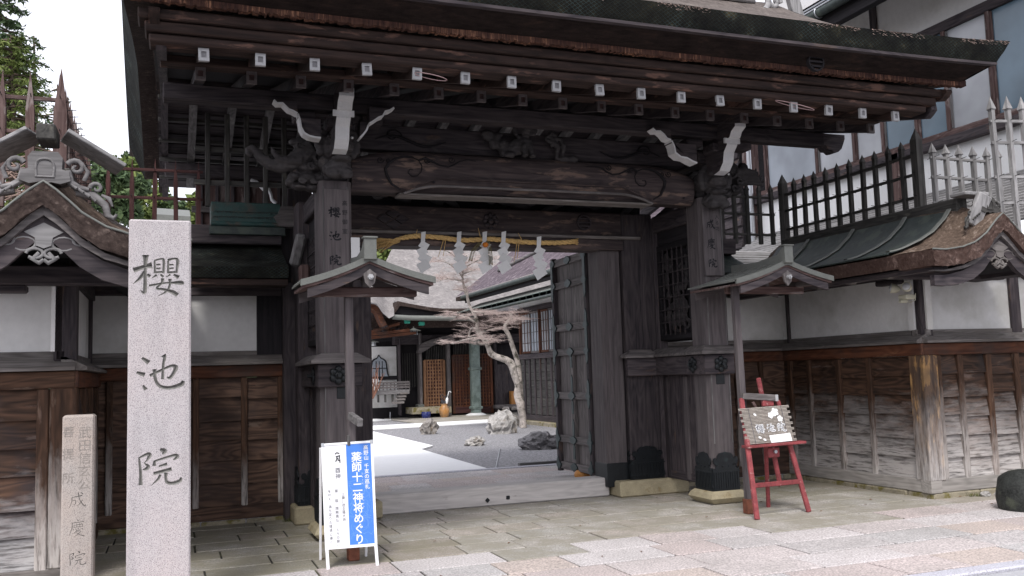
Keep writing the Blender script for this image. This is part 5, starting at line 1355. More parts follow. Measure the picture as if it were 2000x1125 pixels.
# ---------------------------------------------------------------- small roofed notice posts
def notice_post(label, foot, head, xl, xr, pk, yf, dep, tilt, side):
    """foot/head: pole ends; xl, xr: eave ends at the front; pk: peak (x, z top, z barge)"""
    T = thing('roofed_post', foot, label, 'signpost', 'small roofed posts in front of the gate')
    px_, zl, zr = pk[0], pk[2], pk[3]
    MB().beam(foot, head, .075, .075, .008, up=(0, 1, 0)).build('pole', wood('pillar', 'Z'), T)
    f = V(*foot); h = V(*head); d = (h-f).normalized()
    b0 = f+d*.0; MB().beam(f+V(0, 0, -.0), f+d*.16, .10, .10, .008, up=(0, 1, 0)).build('rusty_shoe', plain('rusted_iron', (.17, .06, .035), .7, .3, 20., .3) if 'rusted_iron' not in bpy.data.materials else bpy.data.materials['rusted_iron'], T)
    def zc(x):      # curved gable section
        if x < px_: t = (px_-x)/(px_-xl); return pk[1]-(pk[1]-zl)*(1.35*t-.35*t*t)
        t = (x-px_)/(xr-px_); return pk[1]-(pk[1]-zr)*(1.35*t-.35*t*t)
    xs = [xl+(xr-xl)*k/24 for k in range(25)]
    def strip(y0, y1, o0, o1, wsc, name, mat, axis=None):
        mb = MB()
        X = lambda x: px_+(x-px_)*wsc
        for a, b in zip(xs[:-1], xs[1:]): mb.prism([(X(a), zc(a)-o0), (X(b), zc(b)-o0), (X(b), zc(b)-o1), (X(a), zc(a)-o1)], 'y', y0, y1)
        return mb.build(name, mat, T)
    cv = strip(yf, yf+dep, 0, .018, 1.0, 'copper_roof', M['sheet'])
    # seams across the roof
    for k in range(1, 6):
        y = yf+dep*k/6
        MB().tube([V(x, y, zc(x)+.003) for x in xs], .006, 5).build('roof_seam', M['sheet'], cv)
    strip(yf-.006, yf+.02, -.012, .045, 1.0, 'roof_edge', M['sheet'])
    strip(yf+.015, yf+dep-.02, .04, .065, .97, 'roof_board', wood('redbr', 'X'))
    strip(yf+.022, yf+.055, .066, .145, .90, 'bargeboard', wood('dark', 'X'))
    strip(yf+dep-.06, yf+dep-.03, .066, .150, .90, 'bargeboard', wood('pillar', 'X'))
    zl2 = min(zl, zr)-.10
    MB().box(xl+.12, xr-.12, yf+dep*.4-.03, yf+dep*.4+.03, zl2-.02, zl2+.07, .01).build('cross_arm', wood('redbr', 'X'), T)
    for x in (xl+.2, xr-.2): MB().box(x-.03, x+.03, yf+.06, yf+dep-.06, zl2+.06, zl2+.12, .008).build('roof_bearer', wood('cap', 'Y'), T)
    MB().beam((px_, yf+.05, pk[1]-.08), (px_, yf+dep-.05, pk[1]-.08), .06, .07, .006).build('roof_ridge_beam', wood('dark', 'Y'), T)
    MB().beam((px_, yf+dep*.4, zl2), (px_, yf+dep*.4, pk[1]-.08), .05, .05, .006, up=(0, 1, 0)).build('king_post', wood('cap', 'X'), T)
    # ridge with its raised end
    mb = MB().prism([(yf-.04, pk[1]+.16), (yf-.04, pk[1]-.03), (yf+.03, pk[1]-.05), (yf+dep, pk[1]-.05), (yf+dep, pk[1]+.06), (yf+dep*.5, pk[1]+.035), (yf+.10, pk[1]+.07), (yf+.03, pk[1]+.12)], 'x', px_-.055, px_+.055)
    mb.build('roof_ridge', M['sheet'], T)
    piece('ridge_end_cap', px_-.066, px_+.066, yf-.055, yf+.03, pk[1]+.155, pk[1]+.172, M['sheet'], T, .004)
    # shield-shaped pendant with its peg
    z = pk[1]-.16
    pn = MB().prism([(px_-.058, z), (px_, z+.045), (px_+.058, z), (px_+.043, z-.08), (px_, z-.125), (px_-.043, z-.08)], 'y', yf-.0, yf+.025).build('pendant', wood('cap', 'Z'), T)
    MB().tube([V(px_, yf+.01, z-.03), V(px_, yf-.045, z-.03)], .026, 6).tube([V(px_, yf-.04, z-.03), V(px_, yf-.06, z-.03)], .014, 6).build('peg', M['capwhite'], pn)
    return T, f, d
yfL = -1.62
a, b, c = atY(587, 548, yfL), atY(851, 543, yfL), atY(722, 500, yfL)
foot = atZ(690, 1094, 0.); hd = atY(680, 585, foot.y+.05)
T1, f1, d1 = notice_post('small roofed post left of the gateway, rising behind the white and blue sign', tuple(foot), (hd.x, hd.y, c.z-.10), a.x, b.x, (c.x, c.z, a.z, b.z), yfL, .62, 0, -1)
yfR = -1.25
a, b, c = atY(1441, 546, yfR), atY(1628, 541, yfR), atY(1537, 508, yfR)
footR = atZ(1464, 1003, 0.); hdR = atY(1436, 590, footR.y+.05)
T2, f2, d2 = notice_post('small roofed post right of the gateway, beside the red easel', tuple(footR), (hdR.x, hdR.y, a.z-.04), a.x-.02, b.x, (c.x, c.z, a.z, b.z), yfR, 1.0, 0, 1)
# timber arms bolted to the posts
q = atY(1450, 773, footR.y-.05); e = atY(1509, 777, footR.y-.05)
MB().beam((q.x-.02, footR.y-.07, q.z), (e.x, footR.y-.12, e.z), .05, .07, .006).build('side_arm', wood('cap', 'X'), T2)
MB().beam((e.x-.03, footR.y-.12, e.z), (e.x+.008, footR.y-.12, e.z), .052, .072, .004).build('arm_end', M['capwhite'], T2)
q2 = atY(1484, 810, footR.y-.12); q3 = atY(1470, 785, footR.y-.10)
MB().beam(tuple(q3), tuple(q2), .03, .03, .004).build('brace', wood('redbr', 'X'), T2)
q = atY(684, 812, foot.y-.05); e = atY(704, 826, foot.y-.30)
MB().beam(tuple(q), tuple(e), .05, .07, .006).build('side_arm', wood('grey', 'X'), T1)

# ---------------------------------------------------------------- white and blue standing sign
SG = thing('standing_sign', (-2.38, -1.65, 0), 'white and blue folding pavement sign with vertical writing', 'sign')
bl, br_ = atZ(640, 1113, 0), atZ(738, 1105, 0)
TLc = atY(627, 867, bl.y+.22); TRc = atY(728, 860, br_.y+.22); BLc = atY(635, 1074, bl.y+.045); BRc = atY(737, 1066, br_.y+.045)
def PS(u, v, n=0.):       # u across 0..1, v down 0..1
    nrm = (TRc-TLc).cross(BLc-TLc).normalized(); nrm = -nrm if nrm.y > 0 else nrm
    return TLc*(1-u)*(1-v)+TRc*u*(1-v)+BLc*(1-u)*v+BRc*u*v+nrm*n
W_ = (TRc-TLc).length; H_ = (BLc-TLc).length
def PM(x, y, n=0.): return PS(x/W_, y/H_, n)
def quad(mb, x0, x1, y0, y1, n0, n1):
    v = [PM(x, y, n) for n in (n0, n1) for x, y in ((x0, y0), (x1, y0), (x1, y1), (x0, y1))]
    mb.add(v, [(0, 1, 2, 3), (7, 6, 5, 4), (0, 4, 5, 1), (1, 5, 6, 2), (2, 6, 7, 3), (3, 7, 4, 0)]); return mb
panel = quad(MB(), .005, W_-.005, .005, H_-.005, -.02, -.003).build('panel', M['signwhite'], SG)
fr = MB()
for x0, x1, y0, y1 in ((0, .018, 0, H_), (W_-.018, W_, 0, H_), (.018, W_-.018, 0, .018), (.018, W_-.018, H_-.02, H_)): quad(fr, x0, x1, y0, y1, -.022, .004)
fr.build('frame', M['alu'] if False else M['signwhite'], SG)
for x in (0, W_-.026):
    quad(MB(), x, x+.026, -.004, .028, -.01, .008).build('corner_clip', M['alu'], SG)
bx0, bx1 = W_*.475, W_-.022
quad(MB(), bx0, bx1, .022, H_-.024, -.002, -.0005).build('blue_field', M['blue'], panel)
ck = MB(); rr = random.Random(8)
for k in range(60):
    x, y = rr.uniform(bx0+.01, bx1-.01), rr.uniform(.3, H_-.05); a = rr.random()*6.28
    for j in range(5):
        x2, y2 = x+.022*math.cos(a), y+.022*math.sin(a)
        if not (bx0+.004 < x2 < bx1-.004 and .03 < y2 < H_-.03): break
        nx, ny = -math.sin(a)*.0009, math.cos(a)*.0009
        ck.add([PM(x+nx, y+ny, .0001), PM(x2+nx, y2+ny, .0001), PM(x2-nx, y2-ny, .0001), PM(x-nx, y-ny, .0001)], [(0, 1, 2, 3)])
        x, y = x2, y2; a += rr.uniform(-.8, .8)
ck.build('crackle_print', M['bluelt'], panel, kind='stuff')
s_ = W_/ .436
tx = MB(); vtext(tx, '薬師十二神将めぐり', PM, bx0+(bx1-bx0)*.40, .085*s_, .088*s_, .955, .0008, bold=.016)
vtext(tx, '高野山 千支の巡礼', PM, bx0+(bx1-bx0)*.80, .035*s_, .042*s_, 1.02, .0008, bold=.012); tx.build('white_lettering', M['whitepaint'], panel)
tx = MB()
for (t, v) in (('やくし', .10), ('じゅうに', .265), ('しんしょう', .43)): vtext(tx, t, PM, bx0+(bx1-bx0)*.62, v*s_, .014*s_, 1.9, .0008, bold=.01)
tx.build('reading_aids', M['whitepaint'], panel, kind='stuff')
tx = MB()
for st in ([(0, 12), (10, 4), (22, 10)], [(4, 24), (26, 20)], [(10, 24), (8, 40), (2, 48)], [(22, 20), (24, 56)], [(14, 30), (16, 44), (26, 44)]):
    for a, b in zip(st[:-1], st[1:]):
        A, B = V(a[0], a[1], 0)*.0017*s_, V(b[0], b[1], 0)*.0017*s_; d_ = (B-A).normalized(); nn = V(-d_.y, d_.x, 0)*.0042*s_
        o = V(W_*.255, .075*s_, 0); c4 = [A+nn, B+nn, B-nn, A-nn]; tx.add([PM((o+q).x, (o+q).y, .0006) for q in c4], [(0, 1, 2, 3)])
tx.build('sanskrit_letter', M['textblack'], panel)
tx = MB(); vtext(tx, '酉神', PM, W_*.30, .205*s_, .048*s_, 1.05, .0006)
vtext(tx, '第', PM, W_*.255, .385*s_, .030*s_, 1.0, .0006); vtext(tx, '御', PM, W_*.255, .465*s_, .030*s_, 1., .0006); vtext(tx, '施無畏仏', PM, W_*.255, .525*s_, .030*s_, 1.1, .0006); vtext(tx, '人々の願い', PM, W_*.255, .70*s_, .028*s_, 1.1, .0006)
vtext(tx, '（三番）迷企羅大将', PM, W_*.385, .385*s_, .029*s_, 1.02, .0006)
vtext(tx, 'を叶え、満ち足りた環境に導く', PM, W_*.125, .385*s_, .028*s_, 1.13, .0006)
tx.build('grey_lettering', M['textgrey'], panel, kind='stuff')
for c, g in ((BLc, bl), (BRc, br_)):
    sgn = 1 if g is bl else -1
    MB().beam(c+V(sgn*.014, .004, .02), V(g.x+sgn*.004, g.y, 0), .026, .02, .003, up=(0, 1, 0)).build('leg', M['signwhite'], SG)
    MB().beam((c.x+sgn*.01, c.y+.26, 1.0), (g.x+sgn*.01, g.y+.46, 0), .022, .016, .003, up=(0, 1, 0)).build('rear_leg', M['signwhite'], SG)
q = PM(W_*.53, -.03, .0); MB().box(q.x-.013, q.x+.013, q.y-.02, q.y+.01, q.z-.06, q.z+.03, .003).build('hook', wood('grey', 'Z'), SG)

# ---------------------------------------------------------------- red easel with its stick signboard
EA = thing('easel', (2.35, -1.25, 0), 'chipped red wooden easel standing right of the gateway', 'easel')
g1, g2 = atZ(1479, 1015, 0), atZ(1580, 1000, 0)
yb = -1.05
t1, t2 = atY(1448, 778, yb), atY(1518, 782, yb)
l1b = V(g1.x, g1.y, 0); l2b = V(g2.x, g2.y, 0)
for a, b in ((l1b, t1), (l2b, t2)): MB().beam(a, b, .055, .035, .006, up=(0, 1, 0)).build('leg', M['red'], EA)
mt, mbm = atY(1481, 738, yb+.02), atY(1524, 949, yb+.02)
MB().beam(mbm, mt, .055, .035, .010, up=(0, 1, 0)).build('mast', M['red'], EA)
rl = atY(1484, 946, yb+.5); MB().beam((rl.x-.02, -.72, 0), tuple(atY(1492, 800, yb+.05)), .045, .03, .006, up=(0, 1, 0)).build('rear_leg', M['red'], EA)
lr = lambda t, a, b: a+(b-a)*t
ca, cb_ = lr(.27, l1b, t1), lr(.27, l2b, t2); MB().beam(ca, cb_, .03, .05, .006).build('cross_bar', M['red'], EA)
sa, sb = atY(1454, 873, yb-.12), atY(1569, 863, yb-.12)
MB().beam(sa, sb, .12, .03, .006).build('shelf', M['red'], EA)
kk = atY(1511, 880, yb-.06); MB().box(kk.x-.075, kk.x+.075, kk.y-.012, kk.y+.012, kk.z-.075, kk.z+.035, .02).build('adjuster_plate', M['red'], EA)
MB().tube([kk+V(.005, -.01, -.01), kk+V(.005, -.035, -.01)], .02, 8).build('bolt', M['alu'], EA)
uu = atY(1500, 788, yb-.02); MB().box(uu.x-.085, uu.x+.06, uu.y-.03, uu.y+.01, uu.z-.03, uu.z+.045, .008).build('upper_clamp', M['red'], EA)
SB = thing('stick_signboard', tuple((sa+sb)/2), 'small signboard of grey sticks with white blossoms and characters, resting on the easel', 'signboard')
TLb, TRb = atY(1445, 798, yb-.07), atY(1536, 791, yb-.07); BLb, BRb = atY(1461, 869, yb-.13), atY(1553, 861, yb-.13)
Wb, Hb = (TRb-TLb).length, (BLb-TLb).length
def PB(x, y, n=0.):
    u, v = x/Wb, y/Hb
    p = TLb*(1-u)*(1-v)+TRb*u*(1-v)+BLb*(1-u)*v+BRb*u*v
    nrm = (TRb-TLb).cross(BLb-TLb).normalized(); nrm = -nrm if nrm.y > 0 else nrm
    return p+nrm*n
NS = 26
for k in range(NS):
    v = Hb*(k+.5)/NS; ext = .022 if (k//2) % 2 == 0 else -.012
    MB().tube([PB(-ext, v), PB(Wb+ext, v)], Hb/NS*.48, 6).build('stick', M['bamboo'], SB)
for u in (.16, .86): MB().tube([PB(Wb*u, 0, .008), PB(Wb*u, Hb, .008)], .0025, 5).build('binding', M['textgrey'], SB)
def flower(cx, cy, r, mb, pet=5, ph=0.):
    o = []
    for k in range(40):
        t = 2*math.pi*k/40; rr_ = r*(.62+.38*abs(math.sin(pet*(t+ph)/2))**.6); o.append((cx+rr_*math.cos(t), cy+rr_*math.sin(t)))
    n = len(o); mb.add([PB(*p, .012) for p in o]+[PB(*p, .007) for p in o], [tuple(range(n))]+[(i, (i+1) % n, n+(i+1) % n, n+i) for i in range(n)])
mb = MB(); flower(Wb*.70, Hb*.17, .048, mb); flower(Wb*.60, Hb*.25, .036, mb, ph=.4); flower(Wb*.78, Hb*.36, .036, mb, ph=.8); mb.build('blossoms', M['whitepaint'], SB)
for cx, cy, a in ((.27, .20, .6), (.27, .83, .4), (.36, .90, .4)):
    mb = MB(); n = 14; o = [(Wb*cx+(.020*math.cos(t)*math.cos(a)-.012*math.sin(t)*math.sin(a)), Hb*cy+(.020*math.cos(t)*math.sin(a)+.012*math.sin(t)*math.cos(a))) for t in [2*math.pi*k/n for k in range(n)]]
    mb.add([PB(*p, .011) for p in o], [tuple(range(n))]); mb.build('petal', M['whitepaint'], SB)
mb = MB(); quad_ = [PB(Wb*.47, Hb*.80, .011), PB(Wb*.92, Hb*.77, .011), PB(Wb*.93, Hb*.99, .011), PB(Wb*.48, Hb*1.0, .011)]
mb.add(quad_+[q+V(0, .006, 0) for q in quad_], [(0, 1, 2, 3), (0, 4, 5, 1), (1, 5, 6, 2), (2, 6, 7, 3), (3, 7, 4, 0)]).build('white_plate', M['whitepaint'], SB)
cs = Hb*.37
for layer, (mat, fat, n_, nm) in enumerate(((M['whitepaint'], 3.0, .0105, 'character_outline'), (M['textgrey'], .9, .0125, 'character'))):
    mb = MB()
    for i, c in enumerate(('sakura', 'ike', 'in')):
        x0, y0 = Wb*(.20+.225*i), Hb*.42
        strokes(mb, c, (lambda u, v, n=0., x0=x0, y0=y0, n_=n_: PB(x0+u, y0+v, n_)), cs, 'flat', fat=fat)
    mb.build(nm, mat, SB)

# ---------------------------------------------------------------- wall floodlights, rock, wire hoops
q = atX(1772, 578, 4.36)
FL = thing('floodlight', tuple(q), 'twin white sensor floodlight fixed on the right wing wall post', 'floodlight')
body = MB().box(q.x-.10, q.x+.04, q.y-.09, q.y+.05, q.z-.045, q.z+.012, .012).build('body', M['plastic'], FL)
MB().box(q.x-.12, q.x-.02, q.y-.03, q.y+.03, q.z-.085, q.z-.045, .012).build('sensor', M['plastic'], FL)
for dy, dx in ((-.085, -.02), (.055, -.05)):
    c = q+V(dx-.03, dy, .085)
    MB().lathe([(.03, 0), (.055, .03), (.062, .08), (.058, .085)], (0, 0, 0), 18).v
    l = MB().lathe([(.025, -.02), (.050, .02), (.060, .075), (.057, .085)], (0, 0, 0), 18)
    rt = Euler((R(0), R(-78), R(25 if dy < 0 else -30))).to_matrix()
    m2 = MB(); m2.add([c+rt@p for p in l.v], l.f, True); hd_ = m2.build('lamp_head', M['plastic'], FL)
    l = MB().lathe([(.052, .070), (.045, .090), (.02, .10)], (0, 0, 0), 18); m2 = MB(); m2.add([c+rt@p for p in l.v], l.f, True); m2.build('lens', M['lens'], hd_)
MB().tube([q+V(-.02, .02, -.03), q+V(-.03, -.06, -.085), q+V(.0, -.12, -.06), q+V(.03, -.10, .02)], .005, 6).build('cable', M['plastic'], FL)
def rock(name, c, r, mat, label, cat='rock', seed=0, group=None, rough=.35, sc=1.6):
    bm = bmesh.new(); bmesh.ops.create_icosphere(bm, subdivisions=4, radius=1)
    for v in bm.verts:
        p = v.co.copy(); n1 = noise.fractal(p*sc+V(seed*3.1, seed, 0), 1, 2.1, 5)
        rd = 1-abs(noise.noise(p*sc*.9+V(seed, 0, seed*2.2)))*rough*1.2
        v.co = p*(rd+n1*rough*.55)
        v.co.z = max(v.co.z, -.45)
    me = bpy.data.meshes.new(name)
    for v in bm.verts: v.co = V(v.co.x*r[0], v.co.y*r[1], v.co.z*r[2])
    bm.to_mesh(me); bm.free(); me.materials.append(mat)
    o = link(name, me, (c[0], c[1], c[2]+.36*r[2])); tag(o, label, cat, group)
    return o
q = atZ(1985, 1000, 0.)
rk = rock('boulder', (q.x+.24, q.y+.1, 0), (.29, .30, .34), M['rockb'], 'smooth black boulder at the right edge of the paving', seed=4, rough=.12, sc=.9)
for p in rk.data.polygons: p.use_smooth = True
for (px, py), (ex, ey), lab in (((838, 154), (30, 5), 'small loop of red and white wire on the eave left of centre'), ((1545, 209), (34, 4), 'thin loop of red and white wire under the eave at the right')):
    c = atY(px, py, -2.16); w = (atY(px+ex, py, -2.16)-c).x
    pts = [c+V(w*math.cos(t), .12*math.sin(t)-.06, w*.18*math.sin(t)-w*.16*math.cos(t)) for t in [2*math.pi*k/24 for k in range(25)]]
    tag(MB().tube(pts, .004, 5, cap=False).build('wire_loop', plain('red_white_wire', (.45, .30, .30), .5) if 'red_white_wire' not in bpy.data.materials else bpy.data.materials['red_white_wire']), lab, 'wire')

# fallen leaves and a tuft of weeds at the wall foot
mb = MB(); rr = random.Random(90)
for k in range(46):
    x, y = rr.choice([(rr.uniform(2.2, 4.3), rr.uniform(-1.2, 1.2)), (rr.uniform(-4.2, 4.5), rr.uniform(-3.8, 1.0)), (rr.uniform(4.6, 6), rr.uniform(-1.9, -1.25))])
    a = rr.random()*6.28; s_ = rr.uniform(.012, .028); c, d = math.cos(a)*s_, math.sin(a)*s_
    mb.add([(x-c, y-d, .008), (x+d*.5, y-c*.5, .014), (x+c, y+d, .010), (x-d*.5, y+c*.5, .018)], [(0, 1, 2, 3)])
mb.build('fallen_leaves', plain('dry_leaf', (.16, .085, .045), .8, .3, 20., 0), None, kind='stuff')
mb = MB()
for cx, cy in ((4.98, -1.27), (5.06, -1.30), (-2.6, 1.25)):
    for k in range(26):
        a = rr.random()*6.28; L = rr.uniform(.03, .08); p = V(cx+rr.uniform(-.05, .05), cy+rr.uniform(-.03, .03), .0); e = p+V(math.cos(a)*L*.6, math.sin(a)*L*.6, L); w = V(-math.sin(a), math.cos(a), 0)*.004
        mb.add([p-w, p+w, e], [(0, 1, 2)])
mb.build('weeds', plain('weed_green', (.12, .13, .045), .8, .3, 20., 0), None, kind='stuff')
for (x, y, r_, lab) in ((5.12, -1.33, .075, 'pale lump of stone left of another at the right wall foot'), (5.30, -1.36, .06, 'second pale lump of stone at the right wall foot')):
    rock('loose_stone', (x, y, 0), (r_, r_*.7, r_*.6), M['rockw'], lab, seed=x*10)
# ---------------------------------------------------------------- two-storey house on the right
HX = 7.5
HB = thing('temple_lodging', (HX, 2, 0), 'tall white-walled house with long rows of windows behind the right wing wall', 'building')
def hz(px, py): return atX(px, py, HX)
sill = hz(1775, 291).z; 
piece('lower_wall', HX, HX+.2, -4.5, 7.0, -.1, 3.2, M['plaster'], HB, 0)
piece('white_wall', HX+.02, HX+.2, -4.5, 6.2, 4.1, sill-.14, M['whitepaint'], HB, 0)
piece('sill_beam', HX-.10, HX+.1, -4.5, 6.25, sill-.16, sill-.02, wood('dark', 'Y'), HB, .01)
piece('window_rail', HX-.06, HX+.1, -4.5, 6.2, sill-.02, sill+.08, wood('redbr', 'Y'), HB, .01)
head = 6.72
piece('head_beam', HX-.08, HX+.1, -4.5, 6.25, head, head+.16, wood('dark', 'Y'), HB, .01)
piece('upper_wall', HX, HX+.2, -4.5, 6.2, head+.16, 8.9, M['plaster'], HB, 0)
piece('wall_beam', HX-.04, HX+.05, 2.35, 2.5, head+.16, 8.9, wood('dark', 'Z'), HB, .008)
# windows: panes between mullions, taken along the wall
mull = [5.6, 4.05, 3.05, 2.35, 1.60, .95, .12, -.75, -1.6, -2.5, -3.4]
glz = ['glassfrost', 'glass', 'glass', 'glassblue', 'glassblue', 'glass', 'glassblue', 'glass', 'glassfrost', 'glass']
for i, (a, b) in enumerate(zip(mull[:-1], mull[1:])):
    w = piece('window', HX-.02, HX+.03, b+.035, a-.035, sill+.08, head, M[glz[i]], HB, 0)
    if i in (1, 2, 5, 7): piece('glazing_bar', HX-.035, HX-.015, b+.035, a-.035, sill+1.05, sill+1.08, wood('sill', 'Y'), w, .002)
    for y in (a-.045, b+.045): piece('sash', HX-.045, HX+.0, y-.018, y+.018, sill+.09, head-.01, wood('grey' if i % 2 else 'redbr', 'Z'), w, .003)
for y in mull: piece('mullion', HX-.07, HX+.06, y-.035, y+.035, sill+.06, head+.02, wood('redbr', 'Z'), HB, .006)
piece('corner_post', HX-.12, HX+.12, 6.05, 6.3, 0, 7.5, wood('redbr', 'Z'), HB, .01)
MB().tube([V(HX-.16, 6.0, 2), V(HX-.16, 6.0, 7.5)], .05, 10).build('downpipe', M['alu'], HB)
piece('half_post', HX-.10, HX+.06, 2.0, 2.25, 2.4, 5.1, wood('redbr', 'Z'), HB, .01)
# pent roof of pale metal strips below the white wall
for k in range(18):
    t0, t1 = k/18, (k+1)/18
    x0, x1 = HX-1.35*t1, HX-1.35*t0; z0, z1 = 4.27-.95*t1, 4.27-.95*t0
    MB().add([(x0, -4.5, z0+.028), (x1, -4.5, z1), (x1, 6.1, z1), (x0, 6.1, z0+.028), (x0, -4.5, z0), (x0, 6.1, z0)], [(0, 1, 2, 3), (0, 3, 5, 4)]).build('roof_course', wood('silver', 'Y'), HB)
# eaves, soffit, gutter
MB().add([(HX-1.2, -4.5, 7.45), (HX+.1, -4.5, 7.95), (HX+.1, 6.4, 7.95), (HX-1.2, 6.4, 7.45)], [(0, 1, 2, 3)]).build('soffit', M['plaster'], HB)
piece('eave_fascia', HX-1.15, HX-1.0, -4.5, 6.6, 7.16, 7.44, wood('black', 'Y'), HB, .01)
MB().tube([V(HX-1.27, -4.5, 7.42), V(HX-1.27, 6.6, 7.42)], .08, 12).build('gutter', M['copperdk'], HB)
for dz in (.0, .05): MB().tube([V(HX-1.33, -4.5, 7.49+dz), V(HX-1.33, 6.6, 7.49+dz)], .018, 6).build('gutter_rim', M['alu'], HB)
for k in range(12): MB().tube([V(HX-1.27+.09*math.cos(t), -4+.9*k, 7.42+.09*math.sin(t)) for t in [j*.6 for j in range(11)]], .012, 5).build('gutter_bracket', M['alu'], HB)
MB().add([(HX-1.35, -4.5, 7.58), (HX+2.5, -4.5, 9.3), (HX+2.5, 6.6, 9.3), (HX-1.35, 6.6, 7.58), (HX-1.35, 6.6, 7.5), (HX+2.5, 6.6, 9.2)], [(0, 1, 2, 3), (3, 2, 5, 4)]).build('roof', M['barkpurple'], HB)
# dark boarded wing further back
B2 = thing('boarded_house', (7.4, 8.5, 0), 'dark house wall of lapped boards behind the right gate pillar', 'building')
piece('house_frame', 7.45, 9.5, 6.5, 12.0, 0, 7.4, wood('black', 'Y'), B2, 0)
for k in range(26):
    z = 1.2+.24*k
    MB().add([(7.36, 6.45, z), (7.42, 6.45, z+.25), (7.42, 12, z+.25), (7.36, 12, z), (7.44, 6.45, z), (7.44, 12, z)], [(0, 1, 2, 3), (0, 3, 5, 4), (0, 4, 1), (3, 2, 5)]).build('lapped_board', wood('dark', 'Y'), B2)
MB().add([(6.7, 6.2, 7.3), (9.6, 6.2, 8.6), (9.6, 12.4, 8.6), (6.7, 12.4, 7.3), (6.7, 6.2, 7.15), (6.7, 12.4, 7.15)], [(0, 1, 2, 3), (0, 3, 5, 4)]).build('roof', M['barkpurple'], B2)
a_ = atX(1430, 440, 5.2)
B3 = thing('low_roof', (5.9, 4.2, 0), 'low grey corrugated roof just behind the right back wall', 'building')
for k in range(10):
    MB().add([(3.0, 2.6+.22*k, 3.02+.075*k+.02), (7.2, 2.6+.22*k, 3.02+.075*k+.02), (7.2, 2.82+.22*k, 3.09+.075*k), (3.0, 2.82+.22*k, 3.09+.075*k), (3.0, 2.6+.22*k, 3.0+.075*k), (7.2, 2.6+.22*k, 3.0+.075*k)], [(0, 1, 2, 3), (4, 5, 1, 0)]).build('roof_course', wood('silver', 'X'), B3)
piece('roof_wall', 3.0, 7.2, 2.9, 4.6, .1, 3.0, M['plaster'], B3, 0)

# ---------------------------------------------------------------- courtyard
Z0 = .12
cyard = MB().box(-40, 60, 1.43, 60, -.05, Z0-.03).build('courtyard', M['gravel'], None, kind='structure')
pathm = plain('pale_concrete', (.80, .80, .80), .85, .03, 9., .05)
def poly(name, pix, z, mat, t=.03):
    p = [atZ(px, py, z) for px, py in pix]
    return MB().prism([(q.x, q.y) for q in p], 'z', z-t, z).build(name, mat, None, kind='structure')
poly('path', [(480, 840), (718, 840), (846, 870), (822, 877), (967, 919), (480, 945)], Z0+.004, pathm)
poly('path', [(480, 836), (719, 832), (952, 819), (955, 825), (735, 838), (480, 846)], Z0+.008, pathm)
poly('path', [(480, 822), (718, 817), (768, 819), (718, 823), (480, 830)], Z0+.008, pathm)
inner = MB().box(-3.2, 2.6, 1.44, 4.0, .02, Z0-.02).build('inner_pavement', mort, None, kind='structure')
y = 1.46; rr = random.Random(31)
while y < 3.95:
    x = -3.2
    while x < 2.5:
        w = round(rr.uniform(.38, .62), 2); piece('paving_slab', x+.005, min(x+w, 2.6)-.005, y+.005, y+.355, Z0-.03, Z0+.006, mp, inner, .005); x += w
    y += .36
piece('inner_kerb', -3.2, 2.6, 3.99, 4.13, .06, Z0+.02, kmat, inner, .01)
piece('timber_edge', atZ(1006, 909, Z0).x, 2.6, 4.22, 4.32, .08, Z0+.05, wood('grey', 'X'), inner, .008)
far_ = poly('hall_apron', [(718, 812), (1010, 796), (1012, 815), (955, 818), (812, 826)], Z0+.012, mp2)
# rocks
GR = 'standing rocks in the raked gravel'
rocks = [((841, 846), 34, 32, 'rockg', 'blocky tan rock standing alone left in the gravel', 2), ((932, 868), 38, 18, 'rockw', 'small low pale rock in the middle of the gravel', 5),
         ((987, 845), 56, 50, 'rockw', 'large pale jagged rock at the foot of the maple', 7), ((1062, 875), 74, 38, 'rockd', 'dark craggy rock beside the open door leaf', 9),
         ((1000, 830), 34, 26, 'rockg', 'tan rock behind the large pale one', 12), ((967, 832), 20, 22, 'rockw', 'small rock leaning left of the large pale one', 15), ((1098, 876), 14, 26, 'rockg', 'narrow rock partly hidden by the door leaf', 17)]
for (px, py), w, h, mk, lab, sd in rocks:
    q = atZ(px, py, Z0); dpt = (q-CAM).dot(_f); W = w/FPX*dpt; H = h/FPX*dpt
    rock('garden_rock', (q.x, q.y+W*.3, Z0-.02), (W*.58, W*.45, H*.68), M[mk], lab, seed=sd, group=GR, rough=.42, sc=2.0)
# low stakes by the path
for (px, py, hpx, lab) in ((740, 814, 12, 'left one of two short pale stakes by the far path'), (762, 819, 14, 'right one of two short pale stakes by the far path'), (969, 915, 38, 'thin leaning metal stake at the front edge of the gravel')):
    q = atZ(px, py, Z0); q2 = atY(px+(8 if hpx > 30 else 0), py-hpx, q.y)
    tag(MB().tube([q, q2], .014, 6).build('garden_stake', M['alu']), lab, 'stake')

# side wing with windows, facing the gravel
WX = 6.32
WG = thing('side_wing', (WX, 15, Z0), 'dark timber wing with paper windows behind the maple, right of the courtyard', 'building')
yn, yf = 11.0, 16.9
piece('wall_body', WX+.05, WX+2.6, yn, 17.0, Z0-.1, 3.9, wood('black', 'Z'), WG, 0)
piece('base_stone', WX-.25, WX+.1, yn, yf, Z0-.1, Z0+.08, M['footing'], WG, .02)
piece('sill_beam', WX-.08, WX+.08, yn, yf, 2.02, 2.18, wood('dark', 'Y'), WG, .01)
piece('foot_beam', WX-.06, WX+.08, yn, yf, Z0+.08, Z0+.24, wood('dark', 'Y'), WG, .01)
piece('head_beam', WX-.06, WX+.08, yn, yf, 3.46, 3.6, wood('dark', 'Y'), WG, .01)
piece('upper_plaster', WX+.0, WX+.08, yn, yf, 3.6, 3.85, M['plaster'], WG, 0)
ky = yf
k = 0
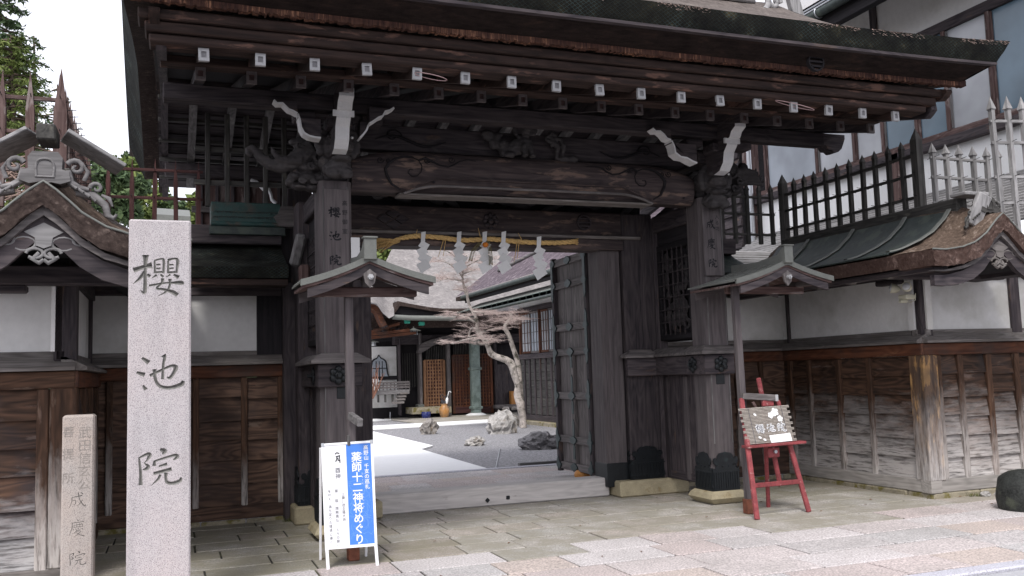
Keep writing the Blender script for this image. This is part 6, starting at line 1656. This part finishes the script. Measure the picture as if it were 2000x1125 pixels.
while ky > yn:
    piece('batten', WX-.05, WX+.05, ky-.045, ky+.045, Z0+.24, 2.02, wood('dark', 'Z'), WG, .008)
    if ky-.42 > yn:
        for j in range(7):
            z = Z0+.26+j*.25; piece('plank', WX-.01, WX+.04, ky-.375, ky-.045, z, z+.24, wood('greydk', 'Y'), WG, .008)
    ky -= .42
ym = [16.72, 15.15, 13.9, 12.6, 11.3]
for a, b in zip(ym[:-1], ym[1:]):
    piece('window_post', WX-.06, WX+.06, a-.01, a+.07, 2.16, 3.6, wood('rust', 'Z'), WG, .008)
    mid = (a+b)/2
    for q0_, q1_, gm in ((mid, a-.03, 'glass'), (b+.08, mid, 'glassfrost')):
        w = piece('window', WX-.0, WX+.03, q0_+.02, q1_, 2.2, 3.44, M[gm], WG, 0)
        fr = MB().box(WX-.03, WX+.0, q0_+.0, q0_+.04, 2.2, 3.44).box(WX-.03, WX+.0, q1_-.03, q1_, 2.2, 3.44).box(WX-.03, WX+.0, q0_, q1_, 2.2, 2.26).box(WX-.03, WX+.0, q0_, q1_, 3.38, 3.44)
        for t in (1, 2, 3): fr.box(WX-.02, WX-.0, q0_, q1_, 2.2+1.24*t/4-.008, 2.2+1.24*t/4+.008)
        for t in (1, 2): yv = q0_+(q1_-q0_)*t/3; fr.box(WX-.02, WX-.0, yv-.008, yv+.008, 2.2, 3.44)
        fr.build('window_frame', wood('rust' if gm == 'glass' else 'cap', 'Z'), w)
# lower pent roof in pale copper, then the bark roof above
ex = WX-.75
MB().add([(ex, 10, 3.78), (ex, 21, 3.78), (WX+.1, 21, 4.12), (WX+.1, 10, 4.12), (ex, 10, 3.66), (ex, 21, 3.66), (WX+.1, 21, 3.95), (WX+.1, 10, 3.95)], [(0, 3, 2, 1), (4, 5, 6, 7), (0, 1, 5, 4), (2, 3, 7, 6), (1, 2, 6, 5)]).build('pent_roof', M['sheet'], WG)
for k in range(22): MB().box(ex-.012, ex+.0, 10.3+.5*k, 10.32+.5*k, 3.67, 3.79).build('roof_seam', M['copperdk'], WG)
MB().tube([V(ex-.08, 10, 3.62), V(ex-.08, 21, 3.62)], .045, 10).build('gutter', M['copperdk'], WG)
piece('fascia', ex+.0, ex+.03, 10, 21, 3.64, 3.80, M['copperlt'], WG, .004)
MB().tube([V(WX-.55, 10, 4.32), V(WX-.55, 21, 4.32)], .07, 10).build('gutter', M['copperdk'], WG)
rows = [[V(WX-.55+.5*j, 9+.75*k, 4.42+.36*j+.02*j*j*.3) for k in range(18)] for j in range(14)]
MB().grid(rows).build('bark_roof', M['barkpurple'], WG)
MB().prism([(WX-.55, 4.40), (WX-.55, 4.26), (WX+.2, 4.30), (WX+.2, 4.6)], 'y', 9, 21.75).build('eave_edge', M['barkgrey'], WG)
for a, b in (((1050, 545), (1590, 520)),):
    p0, p1 = V(WX+.3, 19.5, 5.12), V(WX+1.9, 11.0, 6.3)
    MB().tube([p0, p1], .06, 8).build('roof_pole', wood('grey', 'Y'), WG)
piece('step_fascia', WX-.45, WX-.40, 9, 21, 4.13, 4.24, wood('black', 'Y'), WG, .01)

# ---------------------------------------------------------------- main hall at the back
HY = 23.0
HL = thing('main_hall', (6.5, HY, Z0), 'old timber hall with a huge pale thatched roof at the end of the courtyard', 'building')
h = lambda px, py, y=HY: atY(px, py, y)
def hbox(name, pxa, pya, pxb, pyb, y0, y1, mat, parent=HL, bev=.01):
    a, b = h(pxa, pya, y0), h(pxb, pyb, y0)
    return piece(name, min(a.x, b.x), max(a.x, b.x), y0, y1, min(a.z, b.z), max(a.z, b.z), mat, parent, bev)
hbox('hall_wall', 700, 640, 1130, 815, HY+.5, HY+.7, wood('black', 'Z'), bev=0)
# side wall, white with the bell-shaped window
hbox('white_wall', 700, 678, 776, 795, HY+.35, HY+.5, M['plaster'], bev=0)
hbox('wall_band', 700, 736, 780, 741, HY+.28, HY+.36, wood('black', 'X'))
a, b = h(719, 693, HY+.33), h(760, 738, HY+.33); cx = (a.x+b.x)/2; hw = (b.x-a.x)/2; z0, z1 = b.z, a.z
half = [(1.0, 0), (.86, .25), (.80, .55), (.72, .72), (.48, .82), (.22, .86), (.10, .93), (0, 1.0)]
out = [(cx+hw*u, z0+(z1-z0)*v) for u, v in half]+[(cx-hw*u, z0+(z1-z0)*v) for u, v in half[-2::-1]]
bw = MB().prism(out, 'y', HY+.26, HY+.36).build('bell_window', wood('black', 'X'), HL)
inn = [(cx+(p-cx)*.82, z0+.06+(q-z0)*.86) for p, q in out]
MB().prism(inn, 'y', HY+.24, HY+.27).build('window_paper', M['glassfrost'], bw)
for t in (-.3, 0, .3): MB().box(cx+hw*t-.012, cx+hw*t+.012, HY+.225, HY+.245, z0+.05, z0+(z1-z0)*.72).build('window_bar', wood('black', 'Z'), bw)
MB().box(cx-hw*.7, cx+hw*.7, HY+.225, HY+.245, z0+(z1-z0)*.4, z0+(z1-z0)*.43).build('window_bar', wood('black', 'X'), bw)
# veranda with railing and steps
hbox('veranda_floor', 735, 763, 800, 769, HY-1.2, HY+.3, wood('grey', 'X'))
for k in range(9):
    px = 741+7.3*k; hbox('baluster', px, 747, px+1.6, 763, HY-1.2, HY-1.12, wood('cap', 'Z'), bev=.004)
for py in (746, 751, 756): hbox('handrail', 738, py, 800, py+1.6, HY-1.22, HY-1.14, wood('cap', 'X'), bev=.004)
for px in (738, 752, 766, 780): hbox('veranda_post', px, 768, px+3, 786, HY-1.15, HY-1.0, wood('greydk', 'Z'), bev=.006)
hbox('veranda_wall', 700, 741, 740, 764, HY-.2, HY, M['plaster'], bev=0)
for k in range(4): hbox('step', 772+4*k-2, 785-6*k, 790+2*k, 788-6*k, HY-1.9+.18*k, HY-1.5+.18*k, wood('sill', 'X'), bev=.008)
# posts, beams, curved beam over the entrance
for px, w, top in ((780, 5, 660), (818, 9, 650), (872, 11, 655), (965, 9, 665)):
    hbox('hall_post', px, top, px+w, 812, HY-.1, HY+.3, wood('cap' if px in (818, 872) else 'dark', 'Z'), bev=.03)
hbox('post_shoe', 817, 790, 829, 797, HY-.14, HY+.3, M['sheet'])
o = [h(815, 690, HY-.2), h(820, 672, HY-.2), h(840, 664, HY-.2), h(868, 656, HY-.2), h(885, 655, HY-.2), h(885, 668, HY-.2), h(868, 668, HY-.2), h(845, 675, HY-.2), h(825, 688, HY-.2)]
MB().prism([(p.x, p.z) for p in o], 'y', HY-.3, HY+.05).build('curved_beam', wood('cap', 'X'), HL)
hbox('head_beam', 770, 655, 1060, 668, HY-.05, HY+.35, wood('dark', 'X')); hbox('upper_wall', 700, 590, 1100, 660, HY+.3, HY+.45, wood('black', 'X'), bev=0)
for k in range(12):
    px = 832+3.4*k; hbox('upper_slat', px, 676, px+1.4, 703, HY+.1, HY+.14, wood('greydk', 'Z'), bev=0)
for k in range(26):
    px = 886+3.2*k; hbox('upper_slat', px, 672, px+1.3, 692, HY+.1, HY+.14, wood('greydk', 'Z'), bev=0)
for k in range(7): hbox('side_slat', 786+4.6*k, 690, 788+4.6*k, 756, HY+.2, HY+.26, wood('greydk', 'Z'), bev=0)
def lattice_door(pxa, pya, pxb, pyb, nx, nz, kick, kind):
    a, b = h(pxa, pya, HY), h(pxb, pyb, HY); x0, x1, z0, z1 = a.x, b.x, b.z, a.z
    d = MB().box(x0, x1, HY+.06, HY+.10, z0, z1).build('lattice_door', wood('reddk', 'Z'), HL)
    g = MB(); zk = z0+(z1-z0)*kick; hw = .022
    for k in range(nx+1): x = x0+(x1-x0)*k/nx; g.box(x-hw, x+hw, HY+.01, HY+.055, zk, z1)
    for k in range(nz+1): z = zk+(z1-zk)*k/nz; g.box(x0, x1, HY+.015, HY+.058, z-hw, z+hw)
    g.build('door_lattice', wood(kind, 'Z'), d)
    for x in (x0, x1): piece('door_stile', x-.05, x+.05, HY-.01, HY+.08, z0, z1, wood(kind, 'Z'), d, .006)
    piece('kick_board', x0+.05, x1-.05, HY+.0, HY+.05, z0, zk-.03, wood('reddk', 'X'), d, .006)
lattice_door(829, 704, 869, 796, 7, 14, .0, 'hatch'); lattice_door(885, 694, 924, 806, 6, 16, .12, 'rust'); lattice_door(925, 692, 962, 806, 6, 16, .12, 'rust')
hbox('entrance_step', 805, 797, 882, 806, HY-.9, HY+.1, M['footing']); hbox('right_panel', 968, 712, 1012, 792, HY-.1, HY+.0, wood('dark', 'Z'))
hbox('right_bench', 968, 791, 1020, 796, HY-.4, HY-.1, wood('cap', 'X'))
# thatched roof: lower skirt, main slope, sweeping hip on the left
ev = h(760, 600, HY-1.4)
rows = []
eaveL, eaveR = h(690, 612, HY-1.3), h(1130, 640, HY-1.3)
for j in range(13):
    t = j/12
    y = HY-1.3+9.5*t; row = []
    for k in range(21):
        u = k/20; x = eaveL.x+(eaveR.x-eaveL.x+4)*u + t*5.0*(1-u)
        z = eaveL.z-.2+.35*(1-u)*0+7.2*(t*.75+t*t*.25)+.06*noise.noise(V(x, y, 0))
        row.append(V(x, y, z))
    rows.append(row)
MB().grid(rows).build('thatched_roof', M['thatch'], HL)
a, b = rows[0][0], rows[0][-1]
MB().prism([(HY-1.32, a.z+.02), (HY-1.25, a.z-.32), (HY-.6, a.z-.30), (HY-.6, a.z+.4)], 'x', a.x, b.x).build('thatch_edge', M['barkgrey'], HL)
# flared bark gablet with its gutter in front of the thatch
P = [h(772, 588, HY-2.2), h(765, 611, HY-2.2), h(752, 618, HY-2.2)]
edge = [h(px, py, HY-2.0) for px, py in ((766, 612), (772, 600), (777, 588), (800, 593), (840, 600), (880, 604), (930, 607))]
low = [h(px, py, HY-2.0) for px, py in ((768, 615), (775, 607), (781, 597), (802, 600), (842, 607), (880, 611), (930, 614))]
mb = MB()
for i in range(len(edge)-1): mb.prism([(edge[i].x, edge[i].z), (edge[i+1].x, edge[i+1].z), (low[i+1].x, low[i+1].z), (low[i].x, low[i].z)], 'y', HY-2.0, HY-.2)
mb.build('bark_gablet', M['barkgrey'], HL)
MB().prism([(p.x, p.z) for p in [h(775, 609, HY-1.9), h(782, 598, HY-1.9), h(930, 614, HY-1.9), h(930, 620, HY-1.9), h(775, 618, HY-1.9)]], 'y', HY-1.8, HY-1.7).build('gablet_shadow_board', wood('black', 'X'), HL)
g0, g1, g2 = h(766, 619, HY-2.1), h(800, 621, HY-2.1), h(930, 622, HY-2.1)
MB().tube([g0, g1, g2], .09, 10).build('gutter', M['sheet'], HL)
for px, py in ((795, 628), (823, 632)):
    q = h(px, py, HY-1.9); MB().box(q.x-.10, q.x+.10, HY-2.0, HY-1.85, q.z-.07, q.z+.06, .02).build('painted_beam_end', plain('green_painted', (.03, .25, .18), .6) if 'green_painted' not in bpy.data.materials else bpy.data.materials['green_painted'], HL)
# carved porch gable at the far left with red-brown rafters
for k, (r1, mt_) in enumerate(((0, 'rust'), (10, 'dark'), (18, 'rust'))):
    pts = [h(px, py+r1*.3, HY-2.4+.2*k) for px, py in ((712, 606-r1*.1), (722, 599), (732, 600), (740+r1*.2, 610), (746+r1*.3, 625), (752+r1*.3, 636))]
    MB().ribbon(spline(pts, 5), .5, .10 if k else .16).build('porch_gable_board', wood(mt_, 'X'), HL)
rows = [[h(px, py, HY-2.7+yy) + V(0, 0, up) for px, py in ((704, 596), (722, 590), (736, 594), (748, 612), (760, 622), (770, 616))] for yy, up in ((0, 0), (1.2, .35), (2.4, .9))]
MB().grid(rows).build('porch_roof', M['thatch'], HL)
for k in range(10): hbox('bracket_block', 722+9*k, 640+1.6*(k % 2), 727+9*k, 647, HY-1.4, HY-1.1, wood('rust' if k % 3 else 'dark', 'X'), bev=.02)
for (a, b, c, d) in ((715, 654, 800, 645), (715, 661, 812, 650), (720, 650, 780, 632)):
    MB().beam(h(a, b, HY-1.6), h(c, d, HY-1.6), .15, .10, .01).build('porch_beam', wood('rust', 'X'), HL)
# hanging lanterns
def lantern(px, py, s, lab):
    q = h(px, py, HY-1.5); u = s*(q-CAM).length/FPX
    T = thing('hanging_lantern', tuple(q), lab, 'lantern', 'lanterns hanging under the hall eave')
    MB().lathe([(.62*u, 0), (.60*u, .62*u), (.50*u, .66*u)], (q.x, q.y, q.z-.35*u), 6, smooth=False).build('lantern_box', plain('lantern_glow', (.55, .56, .58), .4) if 'lantern_glow' not in bpy.data.materials else bpy.data.materials['lantern_glow'], T)
    f = MB()
    for k in range(6):
        a = k*math.pi/3; f.box(q.x+.62*u*math.cos(a)-.05*u, q.x+.62*u*math.cos(a)+.05*u, q.y+.62*u*math.sin(a)-.05*u, q.y+.62*u*math.sin(a)+.05*u, q.z-.4*u, q.z+.3*u)
    for z in (-.38, -.02, .28): f.lathe([(.66*u, z*u), (.66*u, (z+.07)*u)], tuple(q), 6, smooth=False)
    f.build('lantern_frame', M['iron'], T)
    MB().lathe([(1.15*u, .28*u), (.95*u, .38*u), (.45*u, .55*u), (.12*u, .72*u), (.1*u, .95*u)], tuple(q), 12).build('lantern_roof', M['sheet'], T)
lantern(808, 650, 13, 'brighter hanging lantern above the lattice door of the hall'); lantern(727, 672, 12, 'hanging lantern in front of the white wall at far left of the hall')
# copper rain pillar
RPp = thing('copper_column', tuple(atZ(930, 812, Z0)), 'square pale green copper column in front of the lattice doors', 'column')
q = atZ(930, 811, Z0); w = 11/FPX*(q-CAM).dot(_f)
piece('shaft', q.x-w*.8, q.x+w*.8, q.y-w*.8, q.y+w*.8, Z0, h(930, 655, q.y).z, M['copperlt'], RPp, .05)
for px, py in ((930, 720), (930, 796)):
    z = h(px, py, q.y).z; piece('band', q.x-w, q.x+w, q.y-w, q.y+w, z-.05, z+.05, M['copperlt'], RPp, .02)
MB().lathe([(w*2.1, 0), (w*1.5, .06), (w*1.0, .09)], (q.x, q.y, Z0), 12).build('foot', M['whitepaint'], RPp)
# umbrella vase
q = atY(868, 811, 22.0); q.z = Z0; u = 1/FPX*(q-CAM).dot(_f)
VS = thing('umbrella_vase', tuple(q), 'brown glazed vase standing by the hall doors', 'vase')
vm_ = plain('brown_glaze', (.30, .17, .08), .35, .25, 3., .1, spec=.5, blotch=((.42, .20, .06), 2.5, .5))
MB().lathe([(6.5*u, 0), (8.5*u, 4*u), (10*u, 12*u), (9.5*u, 18*u), (6.5*u, 23*u), (6*u, 25*u), (7.5*u, 27*u), (6.5*u, 27*u), (5*u, 24*u)], tuple(q), 24).build('vase_body', vm_, VS)
um = [(-7, 42, 0, 'black closed umbrella with a curled handle at the left of the vase'), (-2, 38, 0, 'black closed umbrella in the middle of the vase'), (3, 40, 0, 'black closed umbrella behind the white one'), (9, 48, 1, 'white closed umbrella with a hooked handle')]
for dx, dz, wht, lab in um:
    b_ = q+V(dx*.2*u, 0, 20*u); t_ = q+V(dx*1.0*u, -1*u, dz*u); m_ = M['whitepaint'] if wht else M['textblack']
    T = thing('umbrella', tuple(b_), lab, 'umbrella', None)
    MB().tube([b_, b_+(t_-b_)*.35, b_+(t_-b_)*.62, b_+(t_-b_)*.66], [2.0*u, 3.4*u, 2.4*u, .8*u], 9).build('canopy', m_, T)
    dd = (t_-b_).normalized(); hk = [b_+(t_-b_)*.6, t_]+[t_+V(2.6*u*(1-math.cos(a))*1, 0, 2.6*u*math.sin(a)) for a in (.6, 1.3, 2.0, 2.7, 3.2)]
    MB().tube(hk, .8*u, 6).build('handle', m_, T)
q = atY(832, 799, 22.1); q.z = Z0; u = 1/FPX*(q-CAM).dot(_f)
tag(MB().lathe([(7*u, 0), (9*u, 4*u), (9.5*u, 12*u), (8.5*u, 13*u), (8*u, 11*u), (6*u, 8*u)], tuple(q), 20).build('blue_pot', plain('blue_glaze', (.012, .02, .11), .25, .2, 4., 0, spec=.6)), 'dark blue glazed pot against the lattice door', 'pot')
a, b = h(998, 764, HY-.35), h(1016, 790, HY-.35)
BX = piece('wooden_box', a.x, b.x, HY-.38, HY-.15, b.z, a.z, wood('hatch', 'X'), None, .01, label='orange-brown wooden box on the bench at the right of the hall', cat='box')
BX.data = BX.data.copy(); BX.data.materials[0] = plain('orange_wood', (.42, .19, .055), .6, .12, 8., .1)
# leafless shrub with a few stones at far left
SH = thing('dry_shrub', tuple(atZ(728, 781, Z0)), 'small leafless reddish shrub left of the veranda', 'shrub')
mb = MB(); rr = random.Random(9); c = atY(728, 779, HY-1.5)
for k in range(26):
    e = c+V(rr.uniform(-.35, .5), rr.uniform(-.2, .2), rr.uniform(.6, 1.35)); m_ = (c+e)/2+V(rr.uniform(-.1, .1), 0, 0)
    mb.tube([c, m_, e], [.022, .014, .006], 4)
mb.build('stems', plain('red_stem', (.26, .13, .09), .8), SH)
for px, lab in ((722, 'left of two small mossy stones under the dry shrub'), (737, 'right of two small mossy stones under the dry shrub')):
    c = atZ(px, 787, Z0); rock('garden_rock', (c.x, HY-1.8, Z0+.2), (.14, .12, .10), M['rockg'], lab, seed=px)

# ---------------------------------------------------------------- bare maples
bm_ = plain('maple_bark', (.42, .375, .34), .85, .35, 7., .9, blotch=((.07, .065, .05), 5., .53), bd=.04)
tw_ = plain('pink_twigs', (.46, .37, .34), .8, .25, 9., .1)
def px_path(P, y): return [atY(a, b, y) for a, b in P]
def twigs(mb, p, d, L, r, depth, rr, flat=.55):
    n = 4; path = [p]; dd = d.copy()
    for i in range(n):
        dd = (dd+V(rr.uniform(-.35, .35), rr.uniform(-.35, .35), rr.uniform(-.3, .3))).normalized(); dd.z *= flat+.4
        path.append(path[-1]+dd*L/n)
    mb.tube(path, [r*(1-.6*i/n) for i in range(n+1)], 4 if depth < 2 else 5, cap=False)
    if depth > 0:
        for i in range(1, n+1):
            for _ in range(2):
                a = rr.uniform(0, 6.28); s = V(math.cos(a), math.sin(a), rr.uniform(-.25, .5)); nd_ = (dd*.6+s*.9).normalized()
                twigs(mb, path[i], nd_, L*rr.uniform(.45, .65), r*.5, depth-1, rr, flat)
TY = 14.3
MT = thing('maple_tree', tuple(atY(1018, 832, TY)), 'bare pale-barked maple leaning left in front of the hall', 'tree')
trunk = px_path([(1020, 834), (1016, 790), (1012, 755), (1006, 728), (990, 706), (966, 694), (950, 672), (938, 650), (930, 632), (922, 608), (915, 580), (910, 560)], TY)
u = 1/FPX*(trunk[5]-CAM).dot(_f)
MB().tube(spline(trunk, 4), [u*(8-(6.2*k/44)+ (3*math.exp(-((k-14)/5)**2))) for k in range(45)], 12).build('trunk', bm_, MT)
tr_ = [o for o in MT.children if o.name.startswith('trunk')][0]
for v in tr_.data.vertices:
    p = v.co.copy(); v.co = p+V(noise.noise(p*2.2), noise.noise(p*2.2+V(9, 0, 0)), noise.noise(p*2.2+V(0, 9, 0))*.5)*.11
lim = [([(938, 650), (925, 640), (920, 655), (905, 660)], 5), ([(950, 672), (930, 672), (915, 662), (900, 668), (880, 672)], 4), ([(930, 632), (912, 622), (895, 615), (880, 612)], 4), ([(910, 575), (905, 545), (902, 520), (895, 505)], 4),
       ([(922, 608), (935, 612), (950, 614), (965, 606)], 3), ([(905, 545), (890, 530), (872, 515), (855, 508)], 3), ([(904, 535), (918, 530), (935, 524)], 3), ([(938, 650), (955, 645), (975, 640)], 3), ([(912, 570), (895, 566), (880, 566)], 2), ([(903, 525), (925, 512), (950, 506), (975, 500)], 2), ([(900, 515), (880, 500), (862, 490)], 2), ([(906, 550), (885, 545), (862, 548), (845, 552)], 2), ([(948, 668), (960, 662), (975, 652)], 2)]
br = MB(); tw = MB(); rr = random.Random(12)
for pth, w in lim:
    p = px_path(pth, TY); p = [q_+V(0, rr.uniform(-.3, .3)*i, 0) for i, q_ in enumerate(p)]; sp_ = spline(p, 4)
    br.tube(sp_, [u*(w*.55*(1-.7*i/(len(sp_)-1))+.3) for i in range(len(sp_))], 6)
    for i in range(3, len(sp_), 2):
        for _ in range(2):
            a = rr.uniform(0, 6.28); twigs(tw, sp_[i], V(math.cos(a), math.sin(a)*.8, rr.uniform(-.1, .4)).normalized(), rr.uniform(.3, .5), .0065, 2, rr, .3)
br.build('branches', bm_, MT); tw.build('twigs', tw_, MT, kind='stuff')
MT2 = thing('maple_tree', tuple(atY(1020, 800, TY+.7)), 'thin second maple stem rising right of the leaning one, before the windows', 'tree')
trunk = px_path([(1019, 834), (1016, 760), (1012, 712), (1003, 682), (994, 655), (986, 640), (992, 628), (1000, 622), (997, 612)], TY+.5)
MB().tube(spline(trunk, 4), [u*(6-3.2*k/32) for k in range(33)], 10).build('trunk', bm_, MT2)
tw = MB()
for i in (-1, -2, -3):
    for _ in range(6):
        a = rr.uniform(0, 6.28); twigs(tw, trunk[i], V(math.cos(a), math.sin(a)*.8, rr.uniform(-.1, .4)).normalized(), .5, .010, 2, rr, .3)
tw.build('twigs', tw_, MT2, kind='stuff')

# ---------------------------------------------------------------- conifers and the wooded slope
def leafmat(name, a, b, c):
    m, nt, bs = newmat(name); vec, rnd = coords(nt, True)
    n = noisen(nt, vec, 1.4, 4, .6); n2 = noisen(nt, vec, 9., 3, .6)
    cc = rampn(nt, mth(nt, 'ADD', mth(nt, 'MULTIPLY', n, .6), mth(nt, 'MULTIPLY', n2, .4)), [(.35, a), (.52, b), (.68, c)])
    nt.links.new(cc, bs.inputs['Base Color']); bs.inputs['Roughness'].default_value = .7; bs.inputs['Specular IOR Level'].default_value = .2
    return m
LG = leafmat('conifer_needles', (.035, .060, .030), (.075, .115, .050), (.13, .17, .07)); LY = leafmat('yellow_green_foliage', (.06, .09, .025), (.13, .17, .045), (.22, .24, .08))
TB = plain('dark_bark', (.09, .065, .05), .9, .3, 8., .5)
def conifer(x, y, z, H, rad, lab, mat=None, seed=0, dens=1., group='conifers beyond the left wing wall'):
    rr = random.Random(seed); mat = mat or LG
    T = thing('conifer_tree', (x, y, z), lab, 'tree', group)
    MB().tube([V(x, y, z), V(x+.1, y, z+H*.5), V(x, y, z+H)], [H*.018, H*.012, .02], 8).build('trunk', TB, T)
    br = MB(); lf = MB()
    n = int(46*dens)
    for k in range(n):
        t = .12+.88*(k/n)**.9; zz = z+H*t; L = rad*(1-t)**.75*rr.uniform(.55, 1.1)+.25; a = k*2.4+rr.uniform(-.4, .4)
        d = V(math.cos(a), math.sin(a), 0); e = V(x, y, zz)+d*L+V(0, 0, -L*.22); s0 = V(x, y, zz)
        br.tube([s0, (s0+e)/2+V(0, 0, L*.06), e], [.04, .025, .008], 4, cap=False)
        for _ in range(int(48*dens)):
            f = rr.uniform(.25, 1.05)**.8; p = s0+(e-s0)*f+V(rr.gauss(0, .13)*L*.5, rr.gauss(0, .13)*L*.5, rr.gauss(-.05, .09)*L*.5)
            s = rr.uniform(.05, .15)*(H/9)**.4; u1 = V(rr.uniform(-1, 1), rr.uniform(-1, 1), rr.uniform(-.9, .3)).normalized()*s; u2 = V(rr.uniform(-1, 1), rr.uniform(-1, 1), rr.uniform(-.6, .6)).normalized()*s*.5
            lf.add([p-u2, p+u1*.6-u2*.2, p+u1*1.6, p+u1*.5+u2], [(0, 1, 2, 3)])
    br.build('branches', TB, T); lf.build('crown', mat, T)
def at_d(px, py, D):
    d = _ray(px, py); return CAM+d*(D/FPX)
for i, (px, pyt, pyb, D, rad, mt_, lab, den) in enumerate((
    (-10, -60, 330, 22, 2.3, LG, 'tall dense dark conifer at the far left edge', 2.3), (22, 70, 330, 20, 1.5, LY, 'yellow-green conifer behind the spiked fence at the left', 1.9),
    (66, 70, 330, 24, 1.0, LG, 'thin conifer with sparse branches just right of the dense one', .55), (112, 165, 330, 30, 1.2, LG, 'small sparse conifer seen low behind the spiked fence', .5))):
    t = at_d(px, pyt, D); b = at_d(px, pyb, D); conifer(t.x, t.y, b.z-2, t.z-b.z+2, rad, lab, mt_, seed=i+3, dens=den)
# brush of dead branches behind the fence
DB = thing('dead_brush', tuple(at_d(45, 330, 14)), 'tangle of brown dead branches behind the left fence', 'brush')
mb = MB(); rr = random.Random(77); c = at_d(30, 345, 14)
for k in range(70):
    p = c+V(rr.uniform(-.7, .5), rr.uniform(-.5, .5), rr.uniform(-.4, .35)); e = p+V(rr.uniform(-.7, .7), rr.uniform(-.3, .3), rr.uniform(-.1, .45))
    mb.tube([p, (p+e)/2+V(0, 0, rr.uniform(-.08, .08)), e], [.014, .010, .004], 4)
mb.build('branches', plain('dead_branch', (.24, .17, .14), .9, .3, 9.), DB)
# broadleaf / conifer mass on the slope
def bushy(x, y, z, r, H, mat, lab, seed, n=2600, group='trees on the slope behind the gate'):
    rr = random.Random(seed); T = thing('slope_tree', (x, y, z), lab, 'tree', group)
    MB().tube([V(x, y, z), V(x, y, z+H*.6)], [.16, .07], 7).build('trunk', TB, T)
    lf = MB(); lobes = [(V(rr.gauss(0, .38)*r, rr.gauss(0, .38)*r, z+H*rr.uniform(.30, .98)-z), r*rr.uniform(.25, .5)) for _ in range(16)]
    for k in range(n):
        c, q = rr.choice(lobes); d = V(rr.gauss(0, 1), rr.gauss(0, 1), rr.gauss(0, 1)).normalized()*q*rr.uniform(.6, 1.08)
        p = V(x, y, z)+c+d; s = rr.uniform(.07, .2)
        u1 = V(rr.uniform(-1, 1), rr.uniform(-1, 1), rr.uniform(-1, 1)).normalized()*s; u2 = V(rr.uniform(-1, 1), rr.uniform(-1, 1), rr.uniform(-1, 1)).normalized()*s*.6
        lf.add([p-u2, p+u1, p+u2, p-u1*.6], [(0, 1, 2, 3)])
    lf.build('crown', mat, T)
rr = random.Random(5)
sl_ = [(200, 352, 38, .9, LG, 'dark rounded tree low in the gap left of the gate roof'), (226, 350, 34, .8, LY, 'yellow-green tree in the gap left of the gate roof'), (256, 352, 40, 1.1, LG, 'tree closest to the gate roof edge in the left gap'),
       (222, 395, 30, 1.0, LG, 'green tree seen under the dark red fence'), (268, 405, 33, 1.1, LY, 'pale green tree low behind the dark red fence'), (388, 432, 30, .8, LY, 'yellow-green bush behind the gate lattice'),
       (745, 500, 44, 1.6, LY, 'mossy green tree in the gap under the gate lintel'), (775, 506, 46, 1.6, LG, 'dark green tree beside the mossy one under the gate lintel'), (25, 300, 26, 1.2, LG, 'dark bush behind the dead branches'), (340, 430, 34, 1.0, LG, 'dark tree behind the open gate truss'),]
for i, (px, py, D, r, m_, lab) in enumerate(sl_):
    c = at_d(px, py, D); bushy(c.x, c.y, c.z-r*1.1, r, r*2.0, m_, lab, i+40)
hill = []
for j in range(9):
    row = []
    for k in range(25):
        x = -60+5*k; y = 45+8*j; row.append(V(x, y, -1+min(6.5, j*2.2)*(.8+.3*noise.noise(V(x*.04, 3, 0))) * (1 if x < 12 else .2)))
    hill.append(row)
MB().grid(hill).build('hillside', leafmat('wooded_hill', (.025, .045, .02), (.06, .085, .035), (.10, .12, .05)), None, kind='structure')
# pale roof glimpsed beyond the fence, and a slanting eave board under the lintel
q = at_d(330, 422, 26); a = at_d(303, 418, 26); b = at_d(372, 432, 26)
HR = thing('distant_roof', tuple(q), 'pale metal roof glimpsed low behind the dark red fence', 'building')
MB().add([(a.x, a.y, a.z), (b.x, b.y, a.z-.1), (b.x, b.y+1.5, a.z+.35), (a.x, a.y+1.5, a.z+.45), (a.x, a.y, b.z-.1), (b.x, b.y, b.z-.2)], [(0, 1, 2, 3), (0, 4, 5, 1)]).build('roof', M['sheet'], HR)
MB().box(a.x, b.x, a.y+.2, a.y+1.4, b.z-2.0, b.z-.05).build('wall', M['plaster'], HR)
